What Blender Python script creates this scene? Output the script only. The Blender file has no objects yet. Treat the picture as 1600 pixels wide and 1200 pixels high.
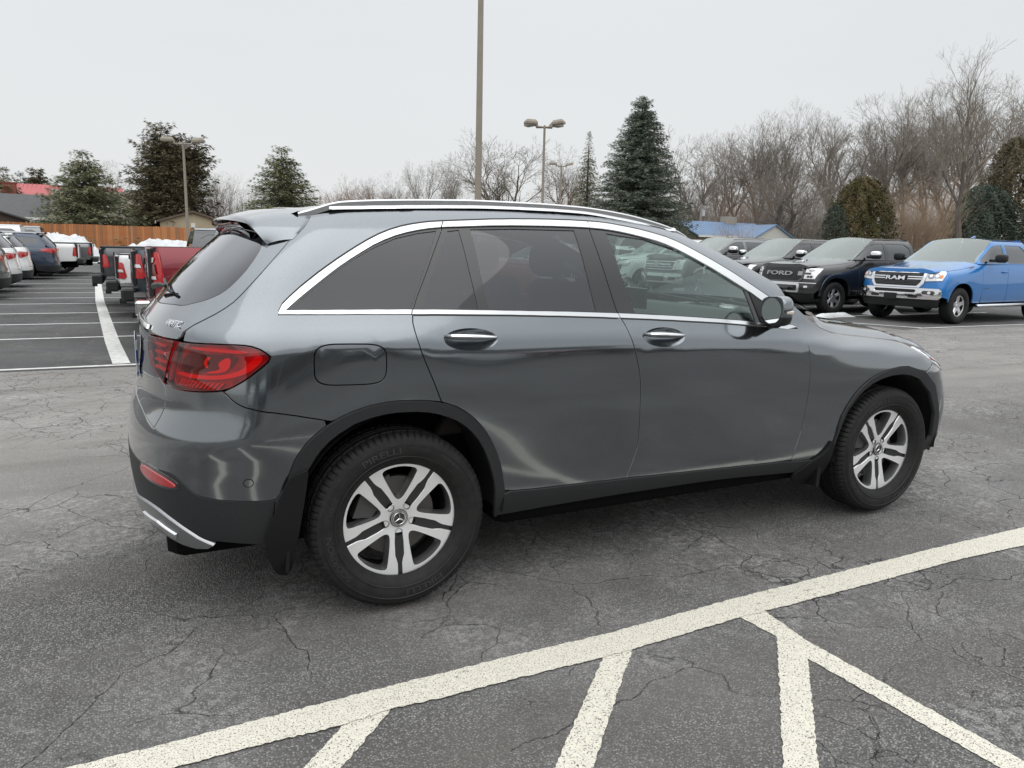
import bpy, bmesh, math, random
import numpy as np
from mathutils import Vector, Matrix, Euler
from mathutils.geometry import delaunay_2d_cdt
random.seed(7); rng = np.random.default_rng(7)
SC = bpy.context.scene
# ---------------------------------------------------------------- camera
CAM = (-0.9045, -3.6604, 1.4527); YAW, PITCH, ROLL, FPX = 0.466995, 0.178459, 0.0228449, 1168.84
cd = bpy.data.cameras.new('camera'); cam = bpy.data.objects.new('camera', cd); SC.collection.objects.link(cam)
cd.sensor_fit = 'HORIZONTAL'; cd.sensor_width = 36.0; cd.lens = 36.0 * FPX / 1600.0
cd.clip_start = 0.05; cd.clip_end = 2000
_f = Vector((math.sin(YAW)*math.cos(PITCH), math.cos(YAW)*math.cos(PITCH), -math.sin(PITCH)))
_r = _f.cross(Vector((0, 0, 1))).normalized(); _u = _r.cross(_f)
CR = _r*math.cos(ROLL) + _u*math.sin(ROLL); CU = -_r*math.sin(ROLL) + _u*math.cos(ROLL)
cam.matrix_world = Matrix(((CR.x, CU.x, -_f.x, CAM[0]), (CR.y, CU.y, -_f.y, CAM[1]), (CR.z, CU.z, -_f.z, CAM[2]), (0, 0, 0, 1)))
SC.camera = cam
# ---------------------------------------------------------------- overcast sky and soft sun
SUN_EL, SUN_AZ = math.radians(48), math.radians(200)      # azimuth clockwise from +y
w = bpy.data.worlds.new("World"); SC.world = w; w.use_nodes = True
nt = w.node_tree; nt.nodes.clear()
def wn(t, **k):
    n = nt.nodes.new(t)
    for a, b in k.items(): setattr(n, a, b)
    return n
sky = wn('ShaderNodeTexSky', sky_type='NISHITA', sun_disc=False, sun_elevation=SUN_EL, sun_rotation=SUN_AZ, air_density=1.0, dust_density=4.0)
bg1 = wn('ShaderNodeBackground'); bg1.inputs['Strength'].default_value = 0.05; nt.links.new(sky.outputs[0], bg1.inputs[0])
tc = wn('ShaderNodeTexCoord'); sx = wn('ShaderNodeSeparateXYZ'); nt.links.new(tc.outputs['Generated'], sx.inputs[0])
ramp = wn('ShaderNodeValToRGB'); nt.links.new(sx.outputs['Z'], ramp.inputs[0])
cr = ramp.color_ramp; cr.elements[0].position = 0.0; cr.elements[0].color = (.392, .397, .395, 1)
cr.elements[1].position = 1.0; cr.elements[1].color = (.96, .97, .98, 1)
e = cr.elements.new(.12); e.color = (.382, .391, .396, 1)
e = cr.elements.new(.32); e.color = (.376, .391, .402, 1)
e = cr.elements.new(.58); e.color = (.63, .65, .665, 1)
nz = wn('ShaderNodeTexNoise'); nz.inputs['Scale'].default_value = 1.6; nz.inputs['Detail'].default_value = 4
mp = wn('ShaderNodeMapping'); mp.inputs['Scale'].default_value = (1, 1, 3.5); nt.links.new(tc.outputs['Generated'], mp.inputs[0]); nt.links.new(mp.outputs[0], nz.inputs[0])
mr = wn('ShaderNodeMapRange'); mr.inputs['To Min'].default_value = .94; mr.inputs['To Max'].default_value = 1.05; nt.links.new(nz.outputs[0], mr.inputs[0])
mx = wn('ShaderNodeVectorMath', operation='SCALE'); nt.links.new(ramp.outputs[0], mx.inputs[0]); nt.links.new(mr.outputs[0], mx.inputs['Scale'])
bg2 = wn('ShaderNodeBackground'); bg2.inputs['Strength'].default_value = 2.12; nt.links.new(mx.outputs[0], bg2.inputs[0])
ms = wn('ShaderNodeMixShader'); ms.inputs[0].default_value = .96
wo = wn('ShaderNodeOutputWorld'); nt.links.new(bg1.outputs[0], ms.inputs[1]); nt.links.new(bg2.outputs[0], ms.inputs[2]); nt.links.new(ms.outputs[0], wo.inputs[0])
sl = bpy.data.lights.new('sun', 'SUN'); sl.energy = 0.8; sl.angle = math.radians(75); sl.color = (1, .97, .93)
so = bpy.data.objects.new('sun', sl); SC.collection.objects.link(so)
_d = Vector((math.sin(SUN_AZ)*math.cos(SUN_EL), math.cos(SUN_AZ)*math.cos(SUN_EL), math.sin(SUN_EL)))
so.rotation_euler = _d.to_track_quat('Z', 'Y').to_euler(); so.location = (0, -8, 20)
SC.view_settings.view_transform = 'Standard'; SC.view_settings.look = 'None'; SC.view_settings.gamma = 1
SC.view_settings.exposure = 0.0; SC.view_settings.use_curve_mapping = False
SC.cycles.max_bounces = 8; SC.cycles.transparent_max_bounces = 24; SC.cycles.caustics_reflective = False; SC.cycles.caustics_refractive = False
# ---------------------------------------------------------------- materials
MATS = {}
def M(name, col=(.5, .5, .5), rough=.5, metal=0., coat=0., spec=.5, emis=None, coat_rough=.03):
    if name in MATS: return MATS[name]
    m = bpy.data.materials.new(name); m.use_nodes = True; b = m.node_tree.nodes['Principled BSDF']
    b.inputs['Base Color'].default_value = (*col, 1); b.inputs['Roughness'].default_value = rough
    b.inputs['Metallic'].default_value = metal; b.inputs['Coat Weight'].default_value = coat
    b.inputs['Coat Roughness'].default_value = coat_rough; b.inputs['Specular IOR Level'].default_value = spec
    if emis: b.inputs['Emission Color'].default_value = (*emis, 1); b.inputs['Emission Strength'].default_value = 1
    MATS[name] = m; return m
def N(m, t, **k):
    n = m.node_tree.nodes.new(t)
    for a, b in k.items():
        if hasattr(n, a): setattr(n, a, b)
        else: n.inputs[a.replace('_', ' ')].default_value = b
    return n
def LK(m, a, b): m.node_tree.links.new(a, b)
def bsdf(m): return m.node_tree.nodes['Principled BSDF']
def mixc(m, fac, a, b, mode='MIX'):
    n = N(m, 'ShaderNodeMix', data_type='RGBA', blend_type=mode)
    for s, v in ((0, fac), (6, a), (7, b)):
        if isinstance(v, (int, float)): n.inputs[s].default_value = v
        elif isinstance(v, tuple): n.inputs[s].default_value = (*v, 1)
        else: LK(m, v, n.inputs[s])
    return n.outputs[2]
def noise(m, scale, detail=4, rough=.55, vec=None, obj=False, stretch=None):
    tc = N(m, 'ShaderNodeTexCoord'); n = N(m, 'ShaderNodeTexNoise'); n.inputs['Scale'].default_value = scale
    n.inputs['Detail'].default_value = detail; n.inputs['Roughness'].default_value = rough
    mp = N(m, 'ShaderNodeMapping'); LK(m, tc.outputs['Object'], mp.inputs[0])
    if stretch: mp.inputs['Scale'].default_value = stretch
    LK(m, vec if vec is not None else mp.outputs[0], n.inputs[0]); return n
def rmp(m, src, lo, hi, a=0., b=1.):
    n = N(m, 'ShaderNodeMapRange'); n.inputs[1].default_value = lo; n.inputs[2].default_value = hi
    n.inputs[3].default_value = a; n.inputs[4].default_value = b; LK(m, src, n.inputs[0]); return n.outputs[0]
def bump(m, src, strength=.3, dist=.01, prev=None):
    n = N(m, 'ShaderNodeBump'); n.inputs['Strength'].default_value = strength; n.inputs['Distance'].default_value = dist
    LK(m, src, n.inputs['Height'])
    if prev: LK(m, prev, n.inputs['Normal'])
    return n.outputs[0]
def noisy(name, c1, c2, scale=5, rough=.8, metal=0., bs=.2, bd=.01, stretch=None, lo=.35, hi=.65, spec=.3, detail=5):
    if name in MATS: return MATS[name]
    m = M(name, c1, rough, metal, spec=spec); n = noise(m, scale, detail, stretch=stretch)
    LK(m, mixc(m, rmp(m, n.outputs[0], lo, hi), c1, c2), bsdf(m).inputs['Base Color'])
    if bs: LK(m, bump(m, n.outputs[0], bs, bd), bsdf(m).inputs['Normal'])
    return m
def paint(name, col, metal=.0, rough=.35):
    """clear-coated car paint with a very fine flake and a trace of road film low down"""
    if name in MATS: return MATS[name]
    m = M(name, col, rough, metal, coat=1.0)
    n = noise(m, 900, 2); f = mixc(m, rmp(m, n.outputs[0], .35, .65), tuple(c*.86 for c in col), tuple(min(1, c*1.14) for c in col))
    n2 = noise(m, 3.5, 6); tc = N(m, 'ShaderNodeTexCoord'); sp = N(m, 'ShaderNodeSeparateXYZ'); LK(m, tc.outputs['Object'], sp.inputs[0])
    low = rmp(m, sp.outputs['Z'], .25, .75, 1, 0); mu = N(m, 'ShaderNodeMath', operation='MULTIPLY'); LK(m, low, mu.inputs[0]); LK(m, rmp(m, n2.outputs[0], .35, .75, 0, .38), mu.inputs[1])
    LK(m, mixc(m, mu.outputs[0], f, (.16, .15, .14)), bsdf(m).inputs['Base Color'])
    LK(m, rmp(m, mu.outputs[0], 0, .5, .02, .25), bsdf(m).inputs['Coat Roughness'])
    return m
def glass(name, tint=(.5, .5, .5), refl=(1, 1, 1), base=.0, rough=0.0):
    """thin tinted pane: tinted see-through plus a fresnel mirror"""
    if name in MATS: return MATS[name]
    m = bpy.data.materials.new(name); m.use_nodes = True; n = m.node_tree.nodes; n.clear()
    t = n.new('ShaderNodeBsdfTransparent'); t.inputs[0].default_value = (*tint, 1)
    g = n.new('ShaderNodeBsdfGlossy'); g.inputs['Roughness'].default_value = rough; g.inputs[0].default_value = (*refl, 1)
    lf = n.new('ShaderNodeLayerWeight'); lf.inputs[0].default_value = .5; pw = n.new('ShaderNodeMath'); pw.operation = 'POWER'; pw.inputs[1].default_value = 3.2; m.node_tree.links.new(lf.outputs['Facing'], pw.inputs[0]); lw = pw
    ad = n.new('ShaderNodeMath'); ad.operation = 'MULTIPLY_ADD'; ad.use_clamp = True; ad.inputs[1].default_value = .92; ad.inputs[2].default_value = base+.06
    x = n.new('ShaderNodeMixShader'); o = n.new('ShaderNodeOutputMaterial'); L = m.node_tree.links.new
    L(lw.outputs[0], ad.inputs[0]); L(ad.outputs[0], x.inputs[0]); L(t.outputs[0], x.inputs[1]); L(g.outputs[0], x.inputs[2]); L(x.outputs[0], o.inputs[0])
    MATS[name] = m; return m
BLK = M('black_plastic', (.013, .0135, .014), .5, spec=.4)
BLKN = noisy('textured_black_plastic', (.019, .0195, .021), (.027, .028, .030), 260, .56, bs=.25, bd=.0006)
GBLK = M('gloss_black', (.012, .012, .013), .06, coat=1)
DARK = M('dark_void', (.006, .006, .006), .9, spec=.1)
CHR = M('chrome', (.78, .78, .80), .09, 1.0)
SAT = M('satin_aluminium', (.72, .73, .74), .24, 1.0); RAILM = M('rail_aluminium', (.66, .67, .68), .30, 1.0)
RUB = M('seal_rubber', (.015, .015, .015), .6)
RED = M('red_lens', (.42, .006, .010), .10, coat=1)
DRED = M('dark_red_lens', (.07, .003, .005), .08, coat=1)
WLENS = M('clear_lens', (.75, .75, .76), .08, .35, coat=1)
AMB = M('amber_lens', (.75, .22, .03), .12, coat=1)
# ---------------------------------------------------------------- objects
def link(o): SC.collection.objects.link(o); return o
def empty(name, loc=(0, 0, 0), rz=0., label=None, cat=None, group=None):
    o = link(bpy.data.objects.new(name, None)); o.location = loc; o.rotation_euler = (0, 0, rz); o.empty_display_size = .2
    tag(o, label, cat, group); return o
def tag(o, label=None, cat=None, group=None, kind=None):
    if label: o['label'] = label
    if cat: o['category'] = cat
    if group: o['group'] = group
    if kind: o['kind'] = kind
    return o
def mobj(name, verts, faces, mat, parent=None, smooth=False, lnor=None, mats=None, fmat=None, loc=None):
    me = bpy.data.meshes.new(name); me.from_pydata([tuple(map(float, v)) for v in verts], [], [tuple(int(i) for i in f) for f in faces]); me.update()
    for m_ in (mats or [mat]): me.materials.append(m_)
    if fmat is not None: me.polygons.foreach_set('material_index', np.asarray(fmat, np.int32))
    if smooth or lnor is not None: me.polygons.foreach_set('use_smooth', np.ones(len(me.polygons), bool))
    if lnor is not None: me.normals_split_custom_set([tuple(n) for n in lnor])
    o = link(bpy.data.objects.new(name, me))
    if parent: o.parent = parent
    if loc: o.location = loc
    return o
class MB:
    """collects simple solids, then links them as one mesh"""
    def __init__(s): s.v = []; s.f = []; s.m = []
    def add(s, v, f, mi=0):
        b = len(s.v); s.v += [tuple(p) for p in v]; s.f += [tuple(i+b for i in q) for q in f]; s.m += [mi]*len(f); return s
    def box(s, x0, x1, y0, y1, z0, z1, mi=0, ch=0.):
        if ch:
            v = []
            for z, i in ((z0, ch), (z0+ch, 0), (z1-ch, 0), (z1, ch)):
                a, b, c, d = x0+i, x1-i, y0+i, y1-i; k = ch
                if i == 0: a, b, c, d = x0, x1, y0, y1
                v += [(a+k, c, z), (b-k, c, z), (b, c+k, z), (b, d-k, z), (b-k, d, z), (a+k, d, z), (a, d-k, z), (a, c+k, z)]
            f = [tuple(reversed(range(8))), tuple(range(24, 32))]
            for r in range(3):
                for i in range(8): f.append((r*8+i, r*8+(i+1) % 8, r*8+8+(i+1) % 8, r*8+8+i))
            return s.add(v, f, mi)
        v = [(x0, y0, z0), (x1, y0, z0), (x1, y1, z0), (x0, y1, z0), (x0, y0, z1), (x1, y0, z1), (x1, y1, z1), (x0, y1, z1)]
        return s.add(v, [(0, 3, 2, 1), (4, 5, 6, 7), (0, 1, 5, 4), (1, 2, 6, 5), (2, 3, 7, 6), (3, 0, 4, 7)], mi)
    def tube(s, pts, rad, n=6, mi=0, cap=True):
        pts = [Vector(p) for p in pts]; R = rad if hasattr(rad, '__len__') else [rad]*len(pts); v = []; f = []
        up = None
        for i, p in enumerate(pts):
            t = (pts[min(i+1, len(pts)-1)] - pts[max(i-1, 0)]).normalized()
            if up is None:
                up = Vector((0, 0, 1)) if abs(t.z) < .9 else Vector((1, 0, 0))
            a = (up - t*up.dot(t)).normalized(); b = t.cross(a); up = a
            for k in range(n):
                th = 2*math.pi*k/n; v.append(tuple(p + (a*math.cos(th) + b*math.sin(th))*R[i]))
        for i in range(len(pts)-1):
            for k in range(n): f.append((i*n+k, i*n+(k+1) % n, (i+1)*n+(k+1) % n, (i+1)*n+k))
        if cap: f += [tuple(reversed(range(n))), tuple(range((len(pts)-1)*n, len(pts)*n))]
        return s.add(v, f, mi)
    def lathe(s, prof, n=32, axis='y', c=(0, 0, 0), mi=0, close=False):
        """prof: (radius, along) pairs"""
        v = []; f = []; m = len(prof)
        for k in range(n):
            th = 2*math.pi*k/n; C, S_ = math.cos(th), math.sin(th)
            for r, a in prof:
                p = (r*C, a, r*S_) if axis == 'y' else ((r*C, r*S_, a) if axis == 'z' else (a, r*C, r*S_))
                v.append((p[0]+c[0], p[1]+c[1], p[2]+c[2]))
        for k in range(n):
            k2 = (k+1) % n
            for j in range(m-1 if not close else m):
                j2 = (j+1) % m; q = (k*m+j, k*m+j2, k2*m+j2, k2*m+j); f.append(q if axis != 'y' else q[::-1])
        return s.add(v, f, mi)
    def prism(s, poly, a0, a1, axis='y', mi=0):
        n = len(poly)
        def P(u, w_, a): return (u, a, w_) if axis == 'y' else ((a, u, w_) if axis == 'x' else (u, w_, a))
        v = [P(u, w_, a0) for u, w_ in poly] + [P(u, w_, a1) for u, w_ in poly]
        f = [tuple(range(n)), tuple(reversed(range(n, 2*n)))] + [(i, i+n, (i+1) % n+n, (i+1) % n) for i in range(n)]
        return s.add(v, f, mi)
    def build(s, name, mat, parent=None, smooth=False, mats=None, loc=None, fix=True, auto=None):
        o = mobj(name, s.v, s.f, mat, parent, smooth, mats=mats, fmat=s.m if mats else None, loc=loc)
        if fix:
            bm = bmesh.new(); bm.from_mesh(o.data); bmesh.ops.recalc_face_normals(bm, faces=bm.faces); bm.to_mesh(o.data); bm.free()
        if auto:
            me = o.data; me.polygons.foreach_set('use_smooth', np.ones(len(me.polygons), bool)); me.set_sharp_from_angle(angle=math.radians(auto))
        return o
def text_geo(txt, size=1., ext=0., font_shear=0.):
    c = bpy.data.curves.new('t', 'FONT'); c.body = txt; c.size = size; c.align_x = 'CENTER'; c.align_y = 'CENTER'; c.extrude = ext; c.shear = font_shear
    c.offset = size*(.012 if ext < .01 else .022); c.resolution_u = 3
    o = link(bpy.data.objects.new('t', c)); bpy.context.view_layer.update(); me = o.to_mesh()
    v = [tuple(p.co) for p in me.vertices]; f = [tuple(p.vertices) for p in me.polygons]; o.to_mesh_clear(); bpy.data.objects.remove(o); bpy.data.curves.remove(c)
    return v, f
# ---------------------------------------------------------------- 2-D panels laid on a curved surface
def densify(p, st):
    o = []; n = len(p)
    for i in range(n):
        a = np.array(p[i]); b = np.array(p[(i+1) % n]); k = max(1, int(np.ceil(np.hypot(*(b-a))/st)))
        for j in range(k): o.append(tuple(a+(b-a)*j/k))
    return o
def area2(p): p = np.array(p); q = np.roll(p, -1, 0); return float((p[:, 0]*q[:, 1]-q[:, 0]*p[:, 1]).sum()/2)
def clean(p, eps=1e-4):
    o = []
    for q in p:
        if not o or math.hypot(q[0]-o[-1][0], q[1]-o[-1][1]) > eps: o.append((float(q[0]), float(q[1])))
    if math.hypot(o[0][0]-o[-1][0], o[0][1]-o[-1][1]) < eps: o.pop()
    return o
def shrink(p, d, cl=(-1.55, 4.35)):
    """move every edge inward by d (negative grows)"""
    p = clean(p, 2e-3); s = 1 if area2(p) > 0 else -1; n = len(p); o = []
    for i in range(n):
        a, b, c = np.array(p[i-1]), np.array(p[i]), np.array(p[(i+1) % n])
        e1 = (b-a)/np.hypot(*(b-a)); e2 = (c-b)/np.hypot(*(c-b)); n1 = np.array((-e1[1], e1[0]))*s; n2 = np.array((-e2[1], e2[0]))*s
        m = n1+n2; L = m@m
        r_ = b + (m*(2/max(L, 1.0)))*d if L > 1e-6 else b+n1*d
        if min(abs(b[0]-k) for k in cl) < 1e-4: r_[0] = b[0]
        o.append(tuple(r_))
    return o
def inpoly(P, poly):
    P = np.asarray(P); x, y = P[:, 0], P[:, 1]; r = np.zeros(len(P), bool); q = np.array(poly); q2 = np.roll(q, 1, 0)
    for (x1, y1), (x2, y2) in zip(q, q2):
        if y1 == y2: continue
        c = ((y1 > y) != (y2 > y)) & (x < (x2-x1)*(y-y1)/(y2-y1)+x1); r ^= c
    return r
def cdt(outer, holes, g, gy=None):
    gy = gy or g; loops = [densify(clean(outer), g*.6)] + [densify(clean(h), g*.6) for h in holes]
    V = []; E = []; B = []
    for lp in loops:
        b = len(V); V += lp; E += [(b+i, b+(i+1) % len(lp)) for i in range(len(lp))]
    o = np.array(loops[0]); x0, y0 = o.min(0); x1, y1 = o.max(0)
    X, Y = np.meshgrid(np.arange(x0+g/2, x1, g), np.arange(y0+gy/2, y1, gy)); P = np.stack([X.ravel(), Y.ravel()], 1)
    if len(P):
        k = inpoly(P, loops[0])
        for h in loops[1:]: k &= ~inpoly(P, h)
        P = P[k]
        if len(P):
            BV = np.array(V); d = np.min(np.hypot(P[:, None, 0]-BV[None, :, 0], P[:, None, 1]-BV[None, :, 1]), 1); P = P[d > g*.35]
        V += [tuple(p) for p in P]
    r = delaunay_2d_cdt([Vector(v) for v in V], E, [], 0, 1e-6)
    v = np.array([tuple(q) for q in r[0]]); f = np.array([q for q in r[2]])
    c = v[f].mean(1); k = inpoly(c, loops[0])
    for h in loops[1:]: k &= ~inpoly(c, h)
    f = f[k]; e = {}
    for t in f:
        for a, b in ((t[0], t[1]), (t[1], t[2]), (t[2], t[0])): e[(a, b)] = 1
    be = [(a, b) for (a, b) in e if (b, a) not in e]
    return v, f, be
def panel(name, outer, surf, mat, parent, holes=(), g=.05, gap=.0, fold=.012, off=0., hgap=None, flip=False, inw=.0):
    """surf(pts2d) -> points, outward normals. Edges are folded inwards by `fold`."""
    outer = shrink(outer, gap) if gap else clean(outer)
    hs = [shrink(h, -(gap if hgap is None else hgap)) if (gap or hgap) else clean(h) for h in holes]
    v, f, be = cdt(outer, hs, g); P, n = surf(v); P = P + n*off
    a, b, c = P[f[:, 0]], P[f[:, 1]], P[f[:, 2]]
    s = np.einsum('ij,ij->i', np.cross(b-a, c-a), n[f[:, 0]]); flipall = s.sum() < 0
    if flipall: f = f[:, ::-1]; be = [(y, x) for x, y in be]
    nv = len(P); V = list(P); F = [tuple(t) for t in f]; LN = [n[i] for t in f for i in t]
    if fold:
        ids = {}; q1 = {}; 
        for x, y in be:
            for i in (x, y):
                if i not in ids:
                    ids[i] = len(V); V.append(P[i]); V.append(P[i]-n[i]*fold)
            fc = (ids[x], ids[x]+1, ids[y]+1, ids[y]); F.append(fc)
            e_ = P[y]-P[x]; k = np.cross(e_, n[x]); k = k/(np.linalg.norm(k)+1e-12); LN += [k]*4
            # rounded edge: the outer pair leans half towards the face normal
            h = k+n[x]; h = h/np.linalg.norm(h); LN[-4] = h; LN[-1] = h
    return mobj(name, V, F, mat, parent, lnor=LN)
def mirror(o, parent=None, name=None):
    """left-hand copy of a right-hand part (y -> -y)"""
    me = o.data.copy(); vs = np.empty(len(me.vertices)*3, np.float32); me.vertices.foreach_get('co', vs); vs = vs.reshape(-1, 3); vs[:, 1] *= -1
    sm = len(me.polygons) and me.polygons[0].use_smooth
    faces = [tuple(reversed(p.vertices)) for p in me.polygons]; mi = [p.material_index for p in me.polygons]
    ln = None
    if sm:
        cn = np.empty(len(me.loops)*3, np.float32); me.corner_normals.foreach_get('vector', cn); cn = cn.reshape(-1, 3); cn[:, 1] *= -1; ln = []
        for p in me.polygons: ln += [cn[i] for i in reversed(range(p.loop_start, p.loop_start+p.loop_total))]
    n = mobj(name or o.name.split('.')[0], vs, faces, None, parent or o.parent, lnor=ln, mats=list(o.data.materials), fmat=mi)
    n.location = (o.location.x, -o.location.y, o.location.z); bpy.data.meshes.remove(me)
    for c in o.children: mirror(c, n)
    return n
# ---------------------------------------------------------------- body skins
def pchip(xk,yk,x):
    xk=np.asarray(xk,float);yk=np.asarray(yk,float);x=np.asarray(x,float)
    h=np.diff(xk);d=np.diff(yk)/h;m=np.zeros(len(xk))
    m[0]=d[0];m[-1]=d[-1]
    for i in range(1,len(xk)-1):
        if d[i-1]*d[i]>0:
            w1=2*h[i]+h[i-1];w2=h[i]+2*h[i-1];m[i]=(w1+w2)/(w1/d[i-1]+w2/d[i])
    i=np.clip(np.searchsorted(xk,x)-1,0,len(h)-1);t=(x-xk[i])/h[i];t2=t*t;t3=t2*t
    r=(2*t3-3*t2+1)*yk[i]+(t3-2*t2+t)*h[i]*m[i]+(-2*t3+3*t2)*yk[i+1]+(t3-t2)*h[i]*m[i+1]
    r=np.where(x<xk[0],yk[0]+m[0]*(x-xk[0]),r);return np.where(x>xk[-1],yk[-1]+m[-1]*(x-xk[-1]),r)
def gsm(a,s,ax):
    if s<=0:return a
    n=int(3*s)+1;k=np.exp(-.5*(np.arange(-n,n+1)/s)**2);k/=k.sum()
    p=[(0,0)]*a.ndim;p[ax]=(n,n);b=np.pad(a,p,mode='reflect',reflect_type='odd')
    o=np.zeros_like(a)
    for j,w in enumerate(k):
        sl=[slice(None)]*a.ndim;sl[ax]=slice(j,j+a.shape[ax]);o+=w*b[tuple(sl)]
    return o

NX=lambda a:np.array(a,float)
class Surf:
    """half body skin: parameter s runs round the plan outline (x on the flank), z is height"""
    def __init__(S_,KN,RZ,RA,RN,FZ,FA,FN,SR,SF,x0,x1,z0,z1,d=.01,sx=5,sz=1.6):
        gz=np.arange(z0,z1,d);xs=np.arange(x0,x1,d);S_.d=d;S_.gz=gz;S_.KN=KN
        zk=np.stack([pchip(NX(k)[:,0],NX(k)[:,1],xs) for k in KN],1);yk=np.stack([pchip(NX(k)[:,0],NX(k)[:,2],xs) for k in KN],1)
        W=np.zeros((len(xs),len(gz)))
        for i in range(len(xs)):
            w=pchip(zk[i],yk[i],gz);top=gz>zk[i,-1];sl=(yk[i,-1]-yk[i,-2])/(zk[i,-1]-zk[i,-2])*1.6
            w=np.where(top,yk[i,-1]+(gz-zk[i,-1])*sl,w);w=np.where(gz<zk[i,0],yk[i,0]-.8*(zk[i,0]-gz),w);W[i]=np.maximum(w,.15)
        W=gsm(gsm(W,sz,1),sx,0)
        S=np.arange(SR,SF+d*.1,d);G=np.zeros((len(S),len(gz),3));f=lambda T,z:pchip(NX(T)[:,0],NX(T)[:,1],z)
        R=gsm(f(RZ,gz),1.2,0);A=f(RA,gz);N_=f(RN,gz);FF=gsm(f(FZ,gz),1.5,0);AF=f(FA,gz);ph=np.linspace(0,np.pi/2,500)
        for j,z in enumerate(gz):
            xc=R[j]+A[j];xf=FF[j]-AF[j];n=N_[j];t=np.sin(ph)**(2/n);h=np.cos(ph)**(2/n);x=xc-A[j]*t;y=np.interp(x,xs,W[:,j])*h
            L=np.r_[0,np.cumsum(np.hypot(np.diff(x),np.diff(y)))];sr=xc-(xc-SR)*L/L[-1]
            n=FN;t=np.sin(ph)**(2/n);h=np.cos(ph)**(2/n);x2=xf+AF[j]*t;y2=np.interp(x2,xs,W[:,j])*h
            L2=np.r_[0,np.cumsum(np.hypot(np.diff(x2),np.diff(y2)))];sf=xf+(SF-xf)*L2/L2[-1]
            X=np.where(S<xc,np.interp(S,sr[::-1],x[::-1]),np.where(S>xf,np.interp(S,sf,x2),S))
            Y=np.where(S<xc,np.interp(S,sr[::-1],y[::-1]),np.where(S>xf,np.interp(S,sf,y2),np.interp(S,xs,W[:,j])))
            G[:,j]=np.stack([X,-Y,np.full_like(X,z)],1)
        G[:,:,0]=gsm(G[:,:,0],2,0);G[:,:,1]=gsm(G[:,:,1],2,0);G[0,:,1]=0;G[-1,:,1]=0
        du=np.gradient(G,axis=0);dv=np.gradient(G,axis=1);n=np.cross(du,dv);n/=np.linalg.norm(n,axis=2)[...,None]+1e-12
        for a in range(3): n[:,:,a]=gsm(gsm(n[:,:,a],1.2,0),.8,1)
        n/=np.linalg.norm(n,axis=2)[...,None];S_.S=S;S_.G=G;S_.n=n;S_.SR=SR;S_.SF=SF
    def bil(S_,A,s,z):
        S,gz,d=S_.S,S_.gz,S_.d;a=np.clip((np.asarray(s,float)-S[0])/d,0,len(S)-1.001);b=np.clip((np.asarray(z,float)-gz[0])/d,0,len(gz)-1.001)
        i=a.astype(int);j=b.astype(int);a=(a-i)[:,None];b=(b-j)[:,None]
        return (A[i,j]*(1-a)+A[i+1,j]*a)*(1-b)+(A[i,j+1]*(1-a)+A[i+1,j+1]*a)*b
    def __call__(S_,v):
        v=np.atleast_2d(np.array(v,float));P=S_.bil(S_.G,v[:,0],v[:,1]);n=S_.bil(S_.n,v[:,0],v[:,1]);n/=np.linalg.norm(n,axis=1)[:,None]
        ce=(v[:,0]<=S_.SR+1e-4)|(v[:,0]>=S_.SF-1e-4);n[ce,1]=0;return P,n
    def pt(S_,s,z): return S_([(s,z)])[0][0]
    def end(S_,rear=False):
        """surface addressed by (y,z) seen from the front (or rear) end, both sides of the centre line"""
        def fn(v):
            v=np.atleast_2d(np.array(v,float));out=np.zeros((len(v),3));nn=np.zeros((len(v),3));h=len(S_.S)//3
            sl=slice(0,h) if rear else slice(len(S_.S)-h,None)
            for k,(y,z) in enumerate(v):
                j=min(max(int(round((z-S_.gz[0])/S_.d)),0),len(S_.gz)-1);t=min(max((z-S_.gz[j])/S_.d,-.5),.5);j2=min(max(j+(1 if t>0 else -1),0),len(S_.gz)-1);t=abs(t)
                c=S_.G[sl,j]*(1-t)+S_.G[sl,j2]*t;m=S_.n[sl,j];Y=-c[:,1]
                if rear: a=np.interp(abs(y),Y,c[:,0]);nx=[np.interp(abs(y),Y,m[:,q]) for q in range(3)]
                else: a=np.interp(abs(y),Y[::-1],c[::-1,0]);nx=[np.interp(abs(y),Y[::-1],m[::-1,q]) for q in range(3)]
                out[k]=(a,y,z);sg=-1 if y<0 else 1;nn[k]=(nx[0],-nx[1]*sg if abs(y)>.02 else 0,nx[2])
            nn/=np.linalg.norm(nn,axis=1)[:,None];return out,nn
        return fn
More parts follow.
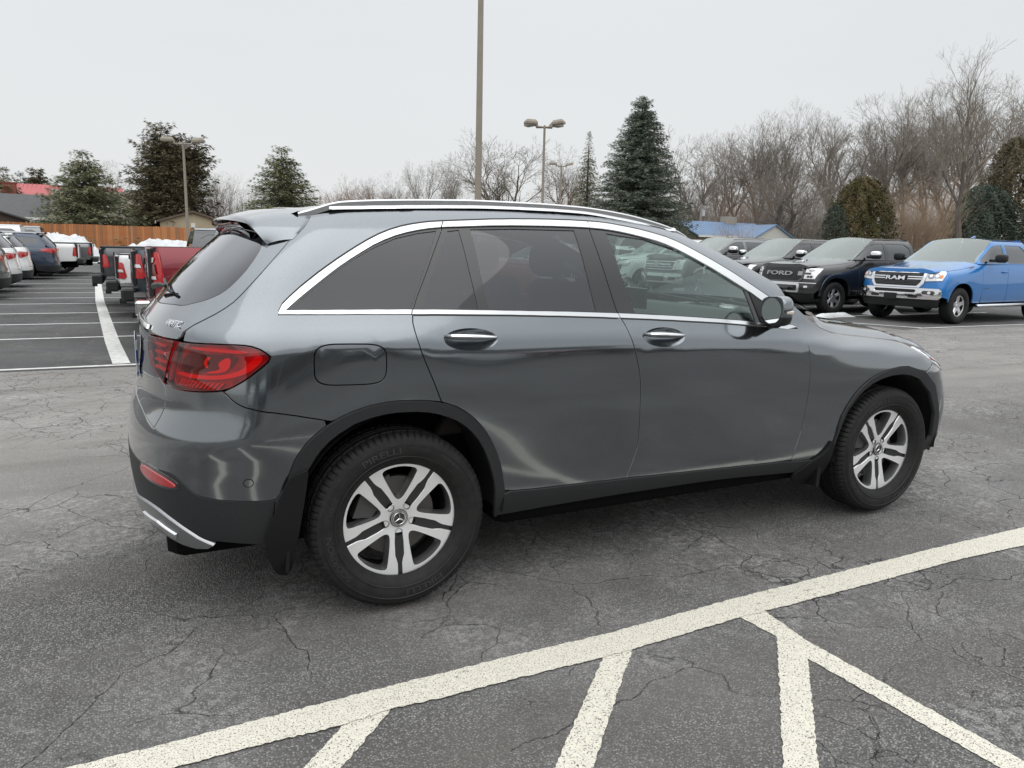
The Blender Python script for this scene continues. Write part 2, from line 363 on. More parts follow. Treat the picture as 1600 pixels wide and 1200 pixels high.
# rows: sill,door bottom,lower,mid,crease,belt,window top,roof edge ; (x,z,halfwidth)
KN=[
 [(-1,.20,.850),(.4,.28,.865),(2.3,.28,.865),(3.8,.22,.850)],
 [(-1,.42,.905),(.4,.42,.907),(2.3,.39,.907),(3.8,.40,.905)],
 [(-1,.62,.925),(0,.62,.928),(.9,.60,.917),(2.0,.58,.918),(2.9,.62,.935),(3.8,.60,.93)],
 [(-1,.76,.965),(-.6,.76,.952),(-.35,.80,.942),(0,.86,.940),(1,.84,.930),(2.1,.80,.930),(2.9,.82,.940),(3.8,.75,.92)],
 [(-1,1.06,.895),(-.5,1.085,.922),(-.1,1.07,.938),(.4,1.033,.930),(1.07,1.024,.928),(1.6,1.004,.930),(2.18,.981,.927),(2.6,.956,.915),(3.0,.93,.905),(3.4,.87,.87),(3.8,.80,.82)],
 [(-1,1.22,.82),(-.45,1.204,.868),(.05,1.195,.880),(1.03,1.163,.883),(1.6,1.127,.885),(1.93,1.100,.885),(2.15,1.088,.872),(2.3,1.085,.835),(2.49,1.041,.805),(2.8,1.005,.80),(3.05,.974,.79),(3.27,.933,.775),(3.5,.89,.75),(3.8,.84,.70)],
 [(-1,1.52,.69),(-.3,1.54,.70),(.2,1.553,.70),(.57,1.576,.70),(.947,1.581,.70),(1.17,1.562,.70),(1.4,1.524,.705),(1.56,1.47,.725),(1.73,1.41,.75),(1.91,1.337,.775),(2.1,1.25,.80),(2.25,1.17,.815),(2.38,1.12,.79),(2.55,1.075,.74),(2.8,1.04,.72),(3.05,1.01,.71),(3.27,.965,.70),(3.5,.92,.68),(3.8,.87,.62)],
 [(-1,1.57,.63),(-.3,1.578,.64),(-.16,1.592,.64),(.27,1.616,.64),(.6,1.625,.64),(.93,1.622,.64),(1.2,1.60,.645),(1.44,1.566,.65),(1.6,1.515,.67),(1.75,1.455,.70),(1.95,1.37,.735),(2.15,1.27,.775),(2.28,1.19,.79),(2.4,1.14,.75),(2.55,1.095,.69),(2.8,1.06,.67),(3.05,1.03,.66),(3.27,.985,.65),(3.5,.94,.62),(3.8,.89,.56)]]
RZ=[(.10,-.74),(.20,-.84),(.28,-.905),(.36,-.945),(.45,-.962),(.55,-.97),(.66,-.968),(.74,-.955),(.80,-.93),(.86,-.912),(.94,-.905),(1.02,-.898),(1.08,-.897),(1.12,-.892),(1.16,-.862),(1.22,-.812),(1.27,-.770),(1.33,-.717),(1.39,-.655),(1.50,-.535),(1.6,-.43),(1.7,-.34)]
RA=[(.1,.42),(.6,.46),(1.0,.44),(1.2,.42),(1.4,.36),(1.7,.30)]
RN=[(.1,2.3),(.7,2.3),(1.0,2.4),(1.3,2.6),(1.7,2.8)]
FZ=[(.1,3.58),(.25,3.66),(.4,3.70),(.6,3.715),(.72,3.70),(.82,3.67),(.9,3.62),(1.0,3.54),(1.1,3.45),(1.7,3.0)]
FA=[(.1,.42),(.4,.47),(.65,.53),(.8,.57),(.9,.56),(1.7,.55)]
SR=-1.55;SF=4.35
TR = {
'dlo_top': [(-0.45,1.207),(-0.442,1.222),(-0.435,1.234),(-0.406,1.26),(-0.363,1.294),(-0.328,1.319),(-0.289,1.347),(-0.25,1.373),(-0.211,1.398),(-0.171,1.422),(-0.133,1.444),(-0.083,1.471),(-0.035,1.494),(0.014,1.513),(0.064,1.528),(0.114,1.539),(0.163,1.547),(0.194,1.551),(0.251,1.556),(0.283,1.558),(0.323,1.561),(0.368,1.564),(0.417,1.567),(0.468,1.571),(0.52,1.573),(0.571,1.576),(0.616,1.577),(0.664,1.579),(0.714,1.58),(0.765,1.581),(0.815,1.581),(0.863,1.582),(0.908,1.581),(0.95,1.581),(1.018,1.579),(1.075,1.575),(1.124,1.569),(1.176,1.563),(1.234,1.555),(1.291,1.545),(1.347,1.534),(1.397,1.523),(1.451,1.506),(1.496,1.489),(1.54,1.47),(1.586,1.449),(1.633,1.427),(1.679,1.404),(1.726,1.38),(1.774,1.355),(1.823,1.327),(1.876,1.298),(1.931,1.267),(1.987,1.236)],
'belt_bot': [(-0.448,1.201),(-0.413,1.201),(-0.378,1.2),(-0.343,1.2),(-0.308,1.199),(-0.272,1.199),(-0.236,1.198),(-0.199,1.198),(-0.162,1.198),(-0.126,1.197),(-0.089,1.196),(-0.053,1.196),(-0.017,1.195),(0.018,1.195),(0.052,1.194),(0.094,1.193),(0.135,1.193),(0.175,1.192),(0.213,1.191),(0.251,1.19),(0.289,1.189),(0.327,1.188),(0.366,1.187),(0.405,1.186),(0.446,1.185),(0.489,1.184),(0.53,1.182),(0.572,1.181),(0.615,1.179),(0.659,1.177),(0.703,1.176),(0.749,1.174),(0.795,1.172),(0.841,1.17),(0.887,1.168),(0.934,1.166),(0.98,1.163),(1.026,1.161),(1.082,1.158),(1.14,1.155),(1.199,1.152),(1.258,1.148),(1.318,1.145),(1.376,1.141),(1.434,1.137),(1.489,1.134),(1.542,1.13),(1.591,1.127),(1.676,1.12),(1.747,1.114),(1.81,1.107),(1.871,1.101),(1.938,1.095)],
'din_top': [(-0.423,1.215),(-0.375,1.253),(-0.34,1.279),(-0.299,1.309),(-0.27,1.33),(-0.239,1.352),(-0.208,1.373),(-0.161,1.402),(-0.113,1.429),(-0.065,1.455),(-0.015,1.477),(0.034,1.495),(0.084,1.509),(0.135,1.52),(0.183,1.528),(0.245,1.535),(0.276,1.537),(0.314,1.539),(0.359,1.542),(0.407,1.545),(0.459,1.548),(0.511,1.55),(0.562,1.552),(0.608,1.553),(0.657,1.554),(0.709,1.555),(0.761,1.556),(0.813,1.556),(0.863,1.556),(0.909,1.556),(0.95,1.555),(1.017,1.552),(1.068,1.548),(1.112,1.543),(1.161,1.536),(1.215,1.527),(1.269,1.517),(1.324,1.506),(1.379,1.491),(1.433,1.472),(1.486,1.45),(1.538,1.427),(1.591,1.402),(1.635,1.381),(1.68,1.357),(1.725,1.334),(1.768,1.311),(1.808,1.29),(1.859,1.262),(1.901,1.236),(1.944,1.211)],
'din_bot': [(-0.423,1.214),(-0.39,1.214),(-0.356,1.214),(-0.323,1.213),(-0.288,1.213),(-0.254,1.213),(-0.219,1.213),(-0.183,1.212),(-0.148,1.212),(-0.113,1.212),(-0.077,1.212),(-0.042,1.211),(-0.008,1.211),(0.026,1.211),(0.06,1.21),(0.101,1.209),(0.141,1.209),(0.18,1.208),(0.218,1.207),(0.256,1.206),(0.293,1.205),(0.331,1.204),(0.369,1.203),(0.408,1.202),(0.449,1.2),(0.492,1.199),(0.532,1.198),(0.574,1.196),(0.617,1.195),(0.661,1.194),(0.706,1.192),(0.751,1.191),(0.797,1.189),(0.844,1.187),(0.89,1.185),(0.937,1.183),(0.984,1.181),(1.03,1.179),(1.086,1.176),(1.144,1.173),(1.204,1.169),(1.263,1.166),(1.323,1.162),(1.382,1.158),(1.44,1.154),(1.495,1.15),(1.547,1.146),(1.595,1.143),(1.677,1.136),(1.742,1.131),(1.798,1.125),(1.853,1.119),(1.913,1.114)],
'rd_rear': [(0.238,1.527),(0.213,1.486),(0.19,1.447),(0.167,1.407),(0.145,1.367),(0.126,1.333),(0.106,1.298),(0.086,1.263),(0.07,1.23),(0.058,1.201),(0.052,1.162),(0.055,1.13),(0.061,1.099),(0.073,1.056),(0.09,1.013),(0.111,0.963),(0.131,0.916),(0.157,0.849)],
'split': [(0.955,1.581),(0.954,1.537),(0.957,1.494),(0.964,1.45),(0.972,1.403),(0.98,1.366),(0.988,1.326),(0.998,1.284),(1.007,1.243),(1.016,1.207),(1.023,1.179),(1.053,1.123),(1.075,1.062),(1.089,1.017),(1.104,0.969),(1.117,0.926),(1.127,0.876),(1.131,0.828),(1.134,0.772),(1.137,0.717),(1.14,0.663),(1.141,0.611),(1.136,0.559),(1.123,0.51),(1.105,0.463),(1.088,0.414)],
'fd_front': [(2.067,1.161),(2.107,1.119),(2.164,1.067),(2.181,0.997),(2.194,0.939),(2.204,0.871),(2.207,0.822),(2.206,0.771),(2.205,0.718),(2.202,0.661),(2.197,0.602),(2.189,0.545),(2.176,0.491),(2.162,0.439),(2.15,0.385)],
'door_bot': [(0.458,0.436),(0.489,0.432),(0.52,0.429),(0.589,0.425),(0.623,0.424),(0.663,0.423),(0.709,0.422),(0.759,0.421),(0.812,0.42),(0.868,0.419),(0.925,0.418),(0.982,0.416),(1.037,0.415),(1.09,0.414),(1.146,0.413),(1.202,0.411),(1.257,0.409),(1.313,0.408),(1.369,0.406),(1.425,0.404),(1.482,0.403),(1.54,0.401),(1.598,0.399),(1.657,0.398),(1.716,0.396),(1.776,0.394),(1.837,0.393),(1.898,0.391),(1.959,0.389),(2.022,0.387),(2.086,0.385),(2.151,0.383)],
'sill_bot': [(0.429,0.318),(0.473,0.319),(0.517,0.32),(0.562,0.322),(0.608,0.323),(0.654,0.325),(0.7,0.326),(0.746,0.327),(0.791,0.328),(0.836,0.329),(0.886,0.33),(0.935,0.331),(0.984,0.332),(1.033,0.332),(1.081,0.333),(1.131,0.333),(1.181,0.333),(1.232,0.333),(1.284,0.334),(1.336,0.334),(1.389,0.334),(1.442,0.334),(1.497,0.334),(1.553,0.334),(1.611,0.333),(1.672,0.332),(1.735,0.33),(1.801,0.327),(1.869,0.324),(1.939,0.32),(2.011,0.316),(2.085,0.312),(2.16,0.307),(2.235,0.303)],
'archr_out': [(-0.489,0.518),(-0.468,0.548),(-0.449,0.581),(-0.434,0.625),(-0.416,0.671),(-0.399,0.699),(-0.379,0.725),(-0.356,0.749),(-0.329,0.771),(-0.299,0.792),(-0.268,0.81),(-0.235,0.825),(-0.2,0.838),(-0.164,0.848),(-0.128,0.856),(-0.09,0.861),(-0.051,0.865),(-0.011,0.866),(0.029,0.864),(0.066,0.862),(0.107,0.857),(0.143,0.849),(0.182,0.84),(0.221,0.826),(0.262,0.801),(0.303,0.769),(0.339,0.731),(0.371,0.686),(0.392,0.649),(0.412,0.609),(0.428,0.567),(0.44,0.525),(0.448,0.481),(0.458,0.436)],
'archr_in': [(-0.377,0.618),(-0.359,0.647),(-0.341,0.677),(-0.322,0.703),(-0.289,0.735),(-0.255,0.759),(-0.199,0.79),(-0.165,0.801),(-0.123,0.812),(-0.08,0.819),(-0.035,0.822),(0.011,0.821),(0.052,0.819),(0.102,0.812),(0.144,0.801),(0.184,0.786),(0.222,0.768),(0.256,0.745),(0.289,0.716),(0.321,0.678),(0.35,0.632),(0.374,0.578),(0.393,0.523),(0.405,0.482),(0.412,0.439),(0.416,0.382),(0.424,0.315)],
'archf_out': [(2.442,0.435),(2.455,0.497),(2.461,0.547),(2.476,0.604),(2.51,0.663),(2.555,0.72),(2.604,0.763),(2.66,0.799),(2.731,0.826),(2.809,0.844),(2.891,0.853),(2.972,0.852),(3.11,0.817),(3.219,0.732),(3.254,0.659),(3.29,0.576)],
'archf_in': [(2.456,0.474),(2.467,0.51),(2.484,0.57),(2.513,0.637),(2.557,0.691),(2.611,0.737),(2.67,0.771),(2.737,0.794),(2.821,0.809),(2.908,0.812),(2.99,0.8),(3.065,0.775),(3.175,0.69),(3.212,0.627),(3.249,0.557)],
'fend_bot': [(2.345,0.374),(2.41,0.382),(2.427,0.406),(2.442,0.435)],
'hoodline': [(2.266,1.129),(2.357,1.079),(2.475,1.043),(2.547,1.033),(2.634,1.023),(2.724,1.014),(2.805,1.005),(2.898,0.994),(2.988,0.984),(3.109,0.972),(3.412,0.897),(3.38,0.91)],
'gate': [(-0.444,1.467),(-0.478,1.417),(-0.513,1.371),(-0.531,1.348),(-0.552,1.323),(-0.573,1.299),(-0.601,1.268),(-0.628,1.241),(-0.66,1.219),(-0.696,1.198),(-0.742,1.176),(-0.786,1.156),(-0.83,1.129),(-0.85,1.097),(-0.883,1.05),(-0.92,0.998),(-0.938,0.962),(-0.95,0.928),(-0.951,0.883),(-0.953,0.839),(-0.974,0.797),(-0.999,0.757)],
'gate_up': [(-0.433,1.578),(-0.4,1.552),(-0.41,1.519),(-0.42,1.503),(-0.432,1.485),(-0.444,1.467)],
'gate_bot': [(-0.999,0.757),(-1.049,0.769),(-1.109,0.78),(-1.155,0.788),(-1.209,0.796),(-1.275,0.802)],
'gglass_side': [(-0.623,1.472),(-0.603,1.451),(-0.592,1.427),(-0.593,1.411),(-0.598,1.392),(-0.606,1.373),(-0.616,1.354),(-0.627,1.339),(-0.64,1.323),(-0.655,1.308),(-0.67,1.294),(-0.686,1.282),(-0.713,1.267),(-0.741,1.256),(-0.77,1.247),(-0.801,1.239),(-0.833,1.233),(-0.865,1.227),(-0.901,1.22),(-0.943,1.216),(-1.018,1.215),(-1.128,1.214)],
'gglass_top': [(-0.629,1.476),(-0.691,1.479),(-0.766,1.483),(-0.858,1.487),(-0.98,1.491),(-1.159,1.496),(-1.494,1.503)],
'tail_top': [(-1.032,1.094),(-0.975,1.095),(-0.928,1.095),(-0.886,1.095),(-0.844,1.095),(-0.816,1.096),(-0.787,1.097),(-0.76,1.097),(-0.735,1.098),(-0.71,1.098),(-0.688,1.099),(-0.665,1.099),(-0.643,1.099),(-0.621,1.099),(-0.601,1.099),(-0.582,1.098),(-0.567,1.097),(-0.545,1.093),(-0.529,1.087),(-0.516,1.081),(-0.5,1.069),(-0.487,1.056)],
'tail_bot': [(-0.487,1.056),(-0.496,1.038),(-0.507,1.028),(-0.521,1.016),(-0.537,1.003),(-0.552,0.991),(-0.567,0.98),(-0.583,0.969),(-0.598,0.96),(-0.612,0.952),(-0.632,0.942),(-0.655,0.936),(-0.677,0.932),(-0.705,0.929),(-0.734,0.926),(-0.765,0.924),(-0.8,0.922),(-0.836,0.921),(-0.872,0.923),(-0.909,0.927),(-0.944,0.932),(-0.988,0.944),(-1.026,0.958),(-1.083,0.979)],
'quarter': [(-0.648,0.934),(-0.633,0.92),(-0.619,0.905),(-0.603,0.893),(-0.589,0.885),(-0.573,0.878),(-0.556,0.873),(-0.538,0.867),(-0.521,0.863),(-0.504,0.859),(-0.485,0.856),(-0.464,0.851),(-0.44,0.846),(-0.423,0.842),(-0.405,0.838),(-0.386,0.833),(-0.366,0.828),(-0.345,0.823),(-0.325,0.818),(-0.304,0.812),(-0.283,0.807)],
'bump_edge': [(-0.459,0.547),(-0.484,0.525),(-0.511,0.521),(-0.524,0.522),(-0.541,0.524),(-0.559,0.525),(-0.578,0.527),(-0.597,0.528),(-0.613,0.529),(-0.635,0.531),(-0.655,0.532),(-0.675,0.534),(-0.694,0.536),(-0.717,0.538),(-0.739,0.541),(-0.762,0.549),(-0.781,0.56),(-0.801,0.575),(-0.822,0.59),(-0.843,0.601),(-0.873,0.607),(-0.904,0.607),(-0.939,0.606),(-0.978,0.603),(-1.022,0.599),(-1.076,0.592)],
'clad_bot': [(-0.532,0.344),(-0.554,0.348),(-0.576,0.353),(-0.599,0.356),(-0.618,0.359),(-0.638,0.361),(-0.658,0.363),(-0.677,0.364),(-0.699,0.365),(-0.72,0.365),(-0.743,0.364)],
'skid_top': [(-0.743,0.364),(-0.762,0.375),(-0.782,0.385),(-0.803,0.394),(-0.826,0.403),(-0.85,0.412),(-0.876,0.421),(-0.905,0.429),(-0.938,0.437),(-0.972,0.443),(-1.009,0.446),(-1.058,0.446),(-1.115,0.441),(-1.19,0.428),(-1.32,0.4)],
'fuel': [(-0.337,1.022),(-0.329,1.073),(-0.303,1.09),(-0.202,1.093),(-0.1,1.086),(-0.074,1.059),(-0.068,1.01),(-0.073,0.961),(-0.099,0.942),(-0.206,0.94),(-0.297,0.945),(-0.331,0.97)],
'g_quarter': [(-0.397,1.218),(-0.362,1.256),(-0.312,1.294),(-0.254,1.338),(-0.162,1.397),(-0.065,1.449),(0.033,1.489),(0.131,1.512),(0.217,1.524),(0.138,1.372),(0.055,1.212)],
'g_fix': [(0.26,1.526),(0.318,1.533),(0.33,1.369),(0.347,1.206),(0.089,1.212),(0.182,1.393)],
'g_rear': [(0.361,1.536),(0.56,1.545),(0.873,1.548),(0.889,1.374),(0.915,1.188),(0.384,1.205),(0.367,1.369)],
'g_front': [(1.032,1.54),(1.254,1.518),(1.49,1.46),(1.652,1.384),(1.822,1.293),(1.859,1.126),(1.477,1.153),(1.116,1.177),(1.066,1.347)],
'sail': [(1.842,1.286),(1.944,1.211),(1.913,1.115),(1.889,1.122)],
'roof_rail_base': [(-0.424,1.578),(-0.367,1.583),(-0.311,1.587),(-0.2,1.592),(-0.152,1.594),(-0.106,1.596),(-0.067,1.598),(-0.028,1.601),(0.015,1.603),(0.059,1.605),(0.103,1.608),(0.148,1.61),(0.191,1.612),(0.232,1.614),(0.27,1.616),(0.323,1.618),(0.373,1.62),(0.42,1.622),(0.465,1.623),(0.51,1.624),(0.555,1.624),(0.601,1.625),(0.649,1.625),(0.699,1.625),(0.749,1.625),(0.798,1.625),(0.845,1.624),(0.89,1.623),(0.931,1.622),(0.992,1.619),(1.044,1.614),(1.09,1.609),(1.137,1.603),(1.202,1.596),(1.264,1.588),(1.318,1.58),(1.379,1.569),(1.431,1.559)],
'handle_r': [(0.173,1.102),(0.287,1.098),(0.404,1.094)],
'handle_f': [(1.142,1.079),(1.257,1.075),(1.373,1.072)],
}
# ---------------------------------------------------------------- the grey SUV (car space = world space: rear axle at x 0, nose towards +x)
CARP = paint('selenite_grey_paint', (.204, .223, .240), .95, .13)
BODY = Surf(KN, RZ, RA, RN, FZ, FA, 2.4, SR, SF, -1.1, 3.9, .10, 1.665, sz=.9)
car = empty('parked_suv', (0, 0, 0), 0, 'large dark grey suv with silver roof rails parked broadside in the foreground', 'suv')
def ell(cx, cz, a, b, n=28, tilt=0., p=2.0):
    o = []
    for i in range(n):
        t = 2*math.pi*i/n; c, s = math.cos(t), math.sin(t); u = a*abs(c)**(2/p)*(1 if c > 0 else -1); v = b*abs(s)**(2/p)*(1 if s > 0 else -1)
        o.append((cx+u*math.cos(tilt)-v*math.sin(tilt), cz+u*math.sin(tilt)+v*math.cos(tilt)))
    return o
def yv(c, lo, hi):
    o = []
    for a, b in zip(c, c[1:]):
        if lo <= a[0] <= hi: o.append(a)
        for q in (lo, hi):
            if (a[0]-q)*(b[0]-q) < 0: o.append((q, a[1]+(b[1]-a[1])*(q-a[0])/(b[0]-a[0])))
    if lo <= c[-1][0] <= hi: o.append(c[-1])
    return o
def zc(c, lo, hi): return [(b, a) for a, b in yv([(b, a) for a, b in rev(c)], lo, hi)][::-1]
def cut(c, lo=-9, hi=9, k=0): return [p for p in c if lo <= p[k] <= hi]
def rev(c): return list(reversed(c))
T = TR
def both(o): mirror(o); return o
def bp(name, outer, mat=None, par=None, **k): return panel(name, outer, k.pop('surf', BODY), mat or CARP, par or car, **k)
G_ = .0026
z7 = lambda x: float(pchip(NX(KN[7])[:, 0], NX(KN[7])[:, 1], [x])[0]); y7 = lambda x: float(pchip(NX(KN[7])[:, 0], NX(KN[7])[:, 2], [x])[0])
z5 = lambda x: float(pchip(NX(KN[5])[:, 0], NX(KN[5])[:, 1], [x])[0]); y5 = lambda x: float(pchip(NX(KN[5])[:, 0], NX(KN[5])[:, 2], [x])[0])
topl = [(x, z7(x)+.004) for x in np.arange(-.30, 2.14, .06)]
aro = T['archr_out']; rdr = T['rd_rear']; spl = T['split']; fdf = T['fd_front']; dbt = T['door_bot']; bel = T['belt_bot']; afo = T['archf_out']
# quarter panel with D-pillar, cant rail and A-pillar
up = T['gate_up'] + T['gate'][1:12] + [(-.81, 1.14), (-.805, 1.10)] + rev(cut(T['tail_top'], -9, 9))[0:0]
up = T['gate_up'] + cut(T['gate'][1:], -.80, 9) + [(-.815, 1.137), (-.822, 1.098)] + cut(T['tail_top'], -.815) + cut(T['tail_bot'][1:], -.648) + T['quarter'] \
    + cut(aro, -.27, .14) + rev(zc(rdr, -9, 1.1945)) + rev(yv(bel, -9, .052)) + T['dlo_top'][1:] + [(2.05, 1.196), (2.085, 1.176), (2.13, 1.212)] + rev(topl) + [(-.375, z7(-.375)+.003)]
fuel_h = ell(-.2025, 1.0165, .1355, .0765, 36, -.03, 4.2)
qp = both(bp('quarter_panel', up, gap=G_, holes=[fuel_h], g=.045))
def round_poly(p, n=3):
    for _ in range(n):
        q = []
        for i in range(len(p)):
            a = np.array(p[i]); b = np.array(p[(i+1) % len(p)]); q += [tuple(a*.75+b*.25), tuple(a*.25+b*.75)]
        p = q
    return p
bp('fuel_flap', fuel_h, gap=G_, g=.05)
rdoor_o = zc(rdr, -9, 1.1945) + cut(aro, .17, .45) + cut(dbt, .458, 1.07) + rev(zc(spl, -9, 1.1615)) + rev(yv(bel, .054, 1.026))
fdoor_o = zc(spl, -9, 1.1612) + cut(dbt, 1.10, 2.14) + rev(cut(fdf, -9, 1.07, 1)) + [(2.142, 1.082), (2.06, 1.089)] + rev(yv(bel, 1.027, 1.95))
HD = [(.290, 1.096), (1.258, 1.074)]
doors = []
for nm, ol, (hx, hz) in (('rear_door', rdoor_o, HD[0]), ('front_door', fdoor_o, HD[1])):
    cup = ell(hx, hz-.004, .118, .044, tilt=-.02)
    d = bp(nm, ol, gap=G_, holes=[cup], hgap=.0001, g=.045, fold=.02); doors.append(d)
    def bowl(v, hx=hx, hz=hz):
        P, n = BODY(v); r = np.clip(((v[:, 0]-hx)/.118)**2 + ((v[:, 1]-hz+.004)/.044)**2, 0, 1); dep = .024*(1-r**1.6)
        P = P - n*dep[:, None]; e = .003; gx = (v[:, 0]-hx)/.118**2; gz_ = (v[:, 1]-hz+.004)/.044**2; k = .020*1.6*r**.6
        n2 = n - np.stack([gx*k*1.2, np.zeros(len(v)), gz_*k*.9], 1); n2 /= np.linalg.norm(n2, axis=1)[:, None]; return P, n2
    panel('handle_cup', cup, bowl, CARP, d, g=.012, fold=0)
    # grip bar
    rings = []; K = 14; S1 = 15
    V = []; F = []; FM = []
    for i in range(S1):
        t = i/(S1-1); x = hx-.113+.228*t; hh = .0135*(math.sin(math.pi*min(1, max(0, .08+t*.90)))**.45)*(1.1-.35*t); out = .008+.030*math.sin(math.pi*t)**.55
        c = BODY.pt(x, hz+.013-.010*t) + np.array((0, -out, 0))
        for k in range(K):
            a = 2*math.pi*k/K; V.append((c[0], c[1]+.010*math.cos(a), c[2]+max(hh, .004)*math.sin(a)))
    for i in range(S1-1):
        for k in range(K):
            F.append((i*K+k, i*K+(k+1) % K, (i+1)*K+(k+1) % K, (i+1)*K+k)); a = (k+.5)/K*360; FM.append(1 if 95 < a < 175 and 0 < i < S1-1 else 0)
    F += [tuple(range(K)), tuple(reversed(range(K*(S1-1), K*S1)))]; FM += [0, 0]
    ho = mobj('door_handle', V, F, None, d, mats=[CARP, CHR], fmat=FM, smooth=True)
    bm = bmesh.new(); bm.from_mesh(ho.data); bmesh.ops.recalc_face_normals(bm, faces=bm.faces); bm.to_mesh(ho.data); bm.free()
# fender
fen = cut(rev(fdf), -9, 1.06, 1) + [(2.146, 1.082), (2.10, 1.10), (2.07, 1.155), (2.095, 1.170), (2.15, 1.205), (2.21, 1.165), (2.262, 1.131)] + cut(T['hoodline'], 2.34, 3.0) + [(3.11, .965), (3.165, .950), (3.19, .90), (3.215, .855), (3.165, .83), (3.125, .808)] \
    + rev(cut(afo, 2.45, 3.10)) + rev(T['fend_bot']) + [(2.30, .374), (2.20, .376), (2.152, .379)]
both(bp('front_fender', fen, gap=G_, g=.045))
# claddings
clad_r = [(-.505, .36), (-.495, .44)] + aro + [(.455, .425), (.435, .318), (.424, .315)] + rev(T['archr_in'][:-1]) + [(-.40, .50), (-.42, .40), (-.43, .36)]
both(bp('wheel_arch_trim', clad_r, BLKN, off=.010, fold=.022, g=.05, gap=.001))
clad_f = [(2.41, .37)] + afo + [(3.325, .47), (3.345, .40), (3.30, .34), (3.215, .304), (3.275, .415)] + rev(T['archf_in']) + [(2.45, .42), (2.44, .36)]
both(bp('wheel_arch_trim', clad_f, BLKN, off=.010, fold=.022, g=.05, gap=.001))
sill = cut(dbt, .47, 2.14) + [(2.16, .378), (2.25, .374), (2.345, .371), (2.40, .374), (2.40, .33), (2.30, .298)] + rev(T['sill_bot']) + [(.452, .42)]
both(bp('sill_trim', sill, BLKN, off=.006, fold=.04, g=.05, gap=.003))
flap = round_poly([(-.366, .640), (-.385, .628), (-.444, .612), (-.474, .520), (-.535, .375), (-.500, .235), (-.455, .195), (-.430, .215), (-.412, .35)], 2)
FLP = M('flap_rubber', (.009, .009, .0095), .75, spec=.25)
both(bp('mud_flap', flap, FLP, off=.022, fold=.015, g=.05))
mb = MB(); mb.prism([(-.445, .50), (-.455, .225), (-.445, .215), (-.425, .50)], -.90, -.70); mirror(mb.build('mud_flap', FLP, car))
flapf = round_poly([(2.45, .50), (2.425, .21), (2.375, .20), (2.21, .255), (2.20, .30), (2.30, .37), (2.38, .40)], 2)
both(bp('mud_flap', flapf, FLP, off=.016, fold=.015, g=.05))
mb = MB(); mb.prism([(2.40, .46), (2.385, .21), (2.36, .21), (2.37, .46)], -.90, -.70); mirror(mb.build('mud_flap', FLP, car))
# rear bumper, cladding, skid plate
gate = T['gate']; CL = SR
bum = rev(T['quarter'])[1:] + cut(T['tail_bot'], -.945, -.652) + cut(gate, -9, .93, 1) + T['gate_bot'][1:] + [(-1.40, .806), (CL, .808), (CL, .60), (-1.30, .597)] + rev(T['bump_edge']) + [(-.462, .562)] + cut(aro, -.46, -.29)
rb = both(bp('rear_bumper', bum, gap=G_, g=.045))
lowc = T['bump_edge'] + [(-1.30, .59), (CL, .592), (CL, .39), (-1.32, .40)] + rev(T['skid_top']) + rev(T['clad_bot']) + [(-.51, .36), (-.50, .44), (-.49, .515)]
lc = both(bp('bumper_cladding', lowc, BLKN, gap=.001, off=.002, g=.045))
DALU = M('dull_skid_metal', (.36, .37, .38), .32, .9)
skid = T['skid_top'][1:] + [(CL, .385), (CL, .30), (-1.30, .315), (-1.10, .335), (-.95, .335), (-.85, .325), (-.78, .325), (-.725, .335), (-.70, .352)]
both(bp('skid_trim', skid, DALU, off=.014, fold=.03, g=.04))
both(bp('exhaust_finisher', [(-.86, .372), (-.98, .395), (-1.12, .392), (-1.12, .372), (-.98, .372), (-.87, .350)], CHR, off=.024, fold=.02, g=.04))
# fog reflector in its recess
rf = round_poly([(-1.10, .600), (-.93, .592), (-.845, .574), (-.84, .558), (-.96, .553), (-1.10, .560)], 2)
o = both(bp('reflector_bezel', shrink(rf, -.013), GBLK, off=.004, fold=.01, g=.03)); both(bp('rear_reflector', rf, RED, off=.010, fold=.006, g=.03))
for s_, z_ in ((-.574, .598), (-.907, .532)):
    both(bp('parking_sensor', ell(s_, z_, .014, .014, 16), BLK if z_ < .55 else CARP, off=.001, fold=.003, g=.01)); both(bp('sensor_ring', ell(s_, z_, .0165, .0165, 16), DARK, holes=[ell(s_, z_, .0145, .0145, 16)], off=.0012, fold=.001, g=.01))
# tailgate
gl_in = [(-1.12, 1.094), (-1.14, 1.03), (-1.10, .975)]
tg = cut(gate, -9, 9)[:0] + T['gate'][0:13] + [(-.838, 1.112), (-.862, 1.100)] + [(-.93, 1.099), (-1.02, 1.099)] + gl_in + [(-1.055, .957), (-1.0, .938), (-.955, .922)] + cut(gate, -9, .90, 1) + T['gate_bot'][1:] + [(-1.40, .806), (CL, .808), (CL, 1.545), (-1.2, 1.545), (-.9, 1.54), (-.7, 1.53), (-.52, 1.515), (-.44, 1.485)]
gg = [p for p in T['gglass_side'] if p[0] > -1.1] + [(-1.25, 1.206), (CL, 1.204), (CL, 1.515), (-1.2, 1.512), (-.966, 1.506), (-.80, 1.498), (-.66, 1.488), (-.60, 1.480)]
def rec(dep, surf=BODY):
    def f(v):
        P, n = surf(v); return P-n*dep, n
    return f
GL_REAR = glass('privacy_glass', (.16, .165, .175), (.95, .97, 1), .03)
GL_DARK = glass('rear_quarter_glass', (.085, .09, .10), (.95, .96, 1), .01)
GL_FRONT = glass('green_tint_glass', (.52, .64, .60), (.9, 1, .98), .02)
gpan = bp('tailgate', tg, gap=G_, holes=[shrink(gg, -.001)], g=.045)
mirror(gpan)
def glassp(name, ol, mat, par, dep=.003, **k):
    o = panel(name, ol, rec(dep), mat, par, g=.05, fold=0, **k); return o
tgl = glassp('rear_window', gg, GL_DARK, gpan, .002)
mirror(tgl)
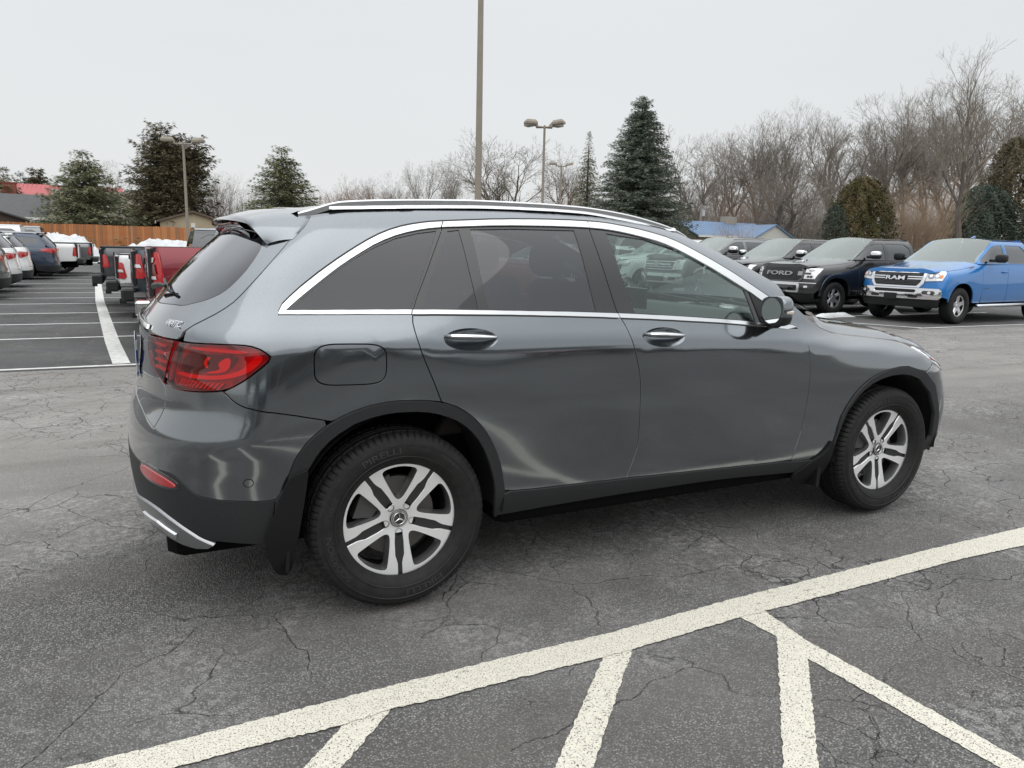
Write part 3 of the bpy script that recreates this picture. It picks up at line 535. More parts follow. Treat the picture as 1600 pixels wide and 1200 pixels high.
for sg in (0,):
    o = bp('window_seal', shrink(gg, -.002), RUB, gpan, surf=rec(.003), holes=[shrink(gg, .006)], fold=0, g=.05)
# lamps on body and on tailgate
tl = cut(T['tail_top'], -.815) + cut(T['tail_bot'][1:], -.925) + [(-.93, .935), (-.915, .99), (-.885, 1.04), (-.85, 1.085), (-.832, 1.096)]
tl2 = [(-.868, 1.096), (-.93, 1.096), (-1.02, 1.096)] + gl_in + [(-1.055, .961), (-1.0, .942), (-.955, .935), (-.94, .965), (-.922, 1.005), (-.89, 1.06)]
rl = M('lamp_red_lens', (.50, .008, .014), .05, coat=1)
n_ = noise(rl, 9, 3); LK(rl, mixc(rl, rmp(rl, n_.outputs[0], .42, .58), (.10, .02, .02), (.55, .05, .05)), bsdf(rl).inputs['Base Color'])
LRED = M('lamp_bright_red', (.95, .05, .05), .3); OLENS = glass('outer_red_lens', (.80, .085, .085), (1, 1, 1), -.01); RVL = M('reverse_lens', (.9, .9, .9), .3, .2)
for nm, ol in (('tail_lamp', tl), ('tailgate_lamp', tl2)):
    L_ = bp(nm, ol, rl, gap=.004, surf=rec(.020), fold=.01, g=.03)
    bp('lens', ol, OLENS, par=L_, gap=.003, off=.006, fold=.006, g=.03); bp('lens_rim', ol, DRED, par=L_, gap=.003, holes=[shrink(ol, .009)], off=.0065, fold=.004, g=.03)
    if nm == 'tail_lamp':
        def st(name, pl, mat, off): panel(name, round_poly(pl, 2) if name == 'light_guide' else pl, BODY, mat, L_, off=off-.022, fold=.008, g=.03)
        st('light_guide', [(-.56, 1.078), (-.66, 1.083), (-.80, 1.083), (-.80, 1.072), (-.66, 1.071), (-.57, 1.066)][::-1], LRED, .0095)
        st('light_guide', [(-.53, 1.066), (-.505, 1.050), (-.56, 1.000), (-.64, .976), (-.76, .968), (-.89, .972), (-.89, .984), (-.76, .981), (-.65, .990), (-.585, 1.010), (-.55, 1.045)], LRED, .0095)
        st('dark_chamber', [(-.60, 1.055), (-.67, 1.062), (-.80, 1.060), (-.85, 1.03), (-.85, .998), (-.74, .996), (-.655, 1.006), (-.61, 1.03)], DRED, .0085)
        st('light_guide', [(-.625, 1.050), (-.64, 1.052), (-.675, 1.03), (-.66, 1.008), (-.72, .998), (-.72, .992), (-.645, 1.000), (-.625, 1.025)], LRED, .012)
        st('light_guide', [(-.70, 1.050), (-.715, 1.051), (-.735, 1.03), (-.725, 1.012), (-.715, 1.012), (-.722, 1.03)], LRED, .012)
        for q in range(11):
            x = -.65-.019*q; st('reverse_lens_rib', [(x, .961), (x-.008, .961), (x-.032, .937), (x-.024, .937)], RVL, .012)
    else:
        for z_ in (1.06, 1.03, 1.0, .972): panel('light_guide', [(-.99+.01, z_), (-1.10, z_), (-1.10, z_+.009), (-.97, z_+.009)], BODY, LRED, L_, off=-.010, fold=.008, g=.03)
    mirror(L_)
# chrome strip across the tailgate, number plate with temporary dealer card, badge letters
o = bp('tailgate_chrome_strip', [(-1.15, 1.112), (-1.15, 1.128), (-1.35, 1.130), (CL, 1.130), (CL, 1.112)], CHR, off=.012, fold=.012, g=.04, par=gpan); mirror(o)
PLB = noisy('dealer_plate_print', (.03, .10, .42), (.70, .76, .85), 22, .35, bs=0, lo=.50, hi=.56)
mb = MB(); mb.box(-.918, -.910, -.155, .155, .885, 1.04, ch=.003); pl_ = mb.build('number_plate', PLB, gpan)
mb = MB(); mb.box(-.9205, -.9185, -.16, .16, 1.03, 1.047).box(-.9205, -.9185, -.16, .16, .880, .893).box(-.9205, -.9185, -.162, -.150, .893, 1.03).box(-.9205, -.9185, .150, .162, .893, 1.03); mb.build('plate_frame', M('plate_white', (.7, .72, .75), .4), pl_)
def surf_text(txt, size, s0, z0, surf, mat, par, name, off=.004, ext=.002, flipx=False, rot=0., shear=0., wide=1.):
    v, f = text_geo(txt, size, ext, shear); v = np.array(v)
    if not len(v): return
    u = v[:, 0]*wide*(-1 if flipx else 1); w_ = v[:, 1]; c, s = math.cos(rot), math.sin(rot)
    P, n = surf(np.stack([s0+u*c-w_*s, z0+u*s+w_*c], 1)); P = P+n*(off+v[:, 2:3]); f = [tuple(reversed(q)) for q in f] if flipx else f
    o = mobj(name, P, f, mat, par)
    bm = bmesh.new(); bm.from_mesh(o.data); bmesh.ops.recalc_face_normals(bm, faces=bm.faces); bm.to_mesh(o.data); bm.free(); return o
surf_text('4MATIC', .030, -.915, 1.150, BODY, CHR, gpan, 'badge_lettering', shear=.2, wide=1.15)
# wiper on the rear glass
mb = MB(); P0_ = np.array((-.835, -.03, 1.235))
def gp(y, z, off=.02):
    P, n = BODY.end(True)([(y, z)]); return P[0]+n[0]*off
mb.tube([gp(-.30, 1.255, .03), gp(-.20, 1.25, .038), gp(-.05, 1.235, .04), gp(.05, 1.23, .035)], [.007, .010, .014, .008], 8)
mb.tube([gp(-.42, 1.245, .012), gp(-.30, 1.25, .018), gp(.1, 1.27, .02)], .007, 6); mb.build('rear_wiper', BLK, gpan, auto=50)
# spoiler
SPN = 15; L0 = []; T0 = []
_g = T['gate_up']
for i in range(SPN):
    t = i/(SPN-1)
    if t <= .62:
        y = .63*t/.62; zcn = z7(-.32)+.030*(1-(y/.64)**2); L0.append((-.325+.03*(y/.63)**3*-1, -y, zcn+.001))
        T0.append((-.558+.004*(y/.6)+.040*(y/.6)**4, -y*.96, 1.560-.006*(y/.6)**2-.012*(y/.6)**4))
    else:
        k = (t-.62)/.38; q = [(-.375, 1.574), (-.372, 1.555), (-.386, 1.519), (-.402, 1.500), (-.417, 1.484), (-.430, 1.470)]; j = k*5; a = int(min(4, j)); b = j-a
        s_, z_ = q[a][0]*(1-b)+q[a+1][0]*b, q[a][1]*(1-b)+q[a+1][1]*b; P = BODY.pt(s_, z_); L0.append(tuple(P+np.array((0, -.001, 0))))
        B_ = BODY.pt(-.562, 1.450)+np.array((-.004, -.006, 0)); C_ = np.array((-.514, -.605, 1.541)); q = [tuple(C_*(1-f_)+B_*f_+np.array((-.006, -.014, .004))*math.sin(math.pi*f_)) for f_ in (0, .2, .4, .6, .8, 1.)]; T0.append(tuple(np.array(q[a])*(1-b)+np.array(q[a+1])*b))
NU = 9; V = []; LNs = []
for i in range(SPN):
    a, b = np.array(L0[i]), np.array(T0[i])
    for j in range(NU): t = j/(NU-1); p = a*(1-t)+b*t; V.append(tuple(p+np.array((0, -.006*math.sin(math.pi*t)*(i/SPN), .010*math.sin(math.pi*t)*(1-.5*i/SPN)))))
nt_ = len(V)
for i in range(SPN):
    a, b = np.array(L0[i]), np.array(T0[i]); th = .02
    for j in range(NU):
        t = j/(NU-1); x = V[i*NU+j]; d = .013+.03*(1-t); k = max(0, (i/(SPN-1)-.62)/.38)
        V.append((x[0]+.012*k, x[1]+d*k, x[2]-d*(1-k)))
F = []
for i in range(SPN-1):
    for j in range(NU-1):
        a = i*NU+j; F.append((a, a+1, a+NU+1, a+NU)); F.append((nt_+a, nt_+a+NU, nt_+a+NU+1, nt_+a+1))
    a = i*NU+NU-1; F.append((a, nt_+a, nt_+a+NU, a+NU)); a = i*NU; F.append((a, a+NU, nt_+a+NU, nt_+a))
for j in range(NU-1): a = (SPN-1)*NU+j; F.append((a, a+1, nt_+a+1, nt_+a))
sp = mobj('roof_spoiler', V, F, CARP, car)
bm = bmesh.new(); bm.from_mesh(sp.data); bmesh.ops.recalc_face_normals(bm, faces=bm.faces)
if sum((f.normal.z for f in bm.faces if f.calc_center_median().z > 1.56)) < 0: bmesh.ops.reverse_faces(bm, faces=bm.faces)
bm.to_mesh(sp.data); bm.free(); sp.data.polygons.foreach_set('use_smooth', np.ones(len(sp.data.polygons), bool)); sp.data.set_sharp_from_angle(angle=math.radians(85)); mirror(sp)
mb = MB(); mb.box(-.535, -.50, -.30, .30, 1.528, 1.540, ch=.003); mb.build('brake_light', RED, gpan)
R = [[(x, y, z-.004*(y/.6)**2) for y in np.linspace(-.47, .47, 9)] for x, z in ((-.34, 1.575), (-.45, 1.550), (-.530, 1.535), (-.515, 1.520), (-.50, 1.51))]
mobj('spoiler_underside', [p for r in R for p in r], [(i*9+k, i*9+k+1, i*9+k+10, i*9+k+9) for i in range(4) for k in range(8)], GBLK, sp, smooth=True)
# roof skin, windscreen, hood
def grid(name, rows, mat, par, sharp=40, fold=0):
    n, m = len(rows), len(rows[0]); V = [p for r in rows for p in r]; F = [(i*m+j, i*m+j+1, (i+1)*m+j+1, (i+1)*m+j) for i in range(n-1) for j in range(m-1)]
    o = mobj(name, V, F, mat, par, smooth=True); return o
R = []
for x in np.r_[-.36, np.linspace(-.328, 1.44, 24)]:
    y0, z0 = y7(x)-(.03 if x < -.35 else 0), z7(x)-(.014 if x < -.35 else 0); R.append([(x+(.04*(1-(y/y0)**2) if x > 1.3 else 0), y, z0+.034*(1-(y/y0)**2)) for y in np.linspace(-y0, y0, 15)])
grid('roof', R, CARP, car)
R = []
for x in np.linspace(1.445, 2.34, 14):
    y0, z0 = y7(x)+.0, z7(x); t = (x-1.445)/.9; R.append([(x+(.05+.10*t)*(1-(y/y0)**2), y, z0+.020*(1-(y/y0)**2)) for y in np.linspace(-y0+.02, y0-.02, 13)])
grid('windscreen', R, glass('windscreen_glass', (.72, .80, .77), (1, 1, 1), .02), car)
k6 = lambda x, k: (float(pchip(NX(KN[k])[:, 0], NX(KN[k])[:, 2], [x])[0]), float(pchip(NX(KN[k])[:, 0], NX(KN[k])[:, 1], [x])[0]))
R = []
hl = np.array(T['hoodline'])
for x in np.r_[np.linspace(2.37, 3.2, 18), np.linspace(3.25, 3.66, 9)]:
    if x < 3.1: p0 = BODY.pt(x, float(np.interp(x, hl[:10, 0], hl[:10, 1]))+.003); y0, zz = -p0[1], p0[2]
    else: t = (x-3.1)/.56; y0, zz = .772-.20*t**2.2-.0*t, .966-.135*t**1.25
    y1, z1 = k6(x, 7); yc = z1+.040-(.0 if x < 3.0 else .03*((x-3)/.66)**2)
    if x > 3.1: t = (x-3.1)/.56; z1 = zz+.052*(1-t*.3); y1 = y0-.13; yc = z1+.030
    ks = [(y0, zz), (y0-.035, zz+(z1-zz)*.45), (y1, z1), (y1-.16, z1+(yc-z1)*.55), (.22, yc-.003), (0, yc)]
    ks = sorted(ks); ys = np.array([k[0] for k in ks]); zs = np.array([k[1] for k in ks])
    hy = np.concatenate([np.linspace(0, y1, 7), np.linspace(y1, y0, 6)[1:]]); hz_ = pchip(ys, zs, hy); xb = x
    full = [(xb+(.07 if x > 3.2 else -.05)*(1-(y/y0)**2)*min(1, abs(x-3.2)/.3), -y, z) for y, z in zip(hy[::-1], hz_[::-1])] + [(xb+(.07 if x > 3.2 else -.05)*(1-(y/y0)**2)*min(1, abs(x-3.2)/.3), y, z) for y, z in list(zip(hy, hz_))[1:]]
    R.append(full)
hood = grid('hood', R, CARP, car)
mb = MB(); mb.box(2.16, 2.40, -.70, .70, 1.06, 1.10); mb.build('cowl_panel', BLK, car)
mb = MB(); mb.tube([(2.30, -.64, 1.135), (2.20, -.30, 1.18), (2.17, .0, 1.20)], [.012, .010, .006], 6); mb.tube([(2.32, .1, 1.15), (2.22, .45, 1.18), (2.16, .7, 1.18)], [.012, .010, .006], 6); mb.build('windscreen_wiper', BLK, car)
# front bumper, headlamps, grille
hlp = [(3.172, .945), (3.195, .90), (3.222, .862), (3.40, .795), (3.72, .755), (3.82, .80), (3.72, .87), (3.45, .915), (3.30, .938)]
hd = both(bp('headlamp', hlp, WLENS, off=.004, fold=.03, g=.04, gap=.002)); both(bp('headlamp_bezel', shrink(hlp, .022), M('lamp_reflector', (.25, .27, .30), .1, .8, coat=1), off=.006, fold=.002, g=.04)); both(bp('side_marker', [(3.225, .875), (3.24, .868), (3.27, .868), (3.26, .885)], RED, off=.009, fold=.003, g=.04))
fbm = [(3.125, .803), (3.17, .826), (3.222, .852), (3.40, .785), (3.72, .745), (4.02, .735), (SF, .735), (SF, .52), (4.0, .50), (3.72, .46), (3.50, .42), (3.345, .415)] + [(3.325, .48), (3.30, .56), (3.25, .67), (3.20, .735)]
both(bp('front_bumper', fbm, gap=G_, g=.05)); both(bp('front_valance', [(3.345, .405), (3.50, .41), (3.72, .45), (4.0, .49), (SF, .51), (SF, .27), (3.7, .26), (3.42, .29), (3.31, .335)], BLKN, g=.06))
mb = MB(); mb.prism([(-.46, .50), (-.50, .72), (-.40, .79), (.40, .79), (.50, .72), (.46, .50)], 3.66, 3.71, axis='x')
gr = mb.build('radiator_grille', GBLK, car)
for z_ in (.58, .68): mb = MB(); mb.box(3.70, 3.72, -.45, .45, z_-.012, z_+.012, ch=.004); mb.build('grille_bar', CHR, gr)
mb = MB(); mb.lathe([(.0, 3.735), (.10, 3.73), (.11, 3.71)], 24, 'x', (0, 0, .63)); mb.build('grille_emblem', CHR, gr)
# window frames, chrome, glass
dt, di, db = T['dlo_top'], T['din_top'], T['din_bot']
r1 = zc(rdr, 1.2118, 1.5265); s1 = zc(spl, 1.1815, 1.5545)
fr_q = yv(di, -9, .236) + r1 + rev(yv(db, -9, .062))
fr_r = r1[::-1] + yv(di, .240, .953) + s1 + rev(yv(db, .064, 1.020))
fr_f = s1[::-1] + yv(di, .957, 9) + [(1.93, 1.165), (1.905, 1.118)] + rev(yv(db, 1.024, 1.90))
FRM = M('window_frame_gloss', (.015, .015, .017), .12, coat=.6)
WQ = both(bp('window_frame', shrink(fr_q, -.002), FRM, gap=.002, holes=[shrink(T['g_quarter'], .003)], surf=rec(.004), fold=.012, g=.05, hgap=.0005))
for d, fr, gls, mats in ((doors[0], fr_r, [T['g_fix'], T['g_rear']], GL_REAR), (doors[1], fr_f, [T['g_front']], GL_FRONT)):
    wf = bp('window_frame', fr, FRM, gap=.0024, holes=[shrink(g_, .005) for g_ in gls], surf=rec(.004), fold=.012, g=.05, par=d, hgap=.0005)
    for g_ in gls: glassp('side_window', shrink(g_, -.004), GL_DARK if g_ is T['g_fix'] else mats, wf, .008)
gq = glassp('side_window', shrink(T['g_quarter'], -.004), GL_DARK, WQ, .008); mirror(gq)
mb_ = bp('sail_panel', [(1.842, 1.292), (1.944, 1.214), (2.02, 1.17), (2.05, 1.15), (2.06, 1.104), (1.96, 1.112), (1.885, 1.122)], BLKN, par=doors[1], off=.001, fold=.01, g=.05)
# bright trims, cut at the shut lines
cq = yv(dt, -9, .2475) + rev(yv(di, -9, .235)) + yv(db, -9, .0545) + rev(yv(bel, -9, .0495))
both(bp('window_trim', cq, SAT, off=.004, fold=.008, g=.03))
for d, pl in ((doors[0], yv(dt, .2525, .9515) + rev(yv(di, .240, .9505))), (doors[0], yv(db, .0595, 1.0175) + rev(yv(bel, .0545, 1.0260))), (doors[1], yv(dt, .9565, 9) + [(2.052, 1.192), (2.070, 1.168), (2.045, 1.158), (2.0, 1.178)] + rev(yv(di, .9555, 9))), (doors[1], yv(db, 1.0225, 9) + [(2.06, 1.104), (2.10, 1.100), (2.135, 1.089), (2.06, 1.082)] + rev(yv(bel, 1.0310, 9)))):
    bp('window_trim', pl, SAT, par=d, off=.004, fold=.008, g=.03)
# thin black seal under the bright trim
for d, lo, hi in ((doors[0], .06, 1.014), (doors[1], 1.034, 1.9)):
    a = yv(bel, lo, hi); bp('belt_seal', a + [(x, z-.006) for x, z in rev(a)], RUB, par=d, off=.002, fold=.002, g=.03)
a = yv(dt, -9, 2.0); both(bp('roof_seal', a + [(x, z+.008*(1 if x > 0 else 1)) for x, z in rev(a)], RUB, off=.0015, fold=.001, g=.03))
# mirror
def superell(c, r, p=2.6, n=18, m=12, fx=None):
    V = []; F = []
    for i in range(m+1):
        ph = -math.pi/2+math.pi*i/m
        for k in range(n):
            th = 2*math.pi*k/n; sg = lambda v: (1 if v > 0 else -1)*abs(v)**(2/p)
            q = (sg(math.cos(ph))*sg(math.cos(th)), sg(math.cos(ph))*sg(math.sin(th)), sg(math.sin(ph))); q = fx(q) if fx else q
            V.append((c[0]+q[0]*r[0], c[1]+q[1]*r[1], c[2]+q[2]*r[2]))
    for i in range(m):
        for k in range(n): F.append((i*n+k, i*n+(k+1) % n, (i+1)*n+(k+1) % n, (i+1)*n+k))
    return V, F
mc = (1.872, -.982, 1.187); fx = lambda q: (max(q[0], -.42) if q[0] < 0 else q[0]*(1-.25*q[1]**2), q[1], q[2]*(1-.16*(q[1]+1)*.5))
V, F = superell(mc, (.070, .078, .078), 3.2, 28, 18, fx); mh = mobj('door_mirror', V, F, None, doors[1], smooth=True, mats=[CARP, BLK], fmat=[1 if (sum(V[i][2] for i in f)/4 < mc[2]-.030 or sum(V[i][0] for i in f)/4 < mc[0]-.030) else 0 for f in F])
mh.data.set_sharp_from_angle(angle=math.radians(50))
mobj('mirror_glass', [(mc[0]-.0305, mc[1]+.062*math.cos(t), mc[2]+.062*math.sin(t)) for t in np.linspace(0, 2*math.pi, 25)[:-1]], [tuple(range(24))[::-1]], M('mirror_glass', (.8, .82, .84), .01, 1.0), mh)
mb = MB(); mb.tube([(1.95, -.865, 1.118), (1.92, -.92, 1.118), (1.90, -.97, 1.125)], [.035, .026, .025], 10); mb.build('mirror_arm', BLK, mh, auto=50)
mb = MB(); mb.tube([mc+np.array((-.01, -.074, -.005)), mc+np.array((.03, -.075, -.006)), mc+np.array((.055, -.058, -.008))], [.008, .012, .008], 6); mb.build('turn_signal', M('clear_orange', (.55, .5, .45), .1, coat=1), mh)
for d in doors: mirror(d)
# roof rails
rt = [(-.325, 1.574), (-.29, 1.584), (-.26, 1.594), (-.172, 1.622), (-.08, 1.632), (.014, 1.639), (.276, 1.652), (.435, 1.657), (.70, 1.658), (.938, 1.653), (1.08, 1.643), (1.226, 1.626), (1.34, 1.606), (1.458, 1.580), (1.53, 1.556), (1.575, 1.535)]
mb = MB(); V = []; F = []; prof = [(-.012, -.026), (-.014, -.006), (-.008, 0), (.008, 0), (.014, -.006), (.012, -.026)]
for x, z in zip(np.linspace(-.325, 1.575, 48), pchip([a for a, b in rt], [b for a, b in rt], np.linspace(-.325, 1.575, 48))):
    for (dy, dz) in prof: V.append((x, -.632+dy, z+dz))
for i in range(47):
    for k in range(6): F.append((i*6+k, i*6+(k+1) % 6, (i+1)*6+(k+1) % 6, (i+1)*6+k))
F += [tuple(range(6)), tuple(reversed(range(47*6, 48*6)))]
mb.add(V, F); mirror(mb.build('roof_rail', RAILM, car, auto=40))
rb_ = T['roof_rail_base']; xx = np.linspace(-.205, 1.50, 40); zb = np.interp(xx, [a for a, b in rb_], [b for a, b in rb_])
V = []; F = []
for x, z in zip(xx, zb):
    V += [(x, -.650, z-.001), (x, -.644, z+.012), (x, -.628, z+.016), (x, -.61, z+.010)]
for i in range(39):
    for k in range(3): F.append((i*4+k, i*4+k+1, i*4+k+5, i*4+k+4))
mb = MB(); mb.add(V, F); mirror(mb.build('rail_base_strip', SAT, car, auto=60))
# underbody, wheel wells
mb = MB(); mb.box(-.85, 3.5, -.60, .60, .22, .80, ch=.03).box(.46, 2.40, -.82, .82, .24, 1.02, ch=.03).box(-.84, -.44, -.62, .62, .34, .84, ch=.03).box(3.30, 3.60, -.6, .6, .3, .72)
mb.build('underbody', DARK, car)
for x0 in (0, 2.873):
    mb = MB(); V = []; F = []; n = 28
    for i in range(n+1):
        a = math.radians(-8)+math.radians(196)*i/n; r = .425 if x0 == 0 else .418; r *= 1+.02*math.cos(a*2)
        V += [(x0+.02+r*math.cos(a), -.915, .40+r*math.sin(a)), (x0+.02+r*math.cos(a), -.58, .40+r*math.sin(a))]
    for i in range(n): F.append((2*i, 2*i+1, 2*i+3, 2*i+2))
    mb.add(V, F); o = mb.build('wheel_liner', M('liner', (.012, .012, .012), .9), car, fix=False); mirror(o)
# ---- wheels
TYR = noisy('tyre_rubber', (.0105, .0105, .011), (.018, .0175, .017), 30, .66, bs=.1, bd=.001)
TYW = M('tyre_wall_relief', (.028, .028, .029), .5); MACH = M('machined_alloy', (.90, .90, .91), .42, .62); GUN = M('dark_grey_alloy', (.045, .045, .048), .36, .5); BARREL = M('silver_barrel', (.16, .16, .165), .4, .8)
DISC = M('brake_disc', (.13, .125, .12), .4, .8)
def tyre_mesh(Ro=.365, Ri=.2515, wd=.235, n=400, name='tyre'):
    # profile across: (radius, y) outer side at -wd/2
    h = wd/2; pr = [(Ri-.018, -h+.035), (Ri-.002, -h+.020), (Ri+.006, -h+.010), (Ri+.022, -h+.004), (Ri+.040, -h-.001), (Ri+.058, -h-.003), (Ri+.074, -h-.001), (Ri+.076, -h+.0015), (Ri+.090, -h+.005), (Ro-.016, -h+.013), (Ro-.008, -h+.021), (Ro-.003, -h+.032), (Ro-.001, -h+.050), (Ro-.0005, -.062), (Ro-.0085, -.0595), (Ro-.0085, -.0515), (Ro, -.049), (Ro, -.019), (Ro-.0085, -.0165), (Ro-.0085, -.0085), (Ro, -.006)]
    pr = pr + [(r, -y) for r, y in reversed(pr)]; V = []; F = []; m = len(pr)
    for i in range(n):
        a = 2*math.pi*i/n; q = i % 5
        for j, (r, y) in enumerate(pr):
            e = min(j, m-1-j)
            if e in (9, 10, 11, 12, 13) and q in (0,): r -= .0075 if e > 9 else .005
            if e in (16, 17, 20) and (i % 10) in (3,): r -= .005
            V.append((r*math.cos(a), y, r*math.sin(a)))
    for i in range(n):
        for j in range(m-1): F.append((i*m+j, ((i+1) % n)*m+j, ((i+1) % n)*m+j+1, i*m+j+1))
    me = bpy.data.meshes.new(name); me.from_pydata(V, [], F); me.materials.append(TYR); me.polygons.foreach_set('use_smooth', np.ones(len(F), bool)); me.set_sharp_from_angle(angle=math.radians(32)); return me
tyre_me = tyre_mesh()
def pol(r, a): a = math.radians(a); return (r*math.cos(a), r*math.sin(a))
def make_wheel(par, x, y, rot):
    w_ = mobj('wheel', *(lambda m_: (m_.v, m_.f))(MB().lathe([(.238, .10), (.242, .02), (.230, .0), (.230, -.045), (.239, -.070), (.250, -.082), (.253, -.091), (.248, -.0945), (.243, -.088)], 64)), BARREL, par, smooth=True)
    bm = bmesh.new(); bm.from_mesh(w_.data); bmesh.ops.recalc_face_normals(bm, faces=bm.faces); bm.to_mesh(w_.data); bm.free()
    w_.location = (x, y, .3655)
    t = link(bpy.data.objects.new('tyre', tyre_me)); t.parent = w_
    # face: machined spokes with dark centre channels
    wins = []; grv = []
    for k in range(5):
        a0 = 270+rot+72*k+36
        wins.append(round_poly([pol(.078, a0-6), pol(.078, a0+6), pol(.10, a0+13.5), pol(.15, a0+18.5), pol(.185, a0+20), pol(.209, a0+20.5), pol(.216, a0+14), pol(.218, a0), pol(.216, a0-14), pol(.209, a0-20.5), pol(.185, a0-20), pol(.15, a0-18.5), pol(.10, a0-13.5)], 2))
        c = 270+rot+72*k; q = lambda r, w__: (r*math.cos(math.radians(c))-w__*math.sin(math.radians(c)), r*math.sin(math.radians(c))+w__*math.cos(math.radians(c)))
        grv.append([q(.060, -.016), q(.10, -.019), q(.150, -.019), q(.170, -.013), q(.185, -.010), q(.215, -.010), q(.2405, -.011), q(.2405, .011), q(.215, .010), q(.185, .010), q(.170, .013), q(.150, .019), q(.10, .019), q(.060, .016)])
    def face(v):
        r = np.hypot(v[:, 0], v[:, 1]); d = -.078+.020*np.clip((.235-r)/.17, 0, 1)**1.5
        P = np.stack([v[:, 0], d, v[:, 1]], 1); k = .16*np.clip((.235-r)/.17, 0, 1)**.5; n = np.stack([-v[:, 0]/(r+1e-6)*k, -np.ones(len(v)), -v[:, 1]/(r+1e-6)*k], 1); return P, n/np.linalg.norm(n, axis=1)[:, None]
    disc = [pol(.243, a) for a in range(0, 360, 5)]
    rim = panel('rim', disc, face, MACH, w_, holes=wins+grv, g=.03, fold=.030)
    rim.scale = (1.033, 1, 1.033)
    for g_ in grv: panel('spoke_channel', g_, rec(.006, face), GUN, rim, g=.03, fold=.024)
    # chamfered window edges
    for wdw in wins:
        V = []; F = []; n = len(wdw); cx = sum(p[0] for p in wdw)/n; cz = sum(p[1] for p in wdw)/n
        P1, _ = face(np.array(wdw)); inn = [(cx+(p[0]-cx)*.93, cz+(p[1]-cz)*.93) for p in wdw]; P2, _ = face(np.array(inn))
        V = list(P1+np.array((0, .0005, 0)))+list(P2+np.array((0, .016, 0)))+list(P2+np.array((0, .055, 0)))
        for i in range(n): j = (i+1) % n; F += [(i, j, n+j, n+i), (n+i, n+j, 2*n+j, 2*n+i)]
        o = mobj('spoke_edge', V, F, M('spoke_flank', (.36, .36, .37), .32, .85), rim, smooth=True)
    hub = MB(); hub.lathe([(.001, -.066), (.034, -.0655), (.037, -.062), (.037, -.045)], 40); hc = hub.build('hub_cap', M('hub_black', (.02, .02, .022), .25, coat=1), rim, auto=35)
    mb = MB(); mb.lathe([(.0225, -.0672), (.0235, -.0685), (.0255, -.0685), (.0265, -.0672)], 36)
    for a in (90, 210, 330):
        p = pol(.0235, a); q1 = pol(.0035, a+90); q2 = pol(.0035, a-90); mb.add([(p[0], -.0690, p[1]), (q1[0], -.0690, q1[1]), (0, -.0720, 0), (q2[0], -.0690, q2[1])], [(0, 1, 2), (0, 2, 3)])
    mb.build('star_emblem', CHR, rim, fix=False)
    o = mb = MB(); mb.lathe([(.0285, -.0664), (.0335, -.0660)], 40); mb.build('emblem_ring', M('ring_grey', (.42, .43, .40), .35, .7), rim)
    for k in range(5):
        p = pol(.056, 270+rot+72*k); mb = MB(); mb.lathe([(.0005, -.045), (.011, -.045), (.0125, -.048), (.0125, -.060), (.0138, -.062)], 12, c=(p[0], 0, p[1])); mb.build('wheel_bolt', DARK, rim)
        p = pol(.072, 270+rot+72*k+36)
    mb = MB(); mb.lathe([(.03, -.03), (.085, -.03), (.088, -.012), (.165, -.012), (.167, .008), (.0, .008)], 40); mb.build('brake_disc', DISC, w_, auto=40)
    mb = MB(); mb.prism([pol(.11, 100), pol(.11, 175), pol(.185, 175), pol(.19, 140), pol(.185, 100)], -.036, .03); mb.build('brake_caliper', M('caliper', (.10, .10, .10), .5, .5), w_)
    # raised lettering on the sidewall
    def wall_text(txt, size, r0, ang, wide=1.0, name='sidewall_lettering'):
        v, f = text_geo(txt, size, .0, 0); v = np.array(v); a = math.radians(ang)-v[:, 0]*wide/r0; r = r0+v[:, 1]
        yy = -.1175-.0016-np.interp(r, [.26, .285, .303, .317, .325], [-.010, .001, .003, .001, -.004])
        mobj(name, np.stack([r*np.cos(a), yy, r*np.sin(a)], 1), f, TYW, t)
    wall_text('SCORPION', .034, .298, 203+rot*1.6, 1.25); wall_text('VERDE', .022, .298, 160+rot*1.6, 1.2); wall_text('ALL SEASON', .008, .290, 158+rot*1.6, 1.2); wall_text('PIRELLI', .036, .298, 107+rot*1.6, 1.5); wall_text('235/60 R18', .016, .305, 50+rot*1.6, 1.3)
    wall_text('PIRELLI', .036, .298, -72+rot*1.6, 1.5)
    mb = MB()
    for r_ in (.2735, .3195): mb.lathe([(r_-.0012, -.1168 if r_ < .3 else -.1195), (r_, -.1192 if r_ < .3 else -.1212), (r_+.0012, -.1172 if r_ < .3 else -.1180)], 96)
    mb.build('sidewall_rib', TYW, t, fix=False)
    return w_
W1 = make_wheel(car, 0, -.812, 0); W2 = make_wheel(car, 2.873, -.812, 3)
for w0 in (W1, W2):
    o = w0.copy(); link(o); o.parent = car; o.location = (w0.location.x, .812, w0.location.z); o.rotation_euler = (0, 0, math.pi)
    for c in w0.children:
        d = c.copy(); link(d); d.parent = o
        for e_ in c.children: f_ = e_.copy(); link(f_); f_.parent = d
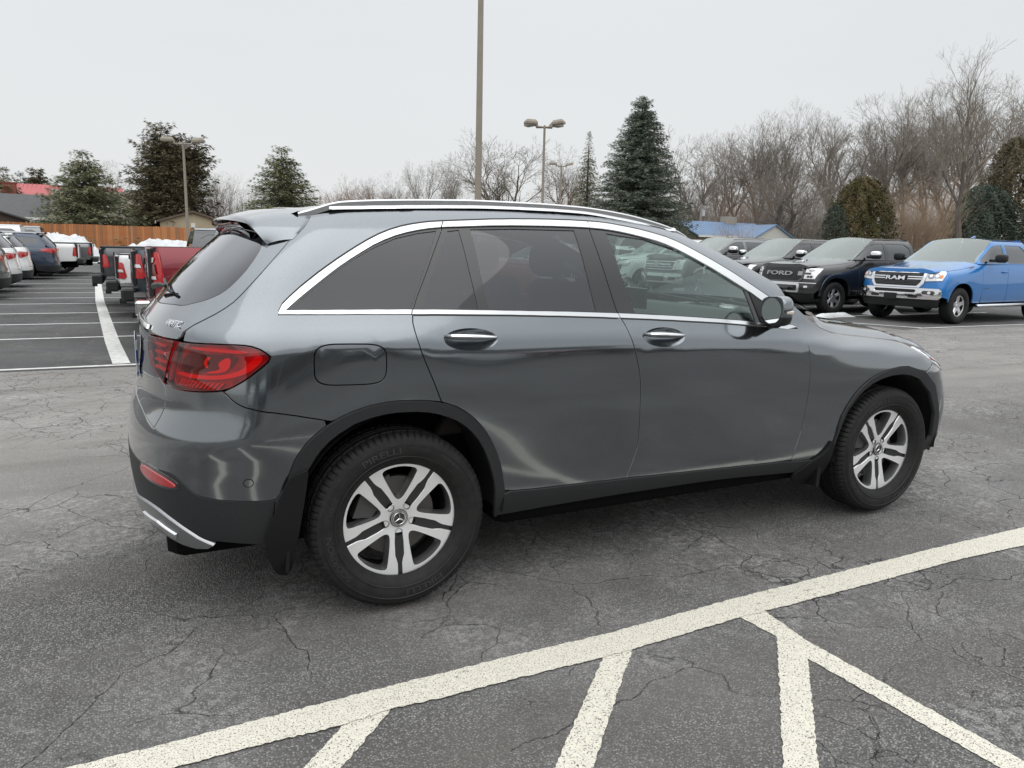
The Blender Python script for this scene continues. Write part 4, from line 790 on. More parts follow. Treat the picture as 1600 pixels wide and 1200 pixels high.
# ---- interior
SEAT = noisy('seat_upholstery', (.050, .042, .040), (.060, .052, .050), 40, .7, bs=.1); TRIM = M('cabin_trim', (.035, .034, .036), .6)
def seat(x, y, front=True):
    mb = MB(); wd = .25
    mb.prism([(x-.04, .62), (x+.50, .66), (x+.50, .80), (x+.05, .78)], y-wd, y+wd, mi=0)
    mb.prism([(x+.02, .74), (x-.20, 1.26), (x-.13, 1.31), (x-.08, 1.29), (x+.12, .80)], y-wd*.88, y+wd*.88)
    o = mb.build('front_seat' if front else 'rear_seat', SEAT, car)
    md = o.modifiers.new('b', 'BEVEL'); md.width = .05; md.segments = 4; md.limit_method = 'ANGLE'
    o.data.polygons.foreach_set('use_smooth', np.ones(len(o.data.polygons), bool))
    V, F = superell((x-.19, y, 1.405), (.055, .135, .085), 2.8, 20, 12); mobj('head_restraint', V, F, SEAT, o, smooth=True)
for y in (-.37, .37): seat(1.12, y)
for y in (-.40, 0, .40): seat(.28, y, False)
mb = MB(); mb.prism([(1.72, .80), (1.70, 1.08), (1.80, 1.16), (2.10, 1.15), (2.35, 1.10), (2.35, .8)], -.74, .74); dsh = mb.build('dashboard', M('dash', (.05, .055, .055), .55), car, auto=50)
mb = MB(); mb.box(1.695, 1.71, -.17, .10, 1.13, 1.25, ch=.004); mb.build('display_screen', GBLK, dsh)
mb = MB(); mb.lathe([(.175+.014*math.cos(a), .014*math.sin(a)) for a in np.linspace(0, 2*math.pi, 9)[:-1]], 32, 'x', (0, 0, 0), close=True); mb.box(-.01, .02, -.16, .16, -.02, .02).box(-.01, .03, -.06, .06, -.07, .06)
o = mb.build('steering_wheel', TRIM, car, auto=60); o.location = (1.52, .37, 1.03); o.rotation_euler = (0, math.radians(-22), 0)
V, F = superell((1.50, 0, 1.46), (.02, .125, .042), 3.2, 20, 10); mobj('rear_view_mirror', V, F, TRIM, car, smooth=True)
R = []
for x in np.linspace(-.40, 1.42, 8):
    y0, z0 = y7(x)-.02, z7(x)-.05; R.append([(x, y, z0+.03*(1-(y/y0)**2)) for y in np.linspace(-y0, y0, 7)])
grid('headliner', R, M('headliner', (.38, .38, .37), .9), car)
mb = MB(); mb.box(-.75, .12, -.66, .66, .80, 1.13, ch=.02); mb.build('load_cover', TRIM, car)
# ---------------------------------------------------------------- the other vehicles
GL_T = glass('truck_windscreen', (.62, .74, .69), (.93, 1, .97), .07)
GL_S = glass('truck_side_glass', (.10, .11, .115), (.95, .97, 1), .04)
RIMM = M('bright_alloy', (.62, .62, .64), .28, .9)
BLKP = paint('black_truck_paint', (.010, .011, .013), .2, .3)
def kn(L, *rows): return [list(r) for r in rows]
def tyre_simple(R_, w, rr, name='tyre'):
    h = w/2; pr = [(rr-.02, -h+.03), (rr, -h+.008), (rr+.03, -h-.002), (R_-.05, -h-.002), (R_-.02, -h+.008), (R_-.004, -h+.03), (R_, -h+.06), (R_, h-.06), (R_-.02, h-.008), (R_-.05, h), (rr, h-.01)]
    n = 96; V = []; F = []; m = len(pr)
    for i in range(n):
        a = 2*math.pi*i/n
        for j, (r, y) in enumerate(pr):
            if j in (4, 5) and i % 2: r -= .010
            V.append((r*math.cos(a), y, r*math.sin(a)))
    for i in range(n):
        for j in range(m-1): F.append((i*m+j, ((i+1) % n)*m+j, ((i+1) % n)*m+j+1, i*m+j+1))
    me = bpy.data.meshes.new(name); me.from_pydata(V, [], F); me.materials.append(TYR); me.polygons.foreach_set('use_smooth', np.ones(len(F), bool)); me.set_sharp_from_angle(angle=math.radians(35)); return me
_wc = {}
def simple_wheel(par, x, y, R_=.40, rr=.26, w=.27, spokes=6, side=-1, twin=False, mat=None):
    key = (R_, rr, spokes, twin, mat and mat.name)
    if key not in _wc:
        ty = tyre_simple(R_, w, rr)
        wins = []
        hs = math.degrees(.5*2*math.pi/spokes)
        for k in range(spokes):
            a0 = 90+hs+360/spokes*k; o = hs-8.5; i_ = hs*.42
            wins.append(round_poly([pol(rr*.36, a0-i_*.5), pol(rr*.36, a0+i_*.5), pol(rr*.6, a0+o*.80), pol(rr*.86, a0+o), pol(rr*.90, a0), pol(rr*.86, a0-o), pol(rr*.6, a0-o*.80)], 1))
            if twin:
                c = a0+hs; wins.append([pol(rr*.45, c-1.5), pol(rr*.84, c-2.6), pol(rr*.84, c+2.6), pol(rr*.45, c+1.5)])
        def face(v):
            r = np.hypot(v[:, 0], v[:, 1]); P = np.stack([v[:, 0], -w/2+.035+.03*np.clip((rr-r)/rr, 0, 1), v[:, 1]], 1); n = np.tile((0, -1., 0), (len(v), 1)).astype(float); n[:, 0] = -.35*v[:, 0]/rr; n[:, 2] = -.35*v[:, 1]/rr
            return P, n/np.linalg.norm(n, axis=1)[:, None]
        tmp = panel('rim', [pol(rr*.985, a) for a in range(0, 360, 10)], face, mat or RIMM, None, holes=wins, g=.08, fold=.04); rm = tmp.data; bpy.data.objects.remove(tmp)
        mb = MB(); mb.lathe([(rr*.96, .08), (rr*.96, -w/2+.05), (rr, -w/2+.02), (rr+.012, -w/2+.012)], 40); tmp = mb.build('wheel', BARREL, None, smooth=True); br = tmp.data; bpy.data.objects.remove(tmp)
        mb = MB(); mb.lathe([(.001, -w/2+.05), (rr*.20, -w/2+.052), (rr*.24, -w/2+.07)], 20); mb.lathe([(.001, .01), (rr*.93, .01)], 32, mi=1); tmp = mb.build('hub', RIMM, None, mats=[RIMM, DARK]); hb = tmp.data; bpy.data.objects.remove(tmp)
        _wc[key] = (br, ty, rm, hb)
    br, ty, rm, hb = _wc[key]
    o = link(bpy.data.objects.new('wheel', br)); o.parent = par; o.location = (x, y, R_-.003); o.rotation_euler = (0, 0, 0 if side < 0 else math.pi)
    for nm, me in (('tyre', ty), ('rim', rm), ('hub', hb)): c = link(bpy.data.objects.new(nm, me)); c.parent = o
    return o
def arch_pts(x0, r, zc, zb, n=14, sq=2.4):
    a0 = math.asin(max(-1, min(1, (zb-zc)/r))); o = []
    for i in range(n+1):
        a = math.pi-a0-(math.pi-2*a0)*i/n; c, s = math.cos(a), math.sin(a)
        o.append((x0+r*(1 if c > 0 else -1)*abs(c)**(2/sq), zc+r*(1 if s > 0 else -1)*abs(s)**(2/sq)))
    o[0] = (o[0][0], zb); o[-1] = (o[-1][0], zb); return o      # runs from -x side over the top to +x side
class Truck:
    """full-size crew-cab pickup, nose towards +x, front axle at x 0"""
    def __init__(s, name, loc, heading, col, label, W=2.04, H=1.95, wb=3.70, fo=.95, ro=1.25, hood=1.22, belt=1.34, bedz=1.36, sill=.52, tyre=.405, rim=.25, detail=True, rear=True, group=None, cab_slim=0, hoodc=1.33, archmat=None):
        s.W, s.H, s.wb, s.fo, s.ro, s.hood, s.belt, s.bedz, s.sill = W, H, wb, fo, ro, hood, belt, bedz, sill; h = W/2; s.col = col
        e = s.root = empty(name, (loc[0], loc[1], 0), heading, label, 'pickup truck', group); s.h = h
        xr = -wb-ro; xf = fo; s.xr, s.xf = xr, xf; cabx = -wb+.62; s.cabx = cabx; wx = -.78; s.wx = wx; hdx = wx-.80
        s.SRv, s.SFv = xr-1.0, xf+.95
        wl = lambda x: H-.055+(hoodc+.04-H+.055)*((x-hdx)/(wx+.10-hdx))**1.05
        KN_ = [[(xr-.2, sill-.12, h-.05), (xf+.2, sill-.12, h-.05)], [(xr-.2, sill+.02, h-.012), (xf+.2, sill+.02, h-.012)], [(xr-.2, .78, h), (0, .78, h+.005), (xf+.2, .78, h)],
               [(xr-.2, 1.08, h-.003), (-1, 1.08, h-.006), (0, 1.04, h+.002), (xf+.2, .98, h-.02)], [(xr-.2, 1.24, h-.02), (-1, 1.24, h-.025), (0, hood-.06, h-.03), (xf+.2, hood-.10, h-.06)],
               [(xr-.2, bedz-.012, h-.06), (cabx, belt, h-.065), (wx-.2, belt, h-.07), (wx+.1, hoodc-.01, h-.10), (0, hood+.03, h-.12), (xf+.2, hood-.05, h-.16)],
               [(xr-.2, H-.14, h-.25), (hdx, H-.13, h-.25), (hdx+.45, wl(hdx+.45)-.05, h-.19), (wx+.0, wl(wx)-.03, h-.13), (wx+.2, hoodc+.015, h-.20), (0, hood+.07, h-.24), (xf+.2, hood-.02, h-.28)],
               [(xr-.2, H-.05, h-.33), (hdx, H-.055, h-.33), (hdx+.45, wl(hdx+.45), h-.245), (wx+.04, wl(wx+.04), h-.17), (wx+.22, hoodc+.04, h-.30), (0, hood+.09, h-.34), (xf+.2, hood, h-.36)]]
        s.S = Surf(KN_, [(.2, xr+.12), (.5, xr+.03), (.7, xr), (1.3, xr+.01), (2.1, xr+.03)], [(.2, .16), (2.1, .16)], [(.2, 2.6), (2.1, 2.6)],
                   [(.2, xf-.10), (.4, xf-.02), (.62, xf), (.80, xf-.02), (1.0, xf-.06), (1.2, xf-.12), (1.3, xf-.22), (2.1, xf-.6)], [(.2, .42), (2.1, .42)], 2.5, s.SRv, s.SFv, xr-.2, xf+.2, .25, H+.1, .02, 2, .8)
        S = s.S; s.P = P = lambda n, ol, mat=None, par=None, **k: panel(n, ol, k.pop('surf', S), mat or col, par or e, g=k.pop('g', .14), fold=k.pop('fold', .03), **k)
        rA = tyre+.085; af = arch_pts(0, rA, tyre+.01, sill-.05); ar = arch_pts(-wb, rA, tyre+.01, sill-.05); s.af, s.ar = af, ar
        zb = sill-.06; top = lambda x: float(pchip([a[0] for a in KN_[5]], [a[1] for a in KN_[5]], [x])[0])
        dxf = wx-.02; dxm = dxf-1.10; dxr = cabx+.02; s.dx = (dxf, dxm, dxr); CLs = (s.SRv, s.SFv)
        def pp(n, ol, **k):
            ol = shrink(ol, k.pop('gap', .005), CLs); return s.P(n, ol, **k)
        s.pp = pp
        fnd = [(dxf, zb), (dxf, belt-.01), (wx+.08, hoodc)] + [(x, top(x)) for x in np.linspace(wx+.25, xf-.15, 6)] + [(s.SFv-.55, hood-.03), (s.SFv, hood-.03), (s.SFv, .70), (xf-.05, .66), (xf-.22, .60), (rA+.03, .56)] + rev(af)
        mirror(pp('front_fender', fnd))
        dr1 = [(dxf-.03, zb+.01), (dxf, .75), (dxf, belt-.02), (dxm, belt), (dxm+.02, zb+.01)]; dr2 = [(dxm, zb+.01), (dxm, belt), (dxr+.02, belt), (dxr+.02, .80), (max(dxr+.06, -wb+rA+.05), zb+.01)]
        for nm, ol in (('front_door', dr1), ('rear_door', dr2)):
            d = pp(nm, ol); xh = min(p[0] for p in ol)+.16
            mb = MB(); mb.tube([(xh-.10, -h+.010, 1.17), (xh-.07, -h-.030, 1.175), (xh+.07, -h-.030, 1.175), (xh+.10, -h+.010, 1.17)], .016, 6); mb.build('door_handle', col if detail else BLK, d, smooth=True)
            x0, x1 = (dxm+.05, dxf) if nm == 'front_door' else (dxr+.12, dxm-.07)
            if nm == 'front_door': wp = [(x0, belt+.025), (x1-.04, belt+.025), (x1-.03, belt+.07), (wx-.62, H-.20), (hdx-.02, H-.165), (x0, H-.155)]
            else: wp = [(x0+.02, belt+.025), (x1, belt+.025), (x1, H-.155), (x0+.22, H-.16), (x0+.06, H-.26)]
            s.P('side_window', wp, GL_S, d, surf=rec(.01, S), fold=0); mirror(d)
            if nm == 'front_door': s.w1 = wp
            else: s.w2 = wp
        bd = [(cabx-.02, zb), (cabx-.02, bedz)] + [(xr+.1, bedz), (s.SRv, bedz), (s.SRv, .62), (xr+.05, .60), (-wb-rA-.03, .58)] + ar
        mirror(pp('bed_side', bd))
        # cab upper ring with window openings, roof, cab back, windscreen, hood
        up = [(cabx, belt+.002), (cabx+.06, H-.20), (cabx+.10, H-.06)] + [(x, H-.052) for x in np.linspace(cabx+.2, hdx, 6)] + [(x, wl(x)+.008) for x in np.linspace(hdx+.12, wx+.06, 6)] + [(wx+.06, belt+.002)]
        s.up = pp('cab_frame', up, holes=[s.w1, s.w2], gap=.002); mirror(s.up)
        def yz(x): k6_ = KN_[7]; return float(pchip([a[0] for a in k6_], [a[2] for a in k6_], [x])[0]), float(pchip([a[0] for a in k6_], [a[1] for a in k6_], [x])[0])
        R = []
        for x in np.linspace(cabx+.10, hdx, 8): y0, z0 = yz(x); R.append([(x+.04*(1-(y/y0)**2)*(x > hdx-.4), y, z0+.06*(1-(y/y0)**2)) for y in np.linspace(-y0-.01, y0+.01, 9)])
        s.roof = grid('roof', R, col, e)
        R = []
        for t in np.linspace(0, 1, 7):
            x = hdx+(wx+.10-hdx)*t; z = H-.055+(hoodc+.04-H+.055)*t**1.05; y0 = h-.33+.17*t; R.append([(x+(.04+.16*t)*(1-(y/y0)**2), y, z+.06*(1-(y/y0)**2)*(1-t)) for y in np.linspace(-y0, y0, 11)])
        grid('windscreen', R, GL_T, e)
        bk = mobj('cab_back', [(cabx+.03, -h+.10, belt-.7), (cabx+.03, h-.10, belt-.7), (cabx+.03, h-.09, belt), (cabx+.03, -h+.09, belt), (cabx+.10, h-.345, H-.05), (cabx+.10, -h+.345, H-.05), (cabx+.10, h-.36, H-.02), (cabx+.10, -h+.36, H-.02)], [(0, 3, 2, 1), (3, 5, 4, 2), (5, 7, 6, 4)], col, e); mb = MB(); mb.prism([(cabx+.018, belt+.06), (cabx+.068, H-.20), (cabx+.075, H-.20), (cabx+.026, belt+.06)], -h+.34, h-.34); mb.build('back_window', GBLK, bk)
        R = []
        for x in np.linspace(wx+.06, xf-.16, 12):
            y0 = -S.pt(x, top(x))[1]-.002; z0 = top(x); y1, z1 = yz(x); y1 = min(y1, -y0-0.02) if y0 < 0 else min(y1, y0-.10); z1 = min(z1, z0+.055); t = (x-wx)/(xf-wx)
            zc_ = z1+.035-.02*t; ks = [(-y0, z0), (-y0+.05, z0+(z1-z0)*.6), (-y1, z1), (-y1+.14, z1+.028), (-.3, zc_), (0, zc_-.004), (.3, zc_), (y1-.14, z1+.028), (y1, z1), (y0-.05, z0+(z1-z0)*.6), (y0, z0)]
            nd = max(0, (t-.82)/.18); R.append([(x+.10*(1-(y/y0)**2)*t, y, z-.05*nd**2) for y, z in ks])
        s.hoodo = grid('hood', R, col, e)
        last = R[-1]; mobj('hood_lip', [p for p in last]+[(p[0]+.01, p[1], hood-.06) for p in last], [(i, i+1, i+12, i+11) for i in range(10)], col, s.hoodo, smooth=True)
        # chassis, bed floor, cabin
        mb = MB(); mb.box(xr+.1, xf-.35, -.5, .5, .34, .66).box(-wb+rA+.02, -rA-.05, -h+.12, h-.12, .42, belt-.10).box(cabx-.7-.6, xr+.12, -h+.10, h-.10, .78, .84) if False else mb.box(xr+.1, xf-.35, -.5, .5, .34, .66).box(-wb+rA+.02, -rA-.05, -h+.12, h-.12, .42, belt-.10)
        mb.box(xr+.05, cabx, -h+.32, h-.32, .70, .86); mb.box(-rA-.1, xf-.25, -h+.45, h-.45, .55, hood-.08); mb.build('chassis', DARK, e)
        for x0 in (0, -wb):
            mb = MB(); V = []; F = []
            for i, (x, z) in enumerate(arch_pts(x0, rA+.01, tyre+.01, sill-.05)): V += [(x, -h+.02, z), (x, -h+.36, z)]
            for i in range(14): F.append((2*i, 2*i+1, 2*i+3, 2*i+2))
            V += [(x0-rA, -h+.36, .45), (x0+rA, -h+.36, .45), (x0+rA, -h+.36, 1.0), (x0-rA, -h+.36, 1.0)]; F.append((30, 31, 32, 33)); mirror(mobj('wheel_liner', V, F, DARK, e))
        mb = MB(); mb.box(xr+.08, cabx, -h+.09, -h+.13, .8, bedz-.01).box(xr+.08, cabx, h-.13, h-.09, .8, bedz-.01).box(xr+.02, xr+.07, -h+.1, h-.1, .75, bedz-.03); mb.build('bed_liner', BLK, e)
        mb = MB()
        for y in (-.45, .45): mb.box(wx-1.25, wx-1.13, y-.24, y+.24, 1.0, belt+.28, ch=.04).box(wx-1.22, wx-1.14, y-.12, y+.12, belt+.30, belt+.46, ch=.03)
        mb.box(dxm-1.1, dxm-.98, -.65, .65, 1.0, belt+.25, ch=.04); mb.build('seats', SEAT, e, auto=40)
        mb = MB(); mb.prism([(wx-.45, 1.0), (wx-.45, belt-.02), (wx-.3, belt+.06), (wx+.16, belt+.0), (wx+.16, 1.0)], -h+.2, h-.2); mb.build('dashboard', TRIM, e, auto=40)
        s.tyre = tyre
    def wheels(s, rim=.25, spokes=6, twin=False, mat=None):
        for x in (0, -s.wb):
            for sd in (-1, 1): simple_wheel(s.root, x, sd*(s.h-.155), s.tyre, rim, .27, spokes, sd, twin, mat)
    def arches(s, mat, w=.075, off=.025):
        for x0, a in ((0, s.af), (-s.wb, s.ar)):
            b = arch_pts(x0, s.tyre+.085+w, s.tyre+.01, s.sill-.05); mirror(s.P('arch_flare', b + rev(a), mat, off=off, g=.2, fold=.05))
    def mirrors(s, cap, sc=1., x=None):
        x = x or s.wx-.30; z = s.belt+.12
        V, F = superell((x, -s.h-.20, z+.02), (.085*sc, .13*sc, .095*sc), 3.5, 16, 10); o = mobj('door_mirror', V, F, None, s.root, smooth=True, mats=[BLK, cap], fmat=[1 if sum(V[i][2] for i in f)/len(f) > z+.03 else 0 for f in F])
        mb = MB(); mb.tube([(x-.04, -s.h+.07, z-.03), (x-.02, -s.h-.08, z-.03)], [.035, .03], 8); mb.build('mirror_arm', BLK, o, smooth=True); mirror(o)
    def front(s, name, ol, mat, off=.01, sym=False, par=None, fold=.03, g=.12, holes=()):
        f = s.S.end(); o = panel(name, ol, f, mat, par or s.root, off=off, fold=fold, g=g, holes=holes)
        if sym: mirror(o)
        return o
    def rearp(s, name, ol, mat, off=.01, sym=False, par=None, fold=.03, g=.12, holes=()):
        f = s.S.end(True); o = panel(name, ol, f, mat, par or s.root, off=off, fold=fold, g=g, holes=holes)
        if sym: mirror(o)
        return o
    def text(s, txt, size, y, z, mat, wide=1., par=None, off=.05, rear=False, name='lettering', bold=0):
        v, f = text_geo(txt, size, .012, 0); v = np.array(v); sg = -1 if rear else 1
        fn = s.S.end(rear); P, n = fn(np.stack([y+v[:, 0]*wide*sg, z+v[:, 1]], 1)); P = P+np.array((sg, 0, 0))*(off+v[:, 2:3]); o = mobj(name, P, f, mat, par or s.root)
        bm = bmesh.new(); bm.from_mesh(o.data); bmesh.ops.recalc_face_normals(bm, faces=bm.faces); bm.to_mesh(o.data); bm.free(); return o
    def bumperbox(s, x0, x1, z0, z1, mat, y=None, name='rear_bumper', ch=.03):
        y = y or s.h-.03; mb = MB(); mb.box(min(x0, x1), max(x0, x1), -y, y, z0, z1, ch=ch); return mb.build(name, mat, s.root, auto=20)
    def tail_lamps(s, z0, z1, wy=.17, mat=RED, split=None, frame=None):
        """tall lamp wrapping the corner of the bed"""
        x = s.xr; o = s.P('tail_lamp', [(x+.17, z0), (x+.20, z0+.04), (x+.15, z1-.03), (x+.12, z1), (x-.20, z1), (x-.20, z0)], mat, off=.012, fold=.02, g=.1)
        if split:
            for a, b, m_ in split: s.P('lamp_segment', [(x+.15, a), (x+.13, b), (x-.18, b), (x-.18, a)], m_, o, off=.018, fold=.008, g=.1)
        mirror(o); return o
    def tailgate(s, chrome=False, txt=None):
        y = s.h-.20; o = s.rearp('tailgate', [(-y, .72), (y, .72), (y, s.bedz-.01), (-y, s.bedz-.01)], s.col, off=.012, fold=.03)
        mb = MB(); P = s.S.end(True)([(0, 1.18)])[0][0]; mb.box(P[0]-.03, P[0]-.008, -.12, .12, 1.14, 1.22, ch=.008); mb.build('tailgate_handle', BLK, o)
        if txt: s.text(txt, .16, 0, 1.0, CHR if chrome else BLK, 1.4, o, .02, True)
        return o
PI = math.pi
def octo(y0, y1, z0, z1, c): return [(y0+c, z0), (y1-c, z0), (y1, z0+c), (y1, z1-c), (y1-c, z1), (y0+c, z1), (y0, z1-c), (y0, z0+c)]
# -- blue pickup, right foreground row, nose towards -x
BLU = paint('bright_blue_paint', (.004, .155, .46), .25, .28)
t = Truck('pickup_truck', (15.72, 8.02), PI+.075, BLU, 'bright blue pickup truck with chrome grille and bumper at the right edge', W=2.07, H=1.955, wb=3.67, fo=.93, hood=1.19, belt=1.35, hoodc=1.33, sill=.52, tyre=.41); ram = t
t.wheels(.255, 5, True); t.mirrors(BLK, 1.0)
gs = t.front('grille_surround', [(-.53, .80), (.53, .80), (.62, .90), (.64, 1.03), (.66, 1.155), (.35, 1.175), (.28, 1.20), (-.28, 1.20), (-.35, 1.175), (-.66, 1.155), (-.64, 1.03), (-.62, .90)], CHR, .035, fold=.05)
gi = t.front('grille_mesh', [(-.48, .835), (.48, .835), (.55, .92), (.575, 1.03), (.585, 1.115), (-.585, 1.115), (-.575, 1.03), (-.55, .92)], BLK, .042, par=gs, fold=.01)
for z_ in (.875, .905, .935, .955, 1.055, 1.075): t.front('grille_slat', [(-.52, z_-.006), (.52, z_-.006), (.52, z_+.006), (-.52, z_+.006)], GBLK, .052, par=gi, fold=.012)
for sg in (-1, 1):
    a, b = sorted((sg*.27, sg*.585)); t.front('grille_bar', [(a, 1.02), (b, 1.02), (b, 1.042), (a, 1.042)], CHR, .060, par=gi, fold=.02); t.front('grille_bar', [(a, .972), (b, .972), (b, .994), (a, .994)], CHR, .060, par=gi, fold=.02)
t.text('RAM', .120, 0, 1.008, CHR, 1.95, gi, .085)
hl = t.front('headlamp', [(.64, .945), (.93, .965), (.95, 1.10), (.91, 1.155), (.68, 1.160), (.655, 1.06)], WLENS, .03, fold=.04)
for (y_, z_, r_) in ((.73, 1.06, .062), (.835, 1.06, .05)):
    for nm_, m_, q_ in (('lamp_bowl', M('lamp_reflector', (.25, .27, .30)), r_), ('projector', CHR, r_*.5)): t.front(nm_, ell(y_, z_, q_, q_, 14), m_, .034 if q_ == r_ else .040, par=hl, fold=.004, g=.05)
t.front('indicator', [(.875, 1.02), (.925, 1.02), (.93, 1.08), (.885, 1.085)], AMB, .036, par=hl, fold=.004, g=.06); mirror(hl)
fb = t.front('front_bumper', octo(-.955, .955, .555, .785, .05), CHR, .055, fold=.10, holes=[octo(-.50, .50, .685, .755, .03)])
t.front('bumper_opening', octo(-.50, .50, .68, .76, .03), BLKN, .035, par=fb, fold=.01)
for sg in (-1, 1):
    t.front('fog_lamp_pocket', octo(*sorted((sg*.62, sg*.86)), .655, .735, .03), GBLK, .058, par=fb, fold=.01); t.front('fog_lamp', ell(sg*.76, .695, .03, .03, 12), WLENS, .066, par=fb, fold=.01, g=.05)
    t.front('tow_hook_opening', octo(*sorted((sg*.34, sg*.56)), .575, .635, .025), GBLK, .060, par=fb, fold=.01)
t.front('valance', [(-.90, .36), (.90, .36), (.95, .55), (-.95, .55)], BLK, .0, fold=.03)
t.front('plate_bracket', octo(-.20, .08, .53, .66, .01), BLK, .085, par=fb, fold=.03)
for sg in (-1, 1):
    mb = MB(); mb.box(-3.1, -.62, sg*1.045-.07, sg*1.045+.07, .37, .44, ch=.02); mb.build('side_step', SAT, t.root, auto=50)
    v, f = text_geo('BIG HORN', .055, .004); sd = -1 if sg < 0 else 1; mobj('badge_lettering', [(-.98+p[0]*(-1 if sd > 0 else 1), sd*(t.h+.006), .80+p[1]) for p in v], f, CHR, t.root)
    v, f = text_geo('HEMI', .05, .004); pl = mobj('hood_badge', [(-.45+q[0]*(-sd), sd*(t.h-.09), 1.255+q[1]) for q in ((-.13, -.03), (.13, -.03), (.10, .03), (-.10, .03))], [(0, 1, 2, 3)], CHR, t.root); mobj('badge_lettering', [(-.45+p[0]*(-sd), sd*(t.h-.086), 1.255+p[1]) for p in v], f, BLK, pl)
mb = MB(); mb.box(-.78, -.60, -.32, .30, 1.42, 1.425); 
mb = MB(); mb.prism([(-2.0, 1.975), (-2.16, 2.03), (-2.20, 1.975)], -.02, .02); mb.build('roof_antenna', BLU, t.root)
# -- black pickup with block letters on the grille
t = Truck('pickup_truck', (14.95, 10.72), PI, BLKP, 'black pickup truck with large block letters across its mesh grille, chrome mirror caps', W=2.03, H=1.96, wb=3.68, fo=.94, hood=1.21, belt=1.37, hoodc=1.33, sill=.52, tyre=.41)
t.wheels(.262, 6, True); t.arches(BLKP, .09, .02); t.mirrors(CHR, 1.05)
gs = t.front('grille_surround', octo(-.70, .70, .80, 1.165, .10), M('graphite_trim', (.10, .10, .105), .4), .03, fold=.05)
gi = t.front('grille_mesh', octo(-.665, .665, .83, 1.135, .09), noisy('grille_honeycomb', (.004, .004, .004), (.03, .03, .03), 60, .4, bs=.4, lo=.45, hi=.5), .034, par=gs, fold=.01)
t.text('FORD', .140, -.03, 1.005, M('graphite_letters', (.30, .305, .31), .4), 2.35, gi, .05)
t.front('letter_bar', [(.545, .955), (.66, .955), (.66, 1.055), (.545, 1.055)], MATS['graphite_letters'], .045, par=gi, fold=.015)
hl = t.front('headlamp', [(.71, .88), (.93, .88), (.955, .98), (.97, 1.13), (.72, 1.13)], WLENS, .03, fold=.04)
t.front('lamp_divider', [(.72, .985), (.84, .985), (.84, 1.03), (.72, 1.03)], GBLK, .036, par=hl, fold=.004); t.front('projector', ell(.80, .93, .03, .03, 12), GBLK, .036, par=hl, fold=.004, g=.05); t.front('projector', ell(.86, .93, .03, .03, 12), GBLK, .036, par=hl, fold=.004, g=.05); t.front('projector', ell(.84, 1.085, .06, .025, 12), M('lamp_reflector', (.25, .27, .30)), .036, par=hl, fold=.004, g=.05); mirror(hl)
fb = t.front('front_bumper', octo(-.97, .97, .53, .775, .04), BLKP, .05, fold=.1)
cb = t.front('chrome_bumper_bar', octo(-.64, .64, .545, .765, .03), SAT, .060, par=fb, fold=.02); t.front('bumper_opening', octo(-.58, .58, .585, .715, .02), BLK, .063, par=cb, fold=.004)
t.front('radar_cover', octo(.0, .5, .60, .70, .02), GBLK, .068, par=cb, fold=.004)
t.front('chrome_strip', [(-.96, .765), (.96, .765), (.96, .785), (-.96, .785)], SAT, .064, par=fb, fold=.02)
for sg in (-1, 1): t.front('fog_lamp', octo(*sorted((sg*.75, sg*.83)), .66, .71, .01), WLENS, .062, par=fb, fold=.01)
t.front('valance', [(-.90, .30), (.90, .30), (.95, .53), (-.95, .53)], BLK, .0, fold=.03)
for sg in (-1, 1): v, f = text_geo('PLATINUM', .06, .004); mobj('badge_lettering', [(-.42+p[0]*(-sg), sg*(t.h+.006), 1.17+p[1]) for p in v], f, CHR, t.root)
# -- second black pickup, newer
t = Truck('pickup_truck', (15.35, 13.45), PI, BLKP, 'black pickup truck half hidden behind the windscreen pillar of the grey suv', W=2.03, H=1.96, wb=3.68, fo=.94, hood=1.22, belt=1.37, hoodc=1.34, sill=.52, tyre=.41)
t.wheels(.262, 6, True); t.arches(BLKP, .09, .02); t.mirrors(CHR, .95)
t.front('grille', octo(-.68, .68, .80, 1.16, .08), BLK, .03, fold=.05); hl = t.front('headlamp', [(.71, .84), (.97, .84), (.97, 1.15), (.90, 1.15), (.89, .93), (.71, .93)], WLENS, .03, fold=.04); mirror(hl)
fb = t.front('front_bumper', octo(-.97, .97, .53, .775, .04), BLKP, .05, fold=.1); t.front('valance', [(-.90, .30), (.90, .30), (.95, .53), (-.95, .53)], BLK, .0, fold=.03)
for sg in (-1, 1):
    mb = MB(); mb.prism([(-.50, 1.0), (-.44, 1.0), (-.40, 1.17), (-.36, 1.17), (-.36, 1.20), (-.55, 1.20), (-.55, 1.17), (-.46, 1.17)], sg*(t.h-.01), sg*(t.h+.015)); mb.build('fender_vent', CHR, t.root)
# -- big grey pickup and white pickup seen through the front door glass
GRY = paint('silver_grey_paint', (.16, .165, .17), .7, .32)
t = Truck('pickup_truck', (15.2, 16.15), PI, GRY, 'grey heavy duty pickup with chrome bar grille seen through the front door window', W=2.05, H=2.0, wb=4.0, fo=1.0, hood=1.34, belt=1.45, hoodc=1.44, sill=.56, tyre=.43)
t.wheels(.25, 5); t.mirrors(CHR, 1.2)
gs = t.front('grille', octo(-.86, .86, .86, 1.28, .06), GUN, .03, fold=.05)
for z_ in (.92, 1.0, 1.16, 1.23): t.front('grille_bar', [(-.80, z_-.012), (.80, z_-.012), (.80, z_+.012), (-.80, z_+.012)], CHR, .045, par=gs, fold=.01)
t.front('grille_bar', [(-.62, 1.05), (.62, 1.05), (.62, 1.10), (-.62, 1.10)], CHR, .05, par=gs, fold=.01); t.front('oval_emblem', ell(0, 1.075, .14, .06, 20), M('emblem_silver', (.5, .5, .52), .2, .9), .07, par=gs, fold=.02, g=.06)
